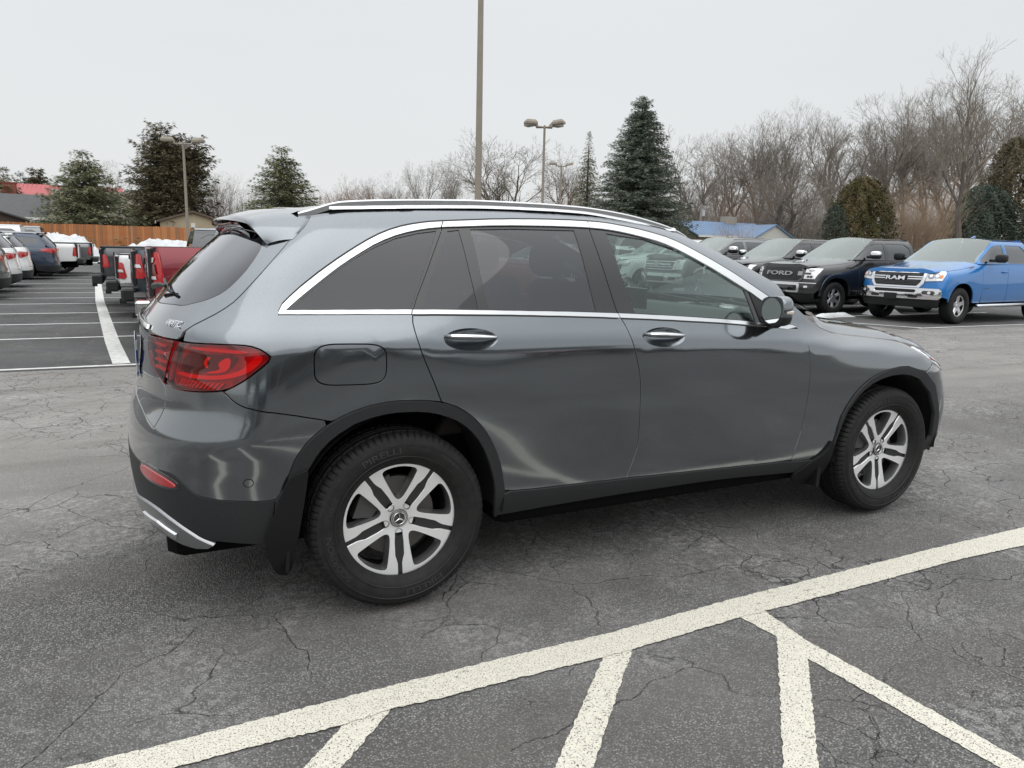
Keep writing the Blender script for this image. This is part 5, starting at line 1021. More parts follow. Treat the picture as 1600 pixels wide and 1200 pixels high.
hl = t.front('headlamp', [(.70, .93), (.96, .93), (.97, 1.22), (.72, 1.22)], WLENS, .036, fold=.04); mirror(hl)
fb = t.front('front_bumper', octo(-.99, .99, .52, .80, .04), CHR, .07, fold=.1); t.front('bumper_opening', octo(-.45, .45, .56, .70, .02), BLK, .075, par=fb, fold=.004)
for sg in (-1, 1): t.front('fog_lamp', octo(*sorted((sg*.62, sg*.85)), .60, .70, .02), GBLK, .078, par=fb, fold=.01)
WHT = paint('white_paint', (.78, .79, .79), 0, .35)
def chevy(loc, label, nm='pickup_truck', col=WHT, group=None):
    t = Truck(nm, loc, PI, col, label, W=2.06, H=1.95, wb=3.75, fo=.95, hood=1.22, belt=1.36, hoodc=1.35, sill=.52, tyre=.40, group=group)
    t.wheels(.255, 6); t.arches(DARK, .02, .004); t.mirrors(col, 1.05)
    gs = t.front('grille', [(-.78, .82), (.78, .82), (.80, 1.0), (.92, 1.02), (.96, 1.13), (-.96, 1.13), (-.92, 1.02), (-.80, 1.0)], BLK, .03, fold=.05)
    t.front('grille_bar', [(-.94, 1.0), (.94, 1.0), (.94, 1.035), (-.94, 1.035)], SAT, .05, par=gs, fold=.02)
    t.front('bow_emblem', [(-.15, .99), (-.05, .99), (-.05, .965), (.05, .965), (.05, .99), (.15, .99), (.18, 1.045), (.05, 1.045), (.05, 1.07), (-.05, 1.07), (-.05, 1.045), (-.18, 1.045)], SAT, .07, par=gs, fold=.02, g=.06)
    hl = t.front('headlamp', [(.66, 1.04), (.97, 1.04), (.98, 1.12), (.68, 1.12)], WLENS, .055, fold=.02); mirror(hl)
    fb = t.front('front_bumper', octo(-.98, .98, .56, .80, .04), CHR, .06, fold=.1); t.front('bumper_opening', octo(-.80, .80, .62, .77, .02), GUN, .064, par=fb, fold=.004)
    t.front('valance', [(-.92, .38), (.92, .38), (.95, .56), (-.95, .56)], BLK, .0, fold=.03)
    for sg in (-1, 1): mb = MB(); mb.tube([(.93, sg*.40, .54), (1.02, sg*.40, .50)], .02, 6); mb.build('tow_hook', CHR, fb)
    return t
chevy((15.0, 18.9), 'white pickup truck with bow emblem seen through the front door window, left one')
# ------------- white crossovers further along the same row, seen through the rear door glass; and the parked suvs on the left
class Suv:
    def __init__(s, name, loc, heading, col, label, L=4.65, W=1.86, H=1.70, wb=2.7, fo=.92, belt=1.08, hood=1.0, tyre=.36, rim=.235, group=None, glassm=None, front=True, rear=True, clad=BLKN, spokes=5):
        h = W/2; ro = L-wb-fo; xr = -wb-ro; xf = fo; e = s.root = empty(name, (loc[0], loc[1], 0), heading, label, 'suv', group); s.h = h
        wx = -.35; hdx = wx-.95; SRv, SFv = xr-.75, xf+.75; gm = glassm or GL_S
        KN_ = [[(xr-.1, .26, h-.07), (xf+.1, .26, h-.07)], [(xr-.1, .42, h-.02), (xf+.1, .42, h-.02)], [(xr-.1, .65, h), (xf+.1, .62, h)], [(xr-.1, .90, h-.01), (-1, .86, h-.01), (xf+.1, .80, h-.03)],
               [(xr-.1, belt-.06, h-.03), (-1, belt-.08, h-.03), (0, hood-.05, h-.05), (xf+.1, hood-.14, h-.10)], [(xr-.1, belt+.02, h-.08), (wx-.3, belt, h-.07), (wx+.1, belt, h-.10), (0, hood+.04, h-.13), (xf+.1, hood-.06, h-.2)],
               [(xr-.1, H-.16, h-.27), (hdx, H-.13, h-.24), (wx-.05, belt+.12, h-.13), (wx+.2, belt+.05, h-.2), (xf+.1, hood-.02, h-.3)], [(xr-.1, H-.10, h-.35), (-wb*.7, H-.05, h-.32), (hdx, H-.06, h-.31), (wx, belt+.16, h-.2), (wx+.3, belt+.06, h-.3), (xf+.1, hood, h-.4)]]
        S = s.S = Surf(KN_, [(.2, xr+.10), (.35, xr+.02), (.6, xr), (.8, xr+.04), (belt, xr+.07), (belt+.08, xr+.11), (H-.1, xr+.42), (H+.1, xr+.55)], [(.2, .42), (belt, .38), (H, .28)], [(.2, 2.5), (H, 2.8)],
                       [(.2, xf-.08), (.4, xf), (.65, xf-.01), (.85, xf-.07), (1.0, xf-.2), (1.3, xf-.5), (2, xf-.9)], [(.2, .45), (2, .45)], 2.4, SRv, SFv, xr-.1, xf+.1, .2, H+.1, .02, 2, .8)
        CLs = (SRv, SFv)
        def pp(n, ol, mat=None, par=None, gap=.005, **k): return panel(n, shrink(ol, gap, CLs) if gap else ol, k.pop('surf', S), mat or col, par or e, g=k.pop('g', .14), fold=k.pop('fold', .03), **k)
        zb = .38; rA = tyre+.055; af = arch_pts(0, rA, tyre+.01, zb, sq=2.1); ar = arch_pts(-wb, rA, tyre+.01, zb, sq=2.1); top = lambda x: float(pchip([a[0] for a in KN_[5]], [a[1] for a in KN_[5]], [x])[0])
        dxf = wx-.02; dxm = dxf-1.02; dxr = dxm-.95
        mirror(pp('front_fender', [(dxf+.05, zb), (dxf, belt-.01)] + [(x, top(x)) for x in np.linspace(wx+.1, xf-.2, 5)] + [(xf+.05, hood-.10), (SFv, hood-.10), (SFv, .40), (xf-.25, .38), (rA+.03, zb)] + rev(af)))
        win1 = [(dxm+.04, belt+.03), (dxf-.12, belt+.03), (hdx+.12, H-.22), (hdx-.05, H-.165), (dxm+.04, H-.145)]; win2 = [(dxr+.10, belt+.03), (dxm-.05, belt+.03), (dxm-.05, H-.145), (dxr+.04, H-.155)]; win3 = [(xr+.50, belt+.14), (dxr+.02, belt+.04), (dxr-.03, H-.16), (xr+.66, H-.22)]
        rdx = max(dxr+.12, -wb+rA+.02)
        for nm, ol, wn_ in (('front_door', [(dxf+.03, zb+.01), (dxf, belt), (dxm, belt), (dxm, zb+.01)], win1), ('rear_door', [(dxm, zb+.01), (dxm, belt), (dxr+.02, belt), (dxr+.04, .95), (rdx, .62), (rdx+.03, zb+.01)], win2)):
            d = pp(nm, ol); xh = min(p[0] for p in ol)+.16; mb = MB(); mb.tube([(xh-.09, -h+.02, belt-.14), (xh-.06, -h-.022, belt-.135), (xh+.06, -h-.022, belt-.135), (xh+.09, -h+.02, belt-.14)], .013, 6); mb.build('door_handle', col, d, smooth=True)
            pp('side_window', wn_, gm, d, 0, surf=rec(.008, S), fold=0); mirror(d)
        q = [(dxr+.02, belt+.002), (xr+.36, belt+.01), (xr+.22, belt-.02), (SRv+.45, belt-.06), (SRv+.45, .62), (SRv, .60), (SRv, .34), (xr+.2, .34), (-wb-rA-.02, zb)] + ar + [(rdx-.01, .62), (dxr+.03, .95)]
        mirror(pp('quarter_panel', q))
        up = [(dxf+.06, belt+.003), (dxf+.1, belt+.09), (wx-.25, belt+.26), (hdx+.05, H-.10)] + [(x, H-.056) for x in np.linspace(hdx, xr+.75, 6)] + [(xr+.56, H-.10), (xr+.42, H-.3), (xr+.34, belt+.10), (xr+.36, belt+.012)]
        mirror(pp('roof_side', up, holes=[win1, win2, win3], gap=.002)); mirror(pp('quarter_window', win3, gm, None, 0, surf=rec(.008, S), fold=0))
        tg = [(xr+.335, belt+.08), (xr+.41, H-.3), (xr+.54, H-.12), (SRv, H-.10), (SRv, .61), (SRv+.45, .63), (SRv+.45, belt-.06), (xr+.21, belt-.02)]
        gl = [(xr+.30, belt+.10), (xr+.37, H-.3), (xr+.46, H-.16), (SRv, H-.15), (SRv, belt+.10)]
        tgo = pp('tailgate', tg, holes=[gl]); mirror(tgo); g_ = pp('rear_window', gl, GL_DARK, tgo, 0, surf=rec(.004, S), fold=0); mirror(g_)
        lm = pp('tail_lamp', [(xr+.52, belt-.13), (xr+.50, belt-.06), (xr+.10, belt-.03), (SRv+.30, belt-.05), (SRv+.30, belt-.13), (xr+.15, belt-.20)], RED, gap=0, off=.012, fold=.03); s.lm = lm; mirror(lm)
        lo = [(-wb-rA-.02, .40), (-wb-rA+.02, .52), (xr+.3, .50), (SRv, .50), (SRv, .28), (xr+.3, .28), (-wb-rA-.02, .32)]; mirror(pp('bumper_cladding', lo, clad, gap=0, off=.012)); 
        for x0, a in ((0, af), (-wb, ar)): mirror(pp('wheel_arch_trim', arch_pts(x0, rA+.06, tyre+.01, zb, sq=2.1) + rev(a), clad, gap=0, off=.012, fold=.05, g=.2))
        mirror(pp('sill_trim', [(-wb+rA+.06, .30), (-wb+rA+.06, .42), (-rA-.06, .42), (-rA-.06, .30)], clad, gap=0, off=.012))
        yz = lambda x: (float(pchip([a[0] for a in KN_[7]], [a[2] for a in KN_[7]], [x])[0]), float(pchip([a[0] for a in KN_[7]], [a[1] for a in KN_[7]], [x])[0]))
        R = []
        for x in np.linspace(xr+.40, hdx, 9): y0, z0 = yz(max(x, xr+.5)); z0 = max(z0, H-.075); R.append([(x, y, z0+.05*(1-(y/y0)**2)) for y in np.linspace(-y0-.01, y0+.01, 9)])
        grid('roof', R, col, e)
        R = []
        for t_ in np.linspace(0, 1, 7): x = hdx+(wx+.12-hdx)*t_; z = H-.06+(belt+.05-H+.06)*t_; y0 = h-.31+.14*t_; R.append([(x+(.04+.14*t_)*(1-(y/y0)**2), y, z+.05*(1-(y/y0)**2)*(1-t_)) for y in np.linspace(-y0, y0, 9)])
        grid('windscreen', R, GL_T, e)
        R = []
        for x in np.linspace(wx+.08, xf-.22, 9):
            y0 = -S.pt(x, top(x))[1]; z0 = top(x); t_ = (x-wx)/(xf-wx); R.append([(x+.14*(1-(y/y0)**2)*t_, y, z0+.07*(1-abs(y/y0)**2.6)*(1-.4*t_)-.06*max(0, t_-.75)) for y in np.linspace(-y0, y0, 11)])
        grid('hood', R, col, e)
        mb = MB(); mb.box(xr+.15, xf-.25, -h+.32, h-.32, .24, .60).box(-wb+rA+.02, -rA-.02, -h+.10, h-.10, .30, belt-.08).box(xr+.45, -.9, -h+.3, h-.3, .6, belt+.05); mb.build('underbody', DARK, e)
        for x0 in (0, -wb):
            V = []; F = []
            for i, (x, z) in enumerate(arch_pts(x0, rA+.01, tyre+.01, zb, sq=2.1)): V += [(x, -h+.02, z), (x, -h+.31, z)]
            for i in range(14): F.append((2*i, 2*i+1, 2*i+3, 2*i+2))
            V += [(x0-rA, -h+.31, .3), (x0+rA, -h+.31, .3), (x0+rA, -h+.31, .85), (x0-rA, -h+.31, .85)]; F.append((30, 31, 32, 33)); mirror(mobj('wheel_liner', V, F, DARK, e))
            for sd in (-1, 1): simple_wheel(e, x0, sd*(h-.125), tyre, rim, .235, spokes, sd)
        V, F = superell((wx-.28, -h-.12, belt+.07), (.07, .11, .07), 3, 14, 8); o = mobj('door_mirror', V, F, None, e, smooth=True, mats=[BLK, col], fmat=[1 if sum(V[i][2] for i in f)/len(f) > belt+.06 else 0 for f in F]); mb = MB(); mb.tube([(wx-.26, -h+.08, belt+.03), (wx-.27, -h-.05, belt+.03)], .025, 6); mb.build('mirror_arm', BLK, o); mirror(o)
        mb = MB(); mb.prism([(xr+.62, H-.045), (xr+.36, H-.065), (xr+.37, H-.085), (xr+.62, H-.09)], -h+.36, h-.36); mb.build('roof_spoiler', col, e, auto=50)
        if front:
            f = S.end(); F_ = lambda n, ol, m_, off=.01, par=None, **k: panel(n, ol, f, m_, par or e, off=off, fold=.03, g=.12, **k)
            gr_ = F_('grille', octo(-.50, .50, .52, .82, .06), BLK, .012); F_('grille_bar', [(-.48, .74), (.48, .74), (.48, .765), (-.48, .765)], CHR, .03, gr_)
            hl_ = F_('headlamp', [(.46, .76), (h-.06, .80), (h-.08, .88), (.50, .86)], WLENS, .014); mirror(hl_); F_('lower_intake', octo(-.6, .6, .30, .44, .04), BLKN, .014)
        for y in (-.38, .38): V, F = superell((wx-1.25, y, belt+.36), (.06, .13, .10), 3, 12, 8); mobj('head_restraint', V, F, SEAT, e, smooth=True)
Suv('parked_suv', (13.6, 21.9), PI, WHT, 'white crossover in the far row seen through the rear door window, right one', H=1.72, L=4.7)
Suv('parked_suv', (13.3, 24.7), PI, WHT, 'white crossover in the far row seen through the rear door window, left one', H=1.75, L=4.9, wb=2.85)
# ------------- left-hand row, tails towards +x (noses to -x)
NAVY = paint('navy_paint', (.025, .042, .075), .5, .32)
RIMM2 = RIMM
s1 = Suv('parked_suv', (-7.05, 28.95), PI, NAVY, 'dark navy suv with slim pointed red tail lamp in the left row', H=1.78, L=4.95, W=1.95, wb=2.85, fo=.95, belt=1.16, hood=1.08, tyre=.39, rim=.27, clad=paint('navy_paint', ()), front=False) if False else Suv('parked_suv', (-7.30, 28.75), PI, NAVY, 'dark navy suv with slim pointed red tail lamp in the left row', H=1.69, L=4.95, W=1.95, wb=2.85, fo=.95, belt=1.14, hood=1.06, tyre=.39, rim=.27, front=False)
def rear_pickup(loc, heading, col, label, lamp, **k):
    bump = k.pop('bump', BLKP); lampmat = k.pop('lampmat', RED); tonneau = k.pop('tonneau', False); arch = k.pop('arch', False); zl = k.pop('zl', (.92, 1.30)); sp_ = k.pop('split', None); white_top = k.pop('snowy', False)
    t = Truck('pickup_truck', loc, heading, col, label, detail=False, **k); t.wheels(.25, 6); t.mirrors(BLK if not k.get('cap') else CHR, 1.0); t.tailgate(); t.tail_lamps(*zl, mat=lampmat, split=sp_)
    b = t.bumperbox(t.xr-.16, t.xr+.06, .50, .70, bump); mb = MB(); mb.box(t.xr-.165, t.xr-.02, -.5, .5, .70, .715).box(t.xr-.20, t.xr-.10, -.05, .05, .40, .48); mb.build('bumper_step', BLK, b)
    t.front('grille', octo(-.7, .7, .8, 1.15, .05), BLK, .02)
    hl = t.front('headlamp', octo(.7, .95, 1.0, 1.12, .03), WLENS, .02); mirror(hl)
    if arch: t.arches(BLKN, .07, .02)
    if tonneau: mb = MB(); mb.box(t.xr+.03, t.cabx-.01, -t.h+.07, t.h-.07, t.bedz-.01, t.bedz+.035, ch=.012); mb.build('tonneau_cover', BLKN, t.root)
    return t
WSPL = [(.94, 1.02, WLENS), (1.18, 1.26, RED)]
# truck.tail sits at x = loc - wb - ro along the heading
rear_pickup((-7.75, 31.6), PI, WHT, 'white pickup truck with black arch flares and black bed cover in the left row', None, wb=3.75, ro=1.18, hood=1.2, tyre=.41, arch=True, tonneau=True, zl=(.80, 1.14), bump=BLK, lampmat=RED, bedz=1.27)
rear_pickup((-7.35, 34.4), PI, GRY, 'grey pickup truck at the far end of the left row', None, wb=3.75, ro=1.18, zl=(.80, 1.14), bump=BLK, tonneau=True, bedz=1.27)
WHT2 = WHT
Suv('parked_suv', (-7.35, 23.6), PI, WHT, 'white suv nearest to the navy one in the left row', H=1.62, L=4.6, wb=2.7, front=False)
Suv('parked_suv', (-7.50, 20.9), PI, WHT, 'white suv with darker glass, second from the left edge', H=1.64, L=4.75, wb=2.8, front=False)
Suv('parked_suv', (-7.35, 18.3), PI, GRY, 'silver grey suv cut by the left edge, bumper corner showing', H=1.64, L=4.65, wb=2.7, front=False)
# ------------- right-hand side of the aisle, tails towards -x (noses to +x)
REDP = paint('deep_red_paint', (.20, .012, .022), .45, .32)
t = rear_pickup((4.16, 7.92), 0, REDP, 'dark red pickup truck with large wraparound tail lamp and chrome bumper', None, W=2.07, wb=3.67, ro=1.25, bedz=1.38, zl=(.90, 1.31), bump=CHR, sill=.55)
dk = M('lamp_dark_segment', (.10, .02, .02), .15, coat=1)
for nm_, pl_g, mt in (('reverse_lens', [(t.xr+.05, 1.18), (t.xr-.12, 1.18), (t.xr-.12, 1.24), (t.xr+.07, 1.24)], WLENS), ('reverse_lens', [(t.xr+.10, .97), (t.xr-.14, .97), (t.xr-.14, 1.01), (t.xr+.09, 1.01)], WLENS), ('lamp_window', [(t.xr+.10, 1.03), (t.xr-.14, 1.03), (t.xr-.14, 1.16), (t.xr+.07, 1.16)], dk)):
    mirror(t.P(nm_, pl_g, mt, off=.024, fold=.006, g=.1))
NV2 = paint('blue_black_paint', (.012, .020, .032), .3, .3)
t = rear_pickup((3.98, 10.62), 0, NV2, 'blue black pickup truck with stacked red tail lamps, next after the red pickup', None, W=2.04, wb=3.68, ro=1.25, bedz=1.31, zl=(.86, 1.24), bump=BLK, split=[(1.03, 1.08, WLENS)])
t = rear_pickup((3.70, 13.3), 0, WHT, 'white pickup truck with red tail lamps, third in the aisle behind the blue black one', None, W=2.06, H=1.74, belt=1.24, hoodc=1.2, hood=1.12, wb=3.68, ro=1.25, bedz=1.18, zl=(.74, 1.04), bump=BLK, split=[(.86, .91, WLENS)])
DGR = paint('dark_graphite_paint', (.055, .060, .065), .6, .32)
t = rear_pickup((3.36, 16.0), 0, DGR, 'dark graphite pickup truck with black bed cover, farthest of the aisle trucks', None, W=2.06, H=1.78, wb=3.68, ro=1.25, bedz=1.28, zl=(.86, 1.14), bump=BLK, tonneau=True)
# ---------------------------------------------------------------- ground, paint, snow
def at(px, py, Y):
    """point of the place at distance y=Y along the line of sight through a photo pixel (used to measure positions)"""
    d = _f + CR*((px-800)/FPX) - CU*((py-600)/FPX); k = (Y-CAM[1])/d.y; return Vector((CAM[0]+d.x*k, Y, CAM[2]+d.z*k))
def gat(px, py):
    d = _f + CR*((px-800)/FPX) - CU*((py-600)/FPX); k = -CAM[2]/d.z; return (CAM[0]+d.x*k, CAM[1]+d.y*k)
def struct(o): o['kind'] = 'structure'; return o
def asphalt(name, base, agg, salt=.5, crack=.8, allig=0., lane=False):
    m = M(name, base, .82, spec=.35); tc = N(m, 'ShaderNodeTexCoord'); O = tc.outputs['Object']
    def nz(sc, det=4, rg=.6, vec=O):
        n = N(m, 'ShaderNodeTexNoise'); n.inputs['Scale'].default_value = sc; n.inputs['Detail'].default_value = det; n.inputs['Roughness'].default_value = rg; LK(m, vec, n.inputs[0]); return n.outputs[0]
    big = nz(.35, 5); mid = nz(2.2, 5); v = N(m, 'ShaderNodeTexVoronoi'); v.inputs['Scale'].default_value = 130; LK(m, O, v.inputs[0])
    v2 = N(m, 'ShaderNodeTexVoronoi'); v2.inputs['Scale'].default_value = 62; LK(m, O, v2.inputs[0])
    g = nz(85, 3, .7)
    sp = N(m, 'ShaderNodeSeparateColor'); LK(m, v.outputs['Color'], sp.inputs[0])
    c = mixc(m, rmp(m, sp.outputs[0], .25, 1.), tuple(b*.55 for b in base), agg)                 # each stone its own grey
    c = mixc(m, rmp(m, v.outputs['Distance'], .30, .62), c, tuple(b*.16 for b in base))           # binder between stones
    c = mixc(m, rmp(m, g, .50, .72, 0, .45), c, (.24, .235, .23))
    c = mixc(m, rmp(m, big, .35, .68, 0, .50), c, tuple(b*1.75 for b in base)); c = mixc(m, rmp(m, mid, .50, .75, 0, .45), c, tuple(b*.45 for b in base))
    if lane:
        sp2 = N(m, 'ShaderNodeSeparateXYZ'); LK(m, O, sp2.inputs[0]); a2 = N(m, 'ShaderNodeMath', operation='MULTIPLY_ADD'); LK(m, big, a2.inputs[0]); a2.inputs[1].default_value = 3.5; LK(m, sp2.outputs[1], a2.inputs[2]); c = mixc(m, rmp(m, a2.outputs[0], 1.6, 4.2, 0, .62), c, (.325, .312, .292))  # lightened with distance: worn lane tone plus grazing sky sheen painted into the colour
    # whitish salt bloom in patches
    sn = nz(.8, 7, .7); sg = nz(30, 4, .75); mu = N(m, 'ShaderNodeMath', operation='MULTIPLY'); LK(m, rmp(m, sn, .47, .66), mu.inputs[0]); LK(m, rmp(m, sg, .46, .62), mu.inputs[1])
    m2 = N(m, 'ShaderNodeMath', operation='MULTIPLY'); LK(m, mu.outputs[0], m2.inputs[0]); m2.inputs[1].default_value = salt; c = mixc(m, m2.outputs[0], c, (.46, .45, .44))
    # long tyre-wear streaks along the lane
    mp = N(m, 'ShaderNodeMapping'); mp.inputs['Scale'].default_value = (.10, 1.3, 1); mp.inputs['Rotation'].default_value = (0, 0, .12); LK(m, O, mp.inputs[0])
    st = nz(1.6, 4, .6, mp.outputs[0]); c = mixc(m, rmp(m, st, .48, .70, 0, .50), c, (.125, .110, .098))
    # cracks: warped cell borders, present only in places
    wv = N(m, 'ShaderNodeTexNoise'); wv.inputs['Scale'].default_value = 2.6; wv.inputs['Detail'].default_value = 6; LK(m, O, wv.inputs[0])
    wa = N(m, 'ShaderNodeVectorMath', operation='SCALE'); wa.inputs['Scale'].default_value = .34; LK(m, wv.outputs['Color'], wa.inputs[0])
    ad = N(m, 'ShaderNodeVectorMath', operation='ADD'); LK(m, O, ad.inputs[0]); LK(m, wa.outputs[0], ad.inputs[1])
    hs = []
    for sc, wd, lo, hi, k in ((.75, .0026, .44, .54, .8), (2.6, .009, .50-allig*.25, .58-allig*.25, .85), (6.5, .020, .58-allig*.32, .63-allig*.30, .6)):
        cv = N(m, 'ShaderNodeTexVoronoi', feature='DISTANCE_TO_EDGE'); cv.inputs['Scale'].default_value = sc; LK(m, ad.outputs[0], cv.inputs[0])
        wb = nz(.5+sc*.1, 3)
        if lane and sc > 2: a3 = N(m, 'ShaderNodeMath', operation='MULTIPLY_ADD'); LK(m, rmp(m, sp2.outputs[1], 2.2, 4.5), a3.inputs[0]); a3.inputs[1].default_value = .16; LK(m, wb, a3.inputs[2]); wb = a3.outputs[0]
        line = rmp(m, cv.outputs[0], 0, wd, 1, 0); wh = rmp(m, wb, lo, hi); q = N(m, 'ShaderNodeMath', operation='MULTIPLY'); LK(m, line, q.inputs[0]); LK(m, wh, q.inputs[1])
        q2 = N(m, 'ShaderNodeMath', operation='MULTIPLY'); LK(m, q.outputs[0], q2.inputs[0]); q2.inputs[1].default_value = k*crack; hs.append(q2.outputs[0])
        lb = rmp(m, cv.outputs[0], wd*1.2, wd*7, 1, 0); q3 = N(m, 'ShaderNodeMath', operation='MULTIPLY'); LK(m, lb, q3.inputs[0]); LK(m, wh, q3.inputs[1]); q4 = N(m, 'ShaderNodeMath', operation='MULTIPLY'); LK(m, q3.outputs[0], q4.inputs[0]); LK(m, rmp(m, sg, .45, .65, 0, .40), q4.inputs[1])
        c = mixc(m, q4.outputs[0], c, (.27, .265, .26)); c = mixc(m, q2.outputs[0], c, (.012, .011, .010))
    LK(m, c, bsdf(m).inputs['Base Color'])
    b = bump(m, rmp(m, v.outputs['Distance'], .15, .6, 1, 0), .75, .005); b = bump(m, g, .5, .004, b)
    for h_ in hs: b = bump(m, rmp(m, h_, 0, 1, 1, 0), .8, .012, b)
    LK(m, b, bsdf(m).inputs['Normal']); return m
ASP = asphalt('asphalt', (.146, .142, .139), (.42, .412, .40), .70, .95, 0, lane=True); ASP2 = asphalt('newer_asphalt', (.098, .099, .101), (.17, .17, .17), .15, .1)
def sheet(name, poly, z, mat): o = mobj(name, [(x, y, z) for x, y in poly], [tuple(range(len(poly)))], mat); return struct(o)
def gridsheet(name, x0, x1, y0, y1, z, mat, n=8):
    V = [(x0+(x1-x0)*i/n, y0+(y1-y0)*j/n, z) for j in range(n+1) for i in range(n+1)]; F = [(j*(n+1)+i, j*(n+1)+i+1, (j+1)*(n+1)+i+1, (j+1)*(n+1)+i) for j in range(n) for i in range(n)]; return struct(mobj(name, V, F, mat))
gridsheet('ground', -700, 900, -500, 1100, -.03, noisy('winter_turf', (.14, .12, .075), (.10, .095, .055), .8, .95, bs=.4, bd=.05))
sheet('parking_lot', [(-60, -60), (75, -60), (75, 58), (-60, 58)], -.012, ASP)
sheet('parking_bays', [(-40, 6.12), (-.55, 6.12), (6.5, 6.9), (6.5, 55.5), (-40, 55.5)], -.008, ASP2)
sheet('parking_bays', [(13.3, 6.55), (45, 6.2), (45, 50), (9.6, 50)], -.008, ASP2)
def blob(cx, cy, rx, ry, n=40, s=1, j=.16):
    r_ = random.Random(s); ph = [r_.uniform(0, 6.28) for _ in range(6)]; o = []
    for i in range(n): a = 2*math.pi*i/n; k = 1+sum(j/(q+1)*math.sin((q+2)*a+ph[q]) for q in range(6)); o.append((cx+rx*k*math.cos(a), cy+ry*k*math.sin(a)))
    return o

# painted lines
PNT = M('road_paint', (.60, .575, .47), .75); n_ = noise(PNT, 160, 3, .7); n2 = noise(PNT, 2.3, 6, .7); n3 = noise(PNT, 46, 4, .7)
w1 = rmp(PNT, n_.outputs[0], .565, .62); w2 = rmp(PNT, n3.outputs[0], .60, .64); w3 = rmp(PNT, n2.outputs[0], .50, .64)
mm = N(PNT, 'ShaderNodeMath', operation='MULTIPLY'); LK(PNT, w2, mm.inputs[0]); LK(PNT, w3, mm.inputs[1]); mx_ = N(PNT, 'ShaderNodeMath', operation='MAXIMUM'); LK(PNT, w1, mx_.inputs[0]); LK(PNT, mm.outputs[0], mx_.inputs[1])
LK(PNT, mixc(PNT, mx_.outputs[0], mixc(PNT, rmp(PNT, n3.outputs[0], .3, .7), (.80, .77, .66), (.68, .65, .56)), (.07, .066, .062)), bsdf(PNT).inputs['Base Color']); LK(PNT, bump(PNT, rmp(PNT, n_.outputs[0], .35, .65, 1, 0), .6, .004), bsdf(PNT).inputs['Normal'])
PNT2 = noisy('white_bay_paint', (.66, .66, .64), (.48, .48, .465), 9, .75, bs=0)
def ragged(pts, s=1, a=.0035):
    r_ = random.Random(s); o = []
    for i in range(len(pts)):
        p = np.array(pts[i]); q = np.array(pts[(i+1) % len(pts)]); L = np.hypot(*(q-p)); k = max(1, int(L/.013)); nn = np.array((-(q-p)[1], (q-p)[0]))/(L+1e-9)
        for j in range(k): o.append(tuple(p+(q-p)*j/k+nn*r_.uniform(-a, a)*(j > 0)))
    return o
def painted(px, z, s, ext=()):
    poly = ragged(px, s); v, f, b = cdt(poly, [], .5); o = mobj('painted_line', [(x, y, z) for x, y in v], [tuple(t) for t in f], PNT); 
    me = o.data; 
    if me.polygons[0].normal.z < 0: me.flip_normals()
    return struct(o)
G2 = lambda L: [gat(*p) for p in L]
top_e = [(92, 1199), (245, 1162), (420, 1117), (625, 1065), (800, 1022), (950, 987), (1150, 932), (1300, 895), (1450, 857), (1600, 822)]
bot_e = [(270, 1197), (400, 1162), (535, 1130), (610, 1105), (700, 1085), (800, 1059), (940, 1025), (987, 1012), (1157, 962), (1225, 945), (1370, 907), (1500, 872), (1600, 850)]
A_ = G2(top_e); B_ = G2(bot_e); A_ = [(A_[0][0]-1.4, A_[0][1]+.02)] + A_ + [(A_[-1][0]+5, A_[-1][1]+.55)]; B_ = [(B_[0][0]-1.4, B_[0][1]+.02)] + B_ + [(B_[-1][0]+5, B_[-1][1]+.55)]
painted(A_ + B_[::-1], -.006, 1)
def ext(a, b, L=1.6): a = np.array(gat(*a)); b = np.array(gat(*b)); return tuple(b+(b-a)/np.hypot(*(b-a))*L)
painted([gat(545, 1120), gat(615, 1100), gat(530, 1199), ext((610, 1105), (530, 1199)), ext((535, 1130), (470, 1199)), gat(470, 1199)][::-1], -.0085, 2)
painted([gat(945, 1018), gat(990, 1006), gat(925, 1199), ext((987, 1012), (925, 1199)), ext((940, 1025), (865, 1199)), gat(865, 1199)][::-1], -.0085, 3)
painted([gat(1150, 958), gat(1190, 948), gat(1260, 997), gat(1600, 1185), ext((1260, 997), (1600, 1185), 2.5), ext((1265, 1025), (1570, 1199), 2.5), gat(1570, 1199), gat(1265, 1027), gat(1212, 990)][::-1], -.0083, 4)
painted([gat(1214, 989), gat(1262, 1020), gat(1280, 1199), ext((1260, 1027), (1280, 1199)), ext((1212, 990), (1225, 1199)), gat(1225, 1199)][::-1], -.0080, 5)
def strip(p, q, w=.10, z=-.0035, mat=None):
    p, q = np.array(p, float), np.array(q, float); d = (q-p)/np.hypot(*(q-p)); nn = np.array((-d[1], d[0]))*w/2; return struct(mobj('painted_line', [(*(p-nn), z), (*(q-nn), z), (*(q+nn), z), (*(p+nn), z)], [(0, 1, 2, 3)], mat or PNT2))
for y in (6.25, 9.25, 11.45, 13.65, 16.2, 18.15, 20.3, 22.55, 25.2, 28.0, 30.75, 33.5, 36.3): strip((-9.5, y+.0), (4.6 if y > 7 else -.35, y+(.05 if y > 7 else 0)), .10)
cl = G2([(190, 568), (176, 535), (165, 500), (156, 470), (153, 440), (152, 427)]); 
for a, b in zip(cl, cl[1:]): strip(a, b, .19, -.0005)
for k in range(11): y = 6.62+2.72*k; strip((13.9-.10*k, y), (20.5, y-.1), .10)
strip((13.28, 8.2), (14.04, 6.62), .10, -.003); strip((11.5, 9.1), (13.28, 8.15), .10, -.003)
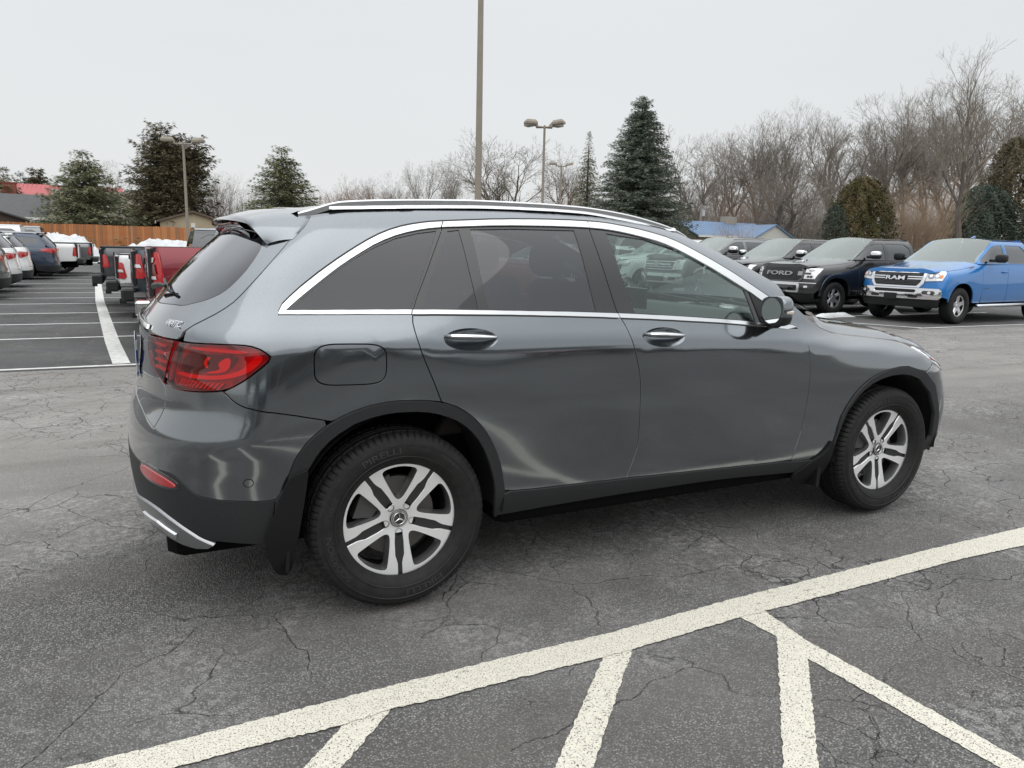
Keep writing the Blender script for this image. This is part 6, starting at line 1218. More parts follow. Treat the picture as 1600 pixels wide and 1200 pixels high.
# snow
SNOW = M('snow', (.80, .82, .84), .7, spec=.2); n_ = noise(SNOW, 2.2, 8, .7); LK(SNOW, mixc(SNOW, rmp(SNOW, n_.outputs[0], .45, .75, 0, .5), (.66, .68, .70), (.40, .385, .36)), bsdf(SNOW).inputs['Base Color']); LK(SNOW, bump(SNOW, n_.outputs[0], .7, .12), bsdf(SNOW).inputs['Normal'])
from mathutils import noise as mnoise
def snowpile(name, x0, x1, y0, y1, hf, label, cat='snow pile', nx=90, ny=16, seed=0, group=None):
    V = []; F = []
    for j in range(ny+1):
        for i in range(nx+1):
            x = x0+(x1-x0)*i/nx; y = y0+(y1-y0)*j/ny; u = i/nx; v_ = j/ny; e = min(1, 5*u*(1), 5*(1-u))*math.sin(math.pi*v_)**.6
            n = mnoise.fractal(Vector((x*.9, y*.9, seed)), .9, 2.1, 6)*.32 + mnoise.noise(Vector((x*.25, y*.3, seed+5)))*.45; h_ = hf(u)*(1+n)*e
            V.append((x+mnoise.noise(Vector((x, y, 3)))*.15, y+mnoise.noise(Vector((x, y, 9)))*.2, max(-.03, h_-.03)))
    for j in range(ny):
        for i in range(nx): F.append((j*(nx+1)+i, j*(nx+1)+i+1, (j+1)*(nx+1)+i+1, (j+1)*(nx+1)+i))
    o = mobj(name, V, F, SNOW, smooth=True); return tag(o, label, cat, group)
snowpile('snow_bank', -6.6, -2.2, 50.5, 54.0, lambda u: 2.3-1.1*u, 'heap of ploughed snow behind the white pickup bed', seed=2)
snowpile('snow_bank', -3.4, 9, 52.0, 55.5, lambda u: 1.0+.45*math.sin(math.pi*min(1, u*1.7)), 'long ploughed snow bank in the middle against the orange wood fence', seed=7, nx=140)
for k, (x, y, a, b, h_, lb) in enumerate(((14.3, 9.15, .75, .16, .10, 'patch of leftover snow in front of the black lettered pickup tyre'), (16.6, 9.55, .55, .2, .09, 'small snow ridge between the black and blue pickups'), (-1.45, 34.5, .35, .3, .35, 'small lump of snow beside the graphite pickup tail'))):
    snowpile('snow_patch', x-a, x+a, y-b, y+b, lambda u, h_=h_: h_*1.6, lb, 'snow', 26, 10, seed=20+k)
# ---------------------------------------------------------------- wooden fence
WD = noisy('cedar_board', (.42, .17, .065), (.30, .115, .045), 3, .8, bs=.2, stretch=(8, 8, .6)); WD2 = noisy('cedar_board_pale', (.50, .22, .09), (.36, .15, .065), 3, .8, bs=.2, stretch=(8, 8, .6)); WD3 = noisy('cedar_board_grey', (.30, .15, .08), (.24, .11, .055), 3, .8, bs=.2, stretch=(8, 8, .6))
fe = empty('wooden_fence', (0, 57.2, 0), 0, 'orange brown board fence running behind the snow and the parked cars', 'fence')
pms = []
for k, m_ in enumerate((WD, WD2, WD3)):
    mb = MB(); mb.add([(-.070, 0, 0), (.070, 0, 0), (.070, .02, 0), (-.070, .02, 0), (-.070, 0, 2.47), (-.045, 0, 2.5), (.045, 0, 2.5), (.070, 0, 2.47), (-.070, .02, 2.47), (-.045, .02, 2.5), (.045, .02, 2.5), (.070, .02, 2.47)], [(0, 1, 7, 6, 5, 4), (2, 3, 8, 9, 10, 11), (0, 4, 8, 3), (1, 2, 11, 7), (4, 5, 9, 8), (5, 6, 10, 9), (6, 7, 11, 10)]); o = mb.build('board', m_); pms.append(o.data); bpy.data.objects.remove(o)
fx0, fx1 = -10.5, 17.2; nb = int((fx1-fx0)/.148)
fy = lambda x: 57.2+1.1*math.sin((x+10)*.11)
for i in range(nb):
    x = fx0+i*.148; o = link(bpy.data.objects.new('board', pms[random.choice((0, 0, 1, 1, 2))])); o.parent = fe; o.location = (x, fy(x)-57.2-random.random()*.012, -.02+.02*math.sin(x*1.3)+random.uniform(-.012, .012)); o.rotation_euler = (random.uniform(-.006, .006), 0, .12*math.cos((x+10)*.11))
for z_ in (.4, 1.3, 2.1): mb = MB(); mb.tube([(x, fy(x)-57.2+.05, z_) for x in np.linspace(fx0, fx1, 30)], .04, 4); mb.build('rail', WD3, fe)
for i in range(12): x = fx0+.1+i*2.4; mb = MB(); mb.box(x-.05, x+.05, fy(x)-57.2+.06, fy(x)-57.2+.16, 0, 2.35); mb.build('post', WD3, fe)
# ---------------------------------------------------------------- lamp posts
TAN = noisy('tan_painted_steel', (.30, .265, .215), (.27, .24, .20), 3, .55, bs=.05); LGL = M('lamp_glass', (.45, .46, .45), .25)
def lamppost(px, pyt, Y, heads, rad, label, full=None, sz=1.):
    tp = at(px, pyt, Y); h_ = tp.z if full is None else full; p = empty('lamp_post', (tp.x, Y, 0), 0, label, 'lamp post')
    mb = MB(); mb.tube([(0, 0, 0), (0, 0, h_)], [rad*1.25, rad*.85], 4 if rad > .07 else 8); mb.build('pole', TAN, p, auto=50); mb = MB(); mb.lathe([(.30, 0), (.30, .5), (.27, .55), (.0, .55)], 20, 'z'); mb.build('concrete_base', noisy('concrete', (.42, .40, .37), (.34, .33, .31), 6, .85), p, auto=40)
    for k, (ang, tl_) in enumerate(heads):
        c, s_ = math.cos(ang), math.sin(ang); mb = MB(); mb.tube([(0, 0, h_-.12), (c*.45*sz, s_*.45*sz, h_-.10)], .045*sz, 6); mb.tube([(c*.45*sz, s_*.45*sz, h_-.12), (c*.50*sz, s_*.50*sz, h_+.05)], .05*sz, 6); ar = mb.build('arm', TAN, p)
        mb = MB(); V = []
        for (l0, l1, w_, z) in ((-.30, .30, .24, .0), (-.30, .30, .24, .10), (-.22, .22, .15, .22)): V += [(l0, -w_, z), (l1, -w_, z), (l1, w_, z), (l0, w_, z)]
        F = [(3, 2, 1, 0), (8, 9, 10, 11)] + [(r*4+i, r*4+(i+1) % 4, r*4+4+(i+1) % 4, r*4+4+i) for r in range(2) for i in range(4)]; mb.add([tuple(q*sz for q in v) for v in V], F); hd_ = mb.build('lamp_head', TAN, p)
        hd_.location = (c*.78*sz, s_*.78*sz, h_+.02); hd_.rotation_euler = (0, tl_, ang); mb = MB(); mb.box(-.25*sz, .25*sz, -.19*sz, .19*sz, -.012, -.002); mb.build('lens', LGL, hd_)
    return p
lamppost(747, 310, 19.5, [(.3, 0), (.3+PI, 0)], .105, 'tall square tan light pole rising out of the picture behind the grey suv', full=11.5)
lamppost(851, 196, 41, [(.15, 0), (PI-.1, 0), (-.9, -.1), (2.2, .1)], .095, 'four headed tan lot light pole left of the big spruce', sz=1.25)
lamppost(877, 258, 66, [(-.25, -.25), (PI-.2, 0)], .09, 'farthest small two headed lot light pole before brown brush', sz=1.15)
lamppost(286, 222, 50, [(-.3, -.1), (PI-.3, 0)], .085, 'two headed lot light pole in front of the dark cedar at the left', sz=1.2)
def post_at(px, pyt, Y, label):
    tp = at(px, pyt, Y); p = empty('utility_pole', (tp.x, Y, 0), 0, label, 'utility pole'); mb = MB(); mb.tube([(0, 0, 0), (0, 0, tp.z)], .13, 8); mb.build('pole', noisy('weathered_pole', (.34, .30, .26), (.26, .23, .20), 4, .9), p)
    mb = MB(); mb.box(-.2, 1.0, -.05, .05, tp.z-.35, tp.z-.22); mb.build('crossarm', MATS['weathered_pole'], p); mb = MB(); mb.lathe([(0, tp.z-1.5), (.24, tp.z-1.5), (.24, tp.z-.8), (0, tp.z-.75)], 12, 'z', (.35, 0, 0)); mb.build('transformer', M('transformer_grey', (.5, .5, .5), .5), p)
post_at(1096, 318, 72, 'weathered utility pole with a grey transformer beside the big spruce')
# ---------------------------------------------------------------- houses
def house(name, cx, Y, L, D, wallh, rise, roofc, wallc, label, rz=0., axis='x', over=.4, brk=None):
    e = empty(name, (cx, Y, 0), rz, label, 'house' if 'shed' not in name else 'shed'); mb = MB()
    hx, hy = L/2, D/2
    if axis == 'x': pr = [(-hy, 0), (hy, 0), (hy, wallh), (0, wallh+rise), (-hy, wallh)]; mb.prism(pr, -hx, hx, axis='x')
    else: pr = [(-hx, 0), (hx, 0), (hx, wallh), (0, wallh+rise), (-hx, wallh)]; mb.prism(pr, -hy, hy, axis='y')
    mb.build('wall', wallc, e)
    for sg in (-1, 1):
        sp_ = (hy if axis == 'x' else hx); k = rise/sp_; q = [(sg*(sp_+over), wallh-k*over), (0, wallh+rise), (0, wallh+rise+.14), (sg*(sp_+over), wallh-k*over+.14)]; mb = MB(); mb.prism(q, -(hx if axis == 'x' else hy)-over, (hx if axis == 'x' else hy)+over, axis='x' if axis == 'x' else 'y'); r = mb.build('roof', roofc, e)
        mb = MB(); q = [(sg*(sp_+over+.01), wallh-k*over-.10), (sg*(sp_+over+.01), wallh-k*over+.12), (sg*(sp_+over+.05), wallh-k*over+.12), (sg*(sp_+over+.05), wallh-k*over-.10)]; mb.prism(q, -(hx if axis == 'x' else hy)-over, (hx if axis == 'x' else hy)+over, axis='x' if axis == 'x' else 'y'); mb.build('fascia', M('white_trim', (.72, .72, .70), .5), r)
    return e
def window(e, x, y, z, w_, h_, face='y'):
    mb = MB(); mb.box(x-w_/2-.08, x+w_/2+.08, y-.05, y+.02, z-.08, z+h_+.08); f = mb.build('window', M('white_trim', (.72, .72, .70), .5), e); mb = MB(); mb.box(x-w_/2, x+w_/2, y-.06, y-.052, z, z+h_); mb.build('pane', GBLK, f)
SH1 = noisy('grey_shingle', (.085, .088, .092), (.12, .122, .125), 5, .9, bs=.3, stretch=(1, 1, 5)); SH2 = noisy('taupe_shingle', (.19, .17, .145), (.24, .215, .185), 5, .9, bs=.3, stretch=(1, 1, 5))
REDM = noisy('red_metal_roof', (.42, .10, .10), (.38, .085, .09), 1, .5, bs=0); BLUM = noisy('blue_metal_roof', (.135, .215, .345), (.15, .24, .38), 1, .45, bs=0); TANW = noisy('tan_siding', (.47, .40, .28), (.42, .36, .26), 2, .8, bs=.15, stretch=(.3, .3, 14)); WHW = noisy('white_siding', (.56, .56, .53), (.50, .50, .48), 2, .8, bs=.15, stretch=(.3, .3, 14)); BRK = noisy('brick', (.30, .10, .07), (.20, .07, .05), 14, .9)
# grey shingle house at the far left with a pale trim gable
p = at(20, 345, 78); zr = lambda y, Y, x=40: at(x, y, Y).z; hs1 = house('grey_roof_house', p.x-4.2, 78, 14, 8, zr(338, 74), zr(306, 78)-zr(338, 74), SH1, noisy('teal_siding', (.30, .42, .42), (.26, .37, .38), 2, .8, bs=0), 'low house with grey shingle roof and teal wall behind the fence, far left'); window(hs1, 4.9, -4.02, 1.7, .9, 1.1); window(hs1, -1.0, -4.02, 1.7, 1.4, 1.1)
p = at(12, 345, 73); house('porch_gable', p.x-1.3, 73.4, 5.5, 5, zr(343, 71), .9, SH1, noisy('brown_siding', (.085, .062, .055), (.07, .05, .045), 2, .8, bs=0), 'dark brown gabled porch wing in front of the grey roofed house', axis='y')
p = at(38, 290, 98); hs2 = house('red_roof_house', p.x+1.4, 98, 16, 9, zr(312, 94), zr(289, 98)-zr(312, 94), REDM, noisy('cream_siding', (.5, .48, .42), (.45, .43, .38), 2, .8, bs=0), 'house with a faded red metal roof rising behind the grey one')
for k in range(40): mb = MB(); x = -8.2+k*.42; mb.prism([(-4.9, zr(312, 94)-.22), (-4.9, zr(312, 94)-.12), (0, zr(289, 98)+.21), (0, zr(289, 98)+.10)], x, x+.05, axis='x'); mb.build('roof_seam', REDM, hs2)
p = at(13, 290, 91); mb = MB(); zt = zr(286, 91, 13); mb.box(p.x-.6, p.x+.6, 91, 92.2, 0, zt).box(p.x-.7, p.x+.7, 90.95, 92.25, zt, zt+.12); tag(mb.build('chimney_stack', BRK), 'broad red brick chimney beside the red metal roof', 'chimney')
p = at(150, 345, 76); hs3 = house('taupe_roof_house', p.x+1.3, 76, 8.4, 8, zr(345, 72, 200), zr(303, 76, 200)-zr(345, 72, 200), SH2, noisy('beige_siding', (.33, .29, .23), (.30, .26, .21), 2, .8, bs=0), 'house with taupe shingle roof half hidden by the squat spruce'); window(hs3, 3.0, -4.02, 1.5, .9, 1.2)
p = at(299, 350, 66); sh = house('garden_shed', p.x, 66, 4.9, 4, zr(347, 64, 299), zr(332, 64, 299)-zr(347, 64, 299), noisy('brown_shingle', (.15, .115, .10), (.12, .09, .08), 5, .9), TANW, 'small tan shed with low brown gable roof behind the orange fence', axis='y', over=.3); mb = MB(); mb.box(-.16, .16, -2.04, -2.0, 2.6, 2.95); mb.build('gable_vent', M('white_trim', (.72, .72, .70), .5), sh); mb = MB(); mb.box(-2.0, -1.0, -2.03, -2.0, .1, 2.0); mb.build('door', TANW, sh)
# blue metal roof, white gabled wing at the right
p = at(1125, 365, 68); hb = house('blue_roof_house', p.x+1.0, 70, 12.0, 8, zr(368, 66, 1130), zr(349, 70, 1130)-zr(368, 66, 1130), BLUM, noisy('stone_veneer', (.34, .29, .22), (.26, .22, .17), 3, .85), 'low house with bright blue metal roof and stone front at the right')
for k in range(26): mb = MB(); x = -6.2+k*.49; ze, zt = zr(368, 66, 1130), zr(349, 70, 1130); kk = (zt-ze)/4; mb.prism([(-4.35, ze-.35*kk+.13), (-4.35, ze-.35*kk+.17), (-.02, zt+.17), (-.02, zt+.13)], x, x+.04, axis='x'); mb.build('roof_seam', BLUM, hb)
window(hb, -3.1, -4.02, 1.0, 1.5, 1.05); window(hb, -1.2, -4.02, 1.0, 1.0, 1.05)
mb = MB(); mb.box(1.2, 2.8, -.6, .6, 3.4, zr(340, 70, 1165)); mb.build('chimney', noisy('pale_brick', (.42, .38, .33), (.33, .30, .26), 12, .9), hb)
p = at(1200, 365, 64); hw = house('white_gable_wing', p.x, 66.0, 6.0, 6, zr(372, 63, 1200), zr(352, 63, 1200)-zr(372, 63, 1200), BLUM, WHW, 'white sided gabled wing with blue metal roof edge right of the blue roofed house', axis='y', over=.25); window(hw, -1.1, -3.02, 1.2, 1.1, .85)
# ---------------------------------------------------------------- trees
BARK = noisy('grey_brown_bark', (.135, .115, .10), (.085, .072, .062), 3, .95, bs=.3, stretch=(4, 4, .7)); BARK2 = noisy('pale_bark', (.25, .22, .18), (.17, .145, .12), 3, .95, bs=.3, stretch=(4, 4, .7)); TWG = M('twig_brown', (.205, .180, .155), .95); TWR = M('twig_reddish', (.25, .165, .125), .95); TWT = M('twig_tan', (.34, .255, .185), .95)
def leafmat(name, c1, c2, sc=.9):
    m = M(name, c1, .8, spec=.2); n = noise(m, sc, 4); i = N(m, 'ShaderNodeNewGeometry'); LK(m, mixc(m, rmp(m, n.outputs[0], .38, .62), mixc(m, i.outputs['Random Per Island'], c1, tuple(q*.62 for q in c1)), mixc(m, i.outputs['Random Per Island'], c2, tuple(q*.62 for q in c2))), bsdf(m).inputs['Base Color']); return m
NED = leafmat('spruce_needles', (.155, .175, .10), (.215, .215, .125)); NEDB = leafmat('blue_spruce_needles', (.125, .16, .125), (.19, .22, .165)); CED = leafmat('cedar_foliage', (.10, .09, .052), (.14, .115, .068)); ARB = leafmat('arborvitae_foliage', (.085, .090, .036), (.14, .105, .05), .5); YEW = leafmat('dark_evergreen_foliage', (.055, .080, .062), (.08, .10, .075))
class TB:
    def __init__(s): s.v = []; s.f = []; s.n = 0
    def seg(s, a, b, ra, rb, k=3):
        d = (b-a); L = np.linalg.norm(d); d = d/(L+1e-9); u = np.cross(d, (0, 0, 1.) if abs(d[2]) < .9 else (1., 0, 0)); u /= np.linalg.norm(u); w_ = np.cross(d, u); b0 = s.n
        for c, r in ((a, ra), (b, rb)):
            for i in range(k): t = 2*math.pi*i/k; s.v.append(c+(u*math.cos(t)+w_*math.sin(t))*r)
        for i in range(k): s.f.append((b0+i, b0+(i+1) % k, b0+k+(i+1) % k, b0+k+i))
        s.n += 2*k
def baretree_mesh(H, seed, spread=.55, levels=6, trunkf=.28, droop=0., minr=.0045, r0=None, nb0=3, up=.25):
    r_ = random.Random(seed); tr, tw = TB(), TB()
    def grow(p, d, L, r, lv):
        nseg = 4 if lv < 2 else (3 if lv < 4 else 2); kids = []
        for i in range(nseg):
            d2 = d+np.array([r_.gauss(0, .10+.02*lv), r_.gauss(0, .10+.02*lv), r_.gauss(.04, .06)-droop*.02*lv]); d2 /= np.linalg.norm(d2); q = p+d2*L/nseg; rb = r*(1-.30/nseg)
            (tr if lv < 2 else tw).seg(p, q, r, rb, 6 if lv == 0 else (4 if lv < 3 else 3)); p, d, r = q, d2, rb
            if lv >= 1 and i < nseg-1 and lv < levels and r_.random() < (.75 if lv < 4 else .45): kids.append((p, d, r*.62, L*r_.uniform(.40, .62), True))
        if lv >= levels: return
        n = nb0 if lv == 0 else r_.choice((2, 2, 3)); a0 = r_.uniform(0, 6.28)
        for k in range(n): kids.append((p, d, r*(.80 if k == 0 else r_.uniform(.55, .72)), L*r_.uniform(.60, .82)*(1 if lv else 1.0), k > 0))
        for j, (pp_, dd, rr_, LL, side) in enumerate(kids):
            a = a0+j*2.4+r_.uniform(-.4, .4); ax = np.cross(dd, (.3, .2, 1.)); ax /= np.linalg.norm(ax)+1e-9; ay = np.cross(dd, ax); t = (spread*(1 if side else .45))*r_.uniform(.7, 1.25)
            nd = dd*math.cos(t)+(ax*math.cos(a)+ay*math.sin(a))*math.sin(t); nd[2] += up*(.5 if lv < 3 else .15); nd /= np.linalg.norm(nd); grow(pp_, nd, LL, max(minr, rr_), lv+1)
    grow(np.zeros(3), np.array((0., 0, 1.)), H*trunkf, r0 or H*.018, 0)
    zz = max(v[2] for v in tw.v); k = H/zz
    def mk(t, nm, mat): me = bpy.data.meshes.new(nm); me.from_pydata([tuple(v*np.array((k, k, k))) for v in t.v], [], t.f); me.materials.append(mat); return me
    return mk(tr, 'trunk', BARK), mk(tw, 'crown', TWG)
variants = [baretree_mesh(10, 11, .55, 7, .24, nb0=3), baretree_mesh(10, 12, .64, 7, .20, nb0=4), baretree_mesh(10, 13, .50, 7, .30, nb0=3), baretree_mesh(10, 14, .60, 7, .20, nb0=3, up=.15), baretree_mesh(10, 23, .55, 7, .33, nb0=4)]
print('bare tree faces', [len(a.polygons)+len(b.polygons) for a, b in variants])
def baretree(px, pyt, Y, label, var=0, wide=1., group=None, twm=None, rz=None, lean=0., name='bare_tree'):
    tp = at(px, pyt, Y); h_ = tp.z; e = empty(name, (tp.x, Y, 0), random.uniform(0, 6.28) if rz is None else rz, label, 'tree', group); e.scale = (h_/10*wide, h_/10*wide, h_/10); e.rotation_euler[1] = lean
    for me, nm in zip(variants[var], ('trunk', 'crown')):
        o = link(bpy.data.objects.new(nm, me)); o.parent = e
        if twm and nm == 'crown': o.material_slots[0].link = 'OBJECT'; o.material_slots[0].material = twm
    return e
def conifer(px, pyt, Y, width, label, mat, seed=1, dens=1., drop=.15, name='spruce_tree', irregular=0., tops=1, clump=.26, base=.3, cone=1., trunk=None):
    r_ = random.Random(seed); tp = at(px, pyt, Y); H_ = tp.z; e = empty(name, (tp.x, Y, 0), 0, label, 'tree'); tb = TB(); V = []; F = []
    ap = [(0, 0, 1.)] + [(r_.uniform(-.28, .28)*width, r_.uniform(-.2, .2)*width, r_.uniform(.78, .95)) for _ in range(tops-1)]
    for (ox, oy, hk) in ap:
        Hh = H_*hk; tb.seg(np.array((ox*.2, oy*.2, 0.)), np.array((ox*.7, oy*.7, Hh*.5)), (trunk or H_*.018), H_*.010, 7); tb.seg(np.array((ox*.7, oy*.7, Hh*.5)), np.array((ox, oy, Hh)), H_*.010, .02, 6)
        nb = int(H_*26*dens/ (tops**.5))
        for i in range(nb):
            t = (i+r_.random())/nb; z = base+(Hh-base)*t**.92; R_ = width/2*(max(0, 1-t)**cone)*(1 if tops == 1 else .72); L = R_*r_.uniform(.82, 1.04)*(1+irregular*r_.uniform(-.5, .5))+.12
            a = i*2.39996+r_.uniform(-.3, .3); dz = -drop*L+(.55*L if t > .92 else 0)+r_.uniform(-.24, .16)*L; fx_ = ox*min(1, t*1.3); fy_ = oy*min(1, t*1.3); p0 = np.array((fx_, fy_, z)); n_s = max(2, int(L/.30)); pp_ = p0
            for s_ in range(1, n_s+1):
                u = s_/n_s; q = p0+np.array((math.cos(a)*L*u, math.sin(a)*L*u, dz*u+.10*L*u*u+irregular*r_.uniform(-.1, .16)*L)); tb.seg(pp_, q, max(.006, .022*(1-u)*L), max(.004, .018*(1-u)*L), 3)
                for c in range(3 + (1 if u > .5 else 0)):
                    w_ = clump*r_.uniform(.6, 1.3)*(1.15-.45*u)*max(.55, min(1, L)); da = a+r_.uniform(-1.2, 1.2); dirv = np.array((math.cos(da), math.sin(da), r_.uniform(-.75, .35))); dirv /= np.linalg.norm(dirv)
                    sd = np.cross(dirv, (0, 0, 1.)); sd /= np.linalg.norm(sd); upv = np.cross(sd, dirv); tilt = r_.uniform(-.9, .9); sv = sd*math.cos(tilt)+upv*math.sin(tilt); lat = r_.uniform(-.24, .24)*L*(1-.6*u)+r_.uniform(-.15, .15); c0 = q-dirv*w_*.3+np.array((-math.sin(a)*lat, math.cos(a)*lat, r_.uniform(-.14, .14)))
                    for (l0, l1, sw) in ((0, 1.5, .25), (.2, 1.05, .8), (.2, 1.05, -.8)):
                        b0 = len(V); tip = c0+dirv*w_*l1+sv*w_*sw*(.9 if abs(sw) > .5 else 0); V += [c0+dirv*w_*l0-dirv*w_*.12-upv*w_*.06, tip, c0+dirv*w_*(l0+.32)+sv*w_*.34*(1 if sw > 0 else -1)+upv*w_*.05]; F.append((b0, b0+1, b0+2))
                pp_ = q
    mobj('trunk', tb.v, tb.f, BARK, e); mobj('crown', V, F, mat, e); return e
conifer(128, 238, 62, 10.6, 'squat olive green spruce hanging over the orange fence', NED, 3, 1.5, .12, cone=.80, clump=.34)
conifer(250, 202, 68, 9.6, 'tall dark ragged cedar with two trunks behind the left lamp post', CED, 5, 1.5, -.15, 'cedar_tree', .55, 3, .36, 2.2, .42, trunk=.30)
conifer(440, 232, 66, 10.5, 'green spruce showing above the spoiler of the grey suv', NED, 8, 1.3, .10, cone=.72, clump=.34)
conifer(1005, 152, 66, 15.0, 'tall broad blue green spruce, biggest of the conifers', NEDB, 9, 1.9, .10, cone=.78, clump=.36)
conifer(921, 206, 80, 6.5, 'thin dark spruce just left of the biggest spruce', NED, 12, .75, .22, cone=.9, clump=.30)
conifer(4, 262, 92, 7.5, 'dark conifer cut by the left edge behind the red roof', NED, 14, .7, .1, cone=.8, clump=.45)
conifer(56, 266, 130, 8.0, 'distant broad conifer behind the red roofed house', CED, 15, .5, .1, cone=.5, clump=.6)
conifer(31, 270, 130, 4.0, 'distant narrow conifer left of the broad one behind the red roof', NEDB, 16, .5, .1, cone=.5, clump=.5)
def bush(px, pyt, Y, w_, d_, label, mat, n=5000, leaf=.16, seed=1, name='evergreen_bush', p=2.4, base=0.):
    r_ = random.Random(seed); tp = at(px, pyt, Y); H_ = tp.z; e = empty(name, (tp.x, Y, 0), 0, label, 'bush'); V = []; F = []; ph = [r_.uniform(0, 6) for _ in range(8)]
    for i in range(n):
        a = r_.uniform(0, 6.283); v = r_.random()**.8; k = r_.uniform(.62, 1.06)**.7; prof = (1-v**p)**(1/p); lump = 1+.13*math.sin(3*a+ph[0]+v*5)+.13*math.sin(6*a+ph[1]-v*9)+.11*math.sin(11*a+v*17+ph[2])
        c = np.array((math.cos(a)*w_/2*prof*k*lump, math.sin(a)*d_/2*prof*k*lump, base+v*(H_-base)*(1+.04*math.sin(9*a+ph[3])))); nrm = np.array((math.cos(a), math.sin(a), v*.8)); t1 = np.array([r_.gauss(0, 1) for _ in range(3)]); t1 /= np.linalg.norm(t1); t2 = np.cross(t1, nrm); t2 /= np.linalg.norm(t2)+1e-9; s_ = leaf*r_.uniform(.5, 1.4); b0 = len(V)
        V += [c-t1*s_, c+t2*s_*.5, c+t1*s_, ]; F.append((b0, b0+1, b0+2))
    mobj('foliage', V, F, mat, e); mb = MB(); mb.tube([(0, 0, 0), (0, 0, H_*.7)], [.12, .05], 6); mb.build('stem', BARK, e); return e
bush(1350, 282, 62, 9.0, 7.0, 'rounded olive brown arborvitae bush between the black and blue pickups', ARB, 22000, .22, 3)
bush(1308, 322, 60.5, 4.0, 3.2, 'small dark bush at the lower left of the arborvitae', YEW, 4500, .15, 6)
bush(1545, 295, 66, 15.0, 7, 'wide blue green evergreen thicket at the right behind the blue pickup', YEW, 22000, .26, 4)
bush(1590, 222, 70, 11, 8, 'tall dark evergreen at the right edge behind the leaning trunk', CED, 17000, .28, 5)
def brush(px, pyt, Y, w_, d_, label, mat, n=420, seed=1, name='twiggy_shrub', spread=.35, r=.012, sub=4):
    r_ = random.Random(seed); tp = at(px, pyt, Y); H_ = tp.z; e = empty(name, (tp.x, Y, 0), 0, label, 'shrub'); t = TB()
    for i in range(n):
        a = r_.uniform(0, 6.28); R_ = math.sqrt(r_.random()); p = np.array((math.cos(a)*w_/2*R_*.75, math.sin(a)*d_/2*R_*.75, 0.)); d = np.array((math.cos(a)*spread*R_, math.sin(a)*spread*R_, 1.)); L = H_*r_.uniform(.6, 1.0)*(1-.25*R_*R_); rr_ = r*r_.uniform(.7, 1.4)*2
        for s_ in range(4):
            d2 = d+np.array([r_.gauss(0, .13), r_.gauss(0, .13), 0]); q = p+d2*L/4; t.seg(p, q, rr_, rr_*.72, 3)
            if s_ >= 1:
                for _ in range(sub): dd = np.array([r_.gauss(0, .55), r_.gauss(0, .55), r_.uniform(.3, .9)]); q2 = q+dd*L*.20; t.seg(q, q2, rr_*.45, rr_*.2, 3)
            p, d, rr_ = q, d2, rr_*.72
    mobj('crown', t.v, t.f, mat, e); return e
brush(1450, 280, 63, 6.2, 4, 'dense tan leafless shrub right of the arborvitae', TWT, 420, 3)
brush(1148, 340, 58, 3.2, 2.5, 'small tan leafless shrub before the blue roofed house', TWT, 110, 4, sub=3)
brush(1240, 265, 76, 13, 6, 'wide brown leafless thicket behind the white gabled wing', TWG, 420, 5)
brush(1165, 285, 84, 9, 6, 'reddish brown leafless thicket behind the blue roof', TWR, 400, 6)
brush(1520, 270, 80, 12, 6, 'reddish leafless thicket behind the evergreen thicket', TWR, 380, 7)
brush(1330, 255, 84, 12, 6, 'grey brown leafless thicket behind the arborvitae', TWG, 380, 8)
brush(1430, 262, 88, 14, 6, 'grey brown leafless thicket behind the tan shrub', TWG, 380, 18)
brush(900, 290, 84, 9, 5, 'reddish shrub row left of the biggest spruce', TWR, 380, 9)
brush(1085, 285, 82, 6, 5, 'brown shrub between the biggest spruce and the blue roof', TWG, 300, 10)
brush(350, 282, 74, 8, 5, 'pale leafless thicket right of the ragged cedar', TWG, 380, 11)
brush(305, 345, 62.5, 2.4, 1.2, 'thin dry weeds in front of the tan shed', TWT, 60, 12, sub=2)
brush(560, 300, 110, 30, 8, 'low brown leafless hedge line over the suv roof', TWR, 620, 13, r=.018)
brush(735, 306, 115, 34, 8, 'low distant leafless hedge line behind the tall pole', TWG, 620, 14, r=.018)
# single bare trees over the roof and in the wood at the right
baretree(812, 193, 82, 'wide spreading bare oak between the tall pole and the four headed pole', 1, 1.25, rz=.4)
baretree(686, 232, 105, 'slender bare tree with rounded crown left of the tall pole', 4, .80, rz=1.0)
baretree(655, 244, 110, 'thin bare tree leaning on the rounded crown from its left', 2, .6)
baretree(630, 265, 112, 'low bare tree over the front of the roof rail', 0, 1.0)
baretree(560, 272, 112, 'first low bare tree right of the green spruce', 1, .8, twm=TWR)
baretree(528, 285, 118, 'smallest bare tree right beside the green spruce', 3, .8, twm=TWR)
baretree(600, 276, 116, 'low bare tree in the middle of the far hedge line', 2, .9)
baretree(885, 225, 96, 'pale bare tree behind the farthest lamp post', 3, .9)
baretree(345, 268, 96, 'thin bare tree right of the left lamp post', 2, .9)
baretree(150, 245, 84, 'pale bare tree peeping over the squat spruce', 0, .9)
woods = [(1100, 196, 88, 1, 1.0), (1128, 205, 96, 0, .9), (1160, 190, 100, 2, .9), (1195, 185, 92, 3, .9), (1225, 172, 98, 0, 1.0), (1262, 158, 90, 4, .85), (1300, 165, 102, 2, 1.0), (1335, 158, 94, 1, .85), (1378, 148, 90, 0, 1.05), (1412, 158, 101, 3, .9), (1448, 150, 96, 2, 1.0), (1482, 140, 90, 4, .95), (1515, 150, 99, 1, .8), (1548, 120, 92, 0, .95), (1580, 130, 101, 2, 1.), (1612, 110, 94, 3, 1.0)]
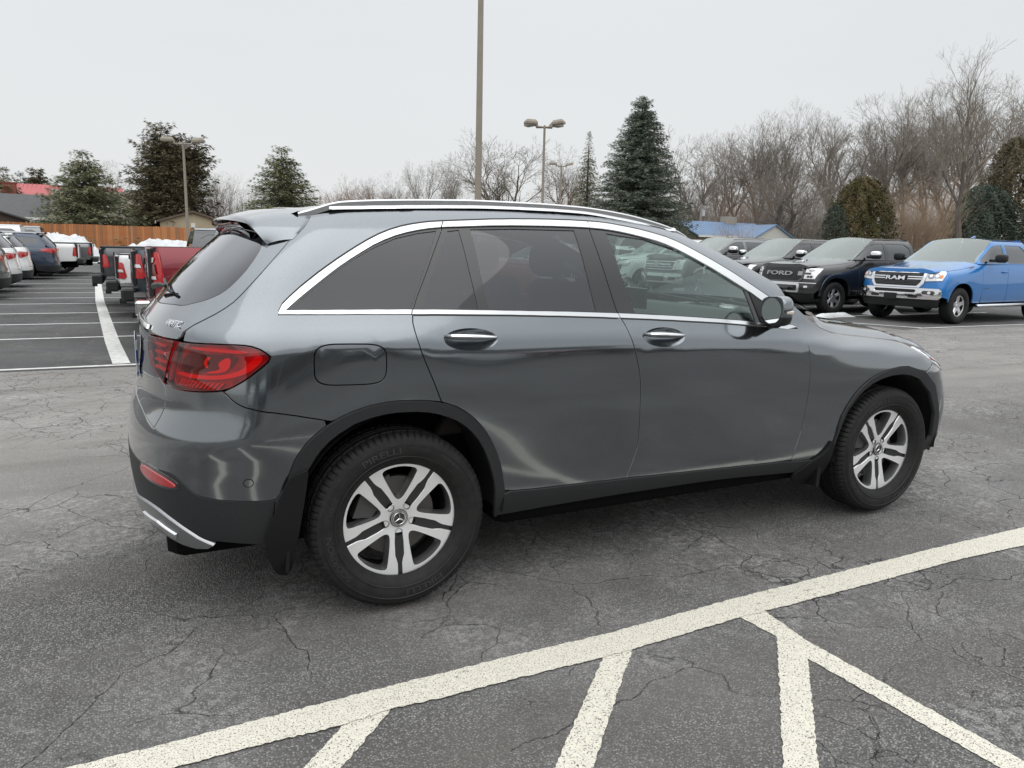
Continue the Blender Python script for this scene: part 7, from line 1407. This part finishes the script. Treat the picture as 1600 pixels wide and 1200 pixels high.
wl = ['leftmost bare tree of the wood, rounded crown', 'second bare tree of the wood, behind the leftmost', 'third bare tree of the wood, slim', 'fourth bare tree of the wood', 'fifth bare tree of the wood, above the white gable', 'sixth bare tree of the wood, tall upright limbs', 'seventh bare tree of the wood, set back', 'bare tree of the wood above the arborvitae', 'broad vase shaped bare tree, centre of the wood', 'set back bare tree right of the vase shaped one', 'upright bare tree above the tan shrub', 'forked bare tree right of the tan shrub', 'small crowned bare tree in the right half of the wood', 'tall bare tree left of the leaning trunk', 'set back bare tree behind the leaning trunk', 'bare tree at the far right end of the wood']
for (px, py, Y, va, wd_), lb in zip(woods, wl): baretree(px, py, Y, lb, va, wd_)
e = baretree(1548, 78, 47, 'nearest bare tree with pale leaning trunk at the right edge', 2, .8, rz=.3, lean=.16); e.location.x -= .6
e.children[0].material_slots[0].link = 'OBJECT'; e.children[0].material_slots[0].material = BARK2
baretree(1235, 250, 64, 'low spreading bare tree beside the white gabled wing', 3, 1.5, twm=TWG)
# far-off woodland behind everything
r_ = random.Random(5); t = TB()
for i in range(5200):
    x = r_.uniform(-60, 150); Y = r_.uniform(118, 150); h_ = (3.5+5.5*max(0, min(1, (x-60)/35)))*r_.uniform(.55, 1.1)
    if x > 60: h_ *= 1.5
    p = np.array((x, Y, 0.)); q = p+np.array((r_.gauss(0, .8), r_.gauss(0, .5), h_)); t.seg(p, q, .07, .02, 3)
    for _ in range(3): m_ = p+(q-p)*r_.uniform(.4, .9); t.seg(m_, m_+np.array((r_.gauss(0, 1.0), r_.gauss(0, .5), r_.uniform(.6, 1.8))), .035, .012, 3)
o = mobj('distant_woodland', t.v, t.f, TWG); tag(o, 'grey brown band of far leafless woodland along the skyline', 'woodland', kind='stuff')
# ---------------------------------------------------------------- behind the photographer: what the paint and glass reflect
e = empty('dealership_building', (2, -34, 0), 0, 'low pale showroom with dark glass front behind the photographer', 'building'); mb = MB(); mb.box(-22, 22, -8, 0, 0, 5.2); mb.build('wall', noisy('render_wall', (.42, .42, .41), (.38, .38, .37), 2, .8), e); mb = MB(); mb.box(-23, 23, -9, .9, 5.2, 5.9); mb.build('roof', M('roof_band', (.12, .13, .15), .5), e)
for k in range(12): mb = MB(); mb.box(-20+k*3.4, -17+k*3.4, .0, .06, .5, 3.6); mb.build('window', GBLK, e)
def deep_copy(o, par=None):
    c = o.copy(); link(c); c.parent = par
    for ch in o.children: deep_copy(ch, c)
    return c
src = {o['label']: o for o in SC.objects if o.parent is None and 'label' in o}
def find(k): return next(v for l, v in src.items() if k in l)
for k, (kk, x, y, lb) in enumerate((('nearest to the navy', -6.0, -13.5, 'white suv parked behind the photographer, far left'), ('dark navy', -2.6, -14.0, 'navy suv parked behind the photographer'), ('grey pickup truck at the far end', 3.4, -15.0, 'grey pickup parked behind the photographer'), ('nearest to the navy', 6.0, -13.4, 'white suv parked behind the photographer, centre'), ('deep' if False else 'dark red', 9.3, -14.5, 'red pickup parked behind the photographer'), ('silver grey suv', 12.4, -13.6, 'silver suv parked behind the photographer'), ('white pickup truck with black arch', 16.0, -15.0, 'white pickup parked behind the photographer'))):
    c = deep_copy(find(kk)); c['label'] = lb; c.location = (x, y, 0); c.rotation_euler = (0, 0, PI/2)
for k in range(9): baretree(800, 350, 30, ['first', 'second', 'third', 'fourth', 'fifth', 'sixth', 'seventh', 'eighth', 'ninth'][k]+' bare tree of the row behind the showroom', k % 5, 1.2, 'trees behind the showroom').location = (-48+k*12, -50-(k % 3)*5, 0)
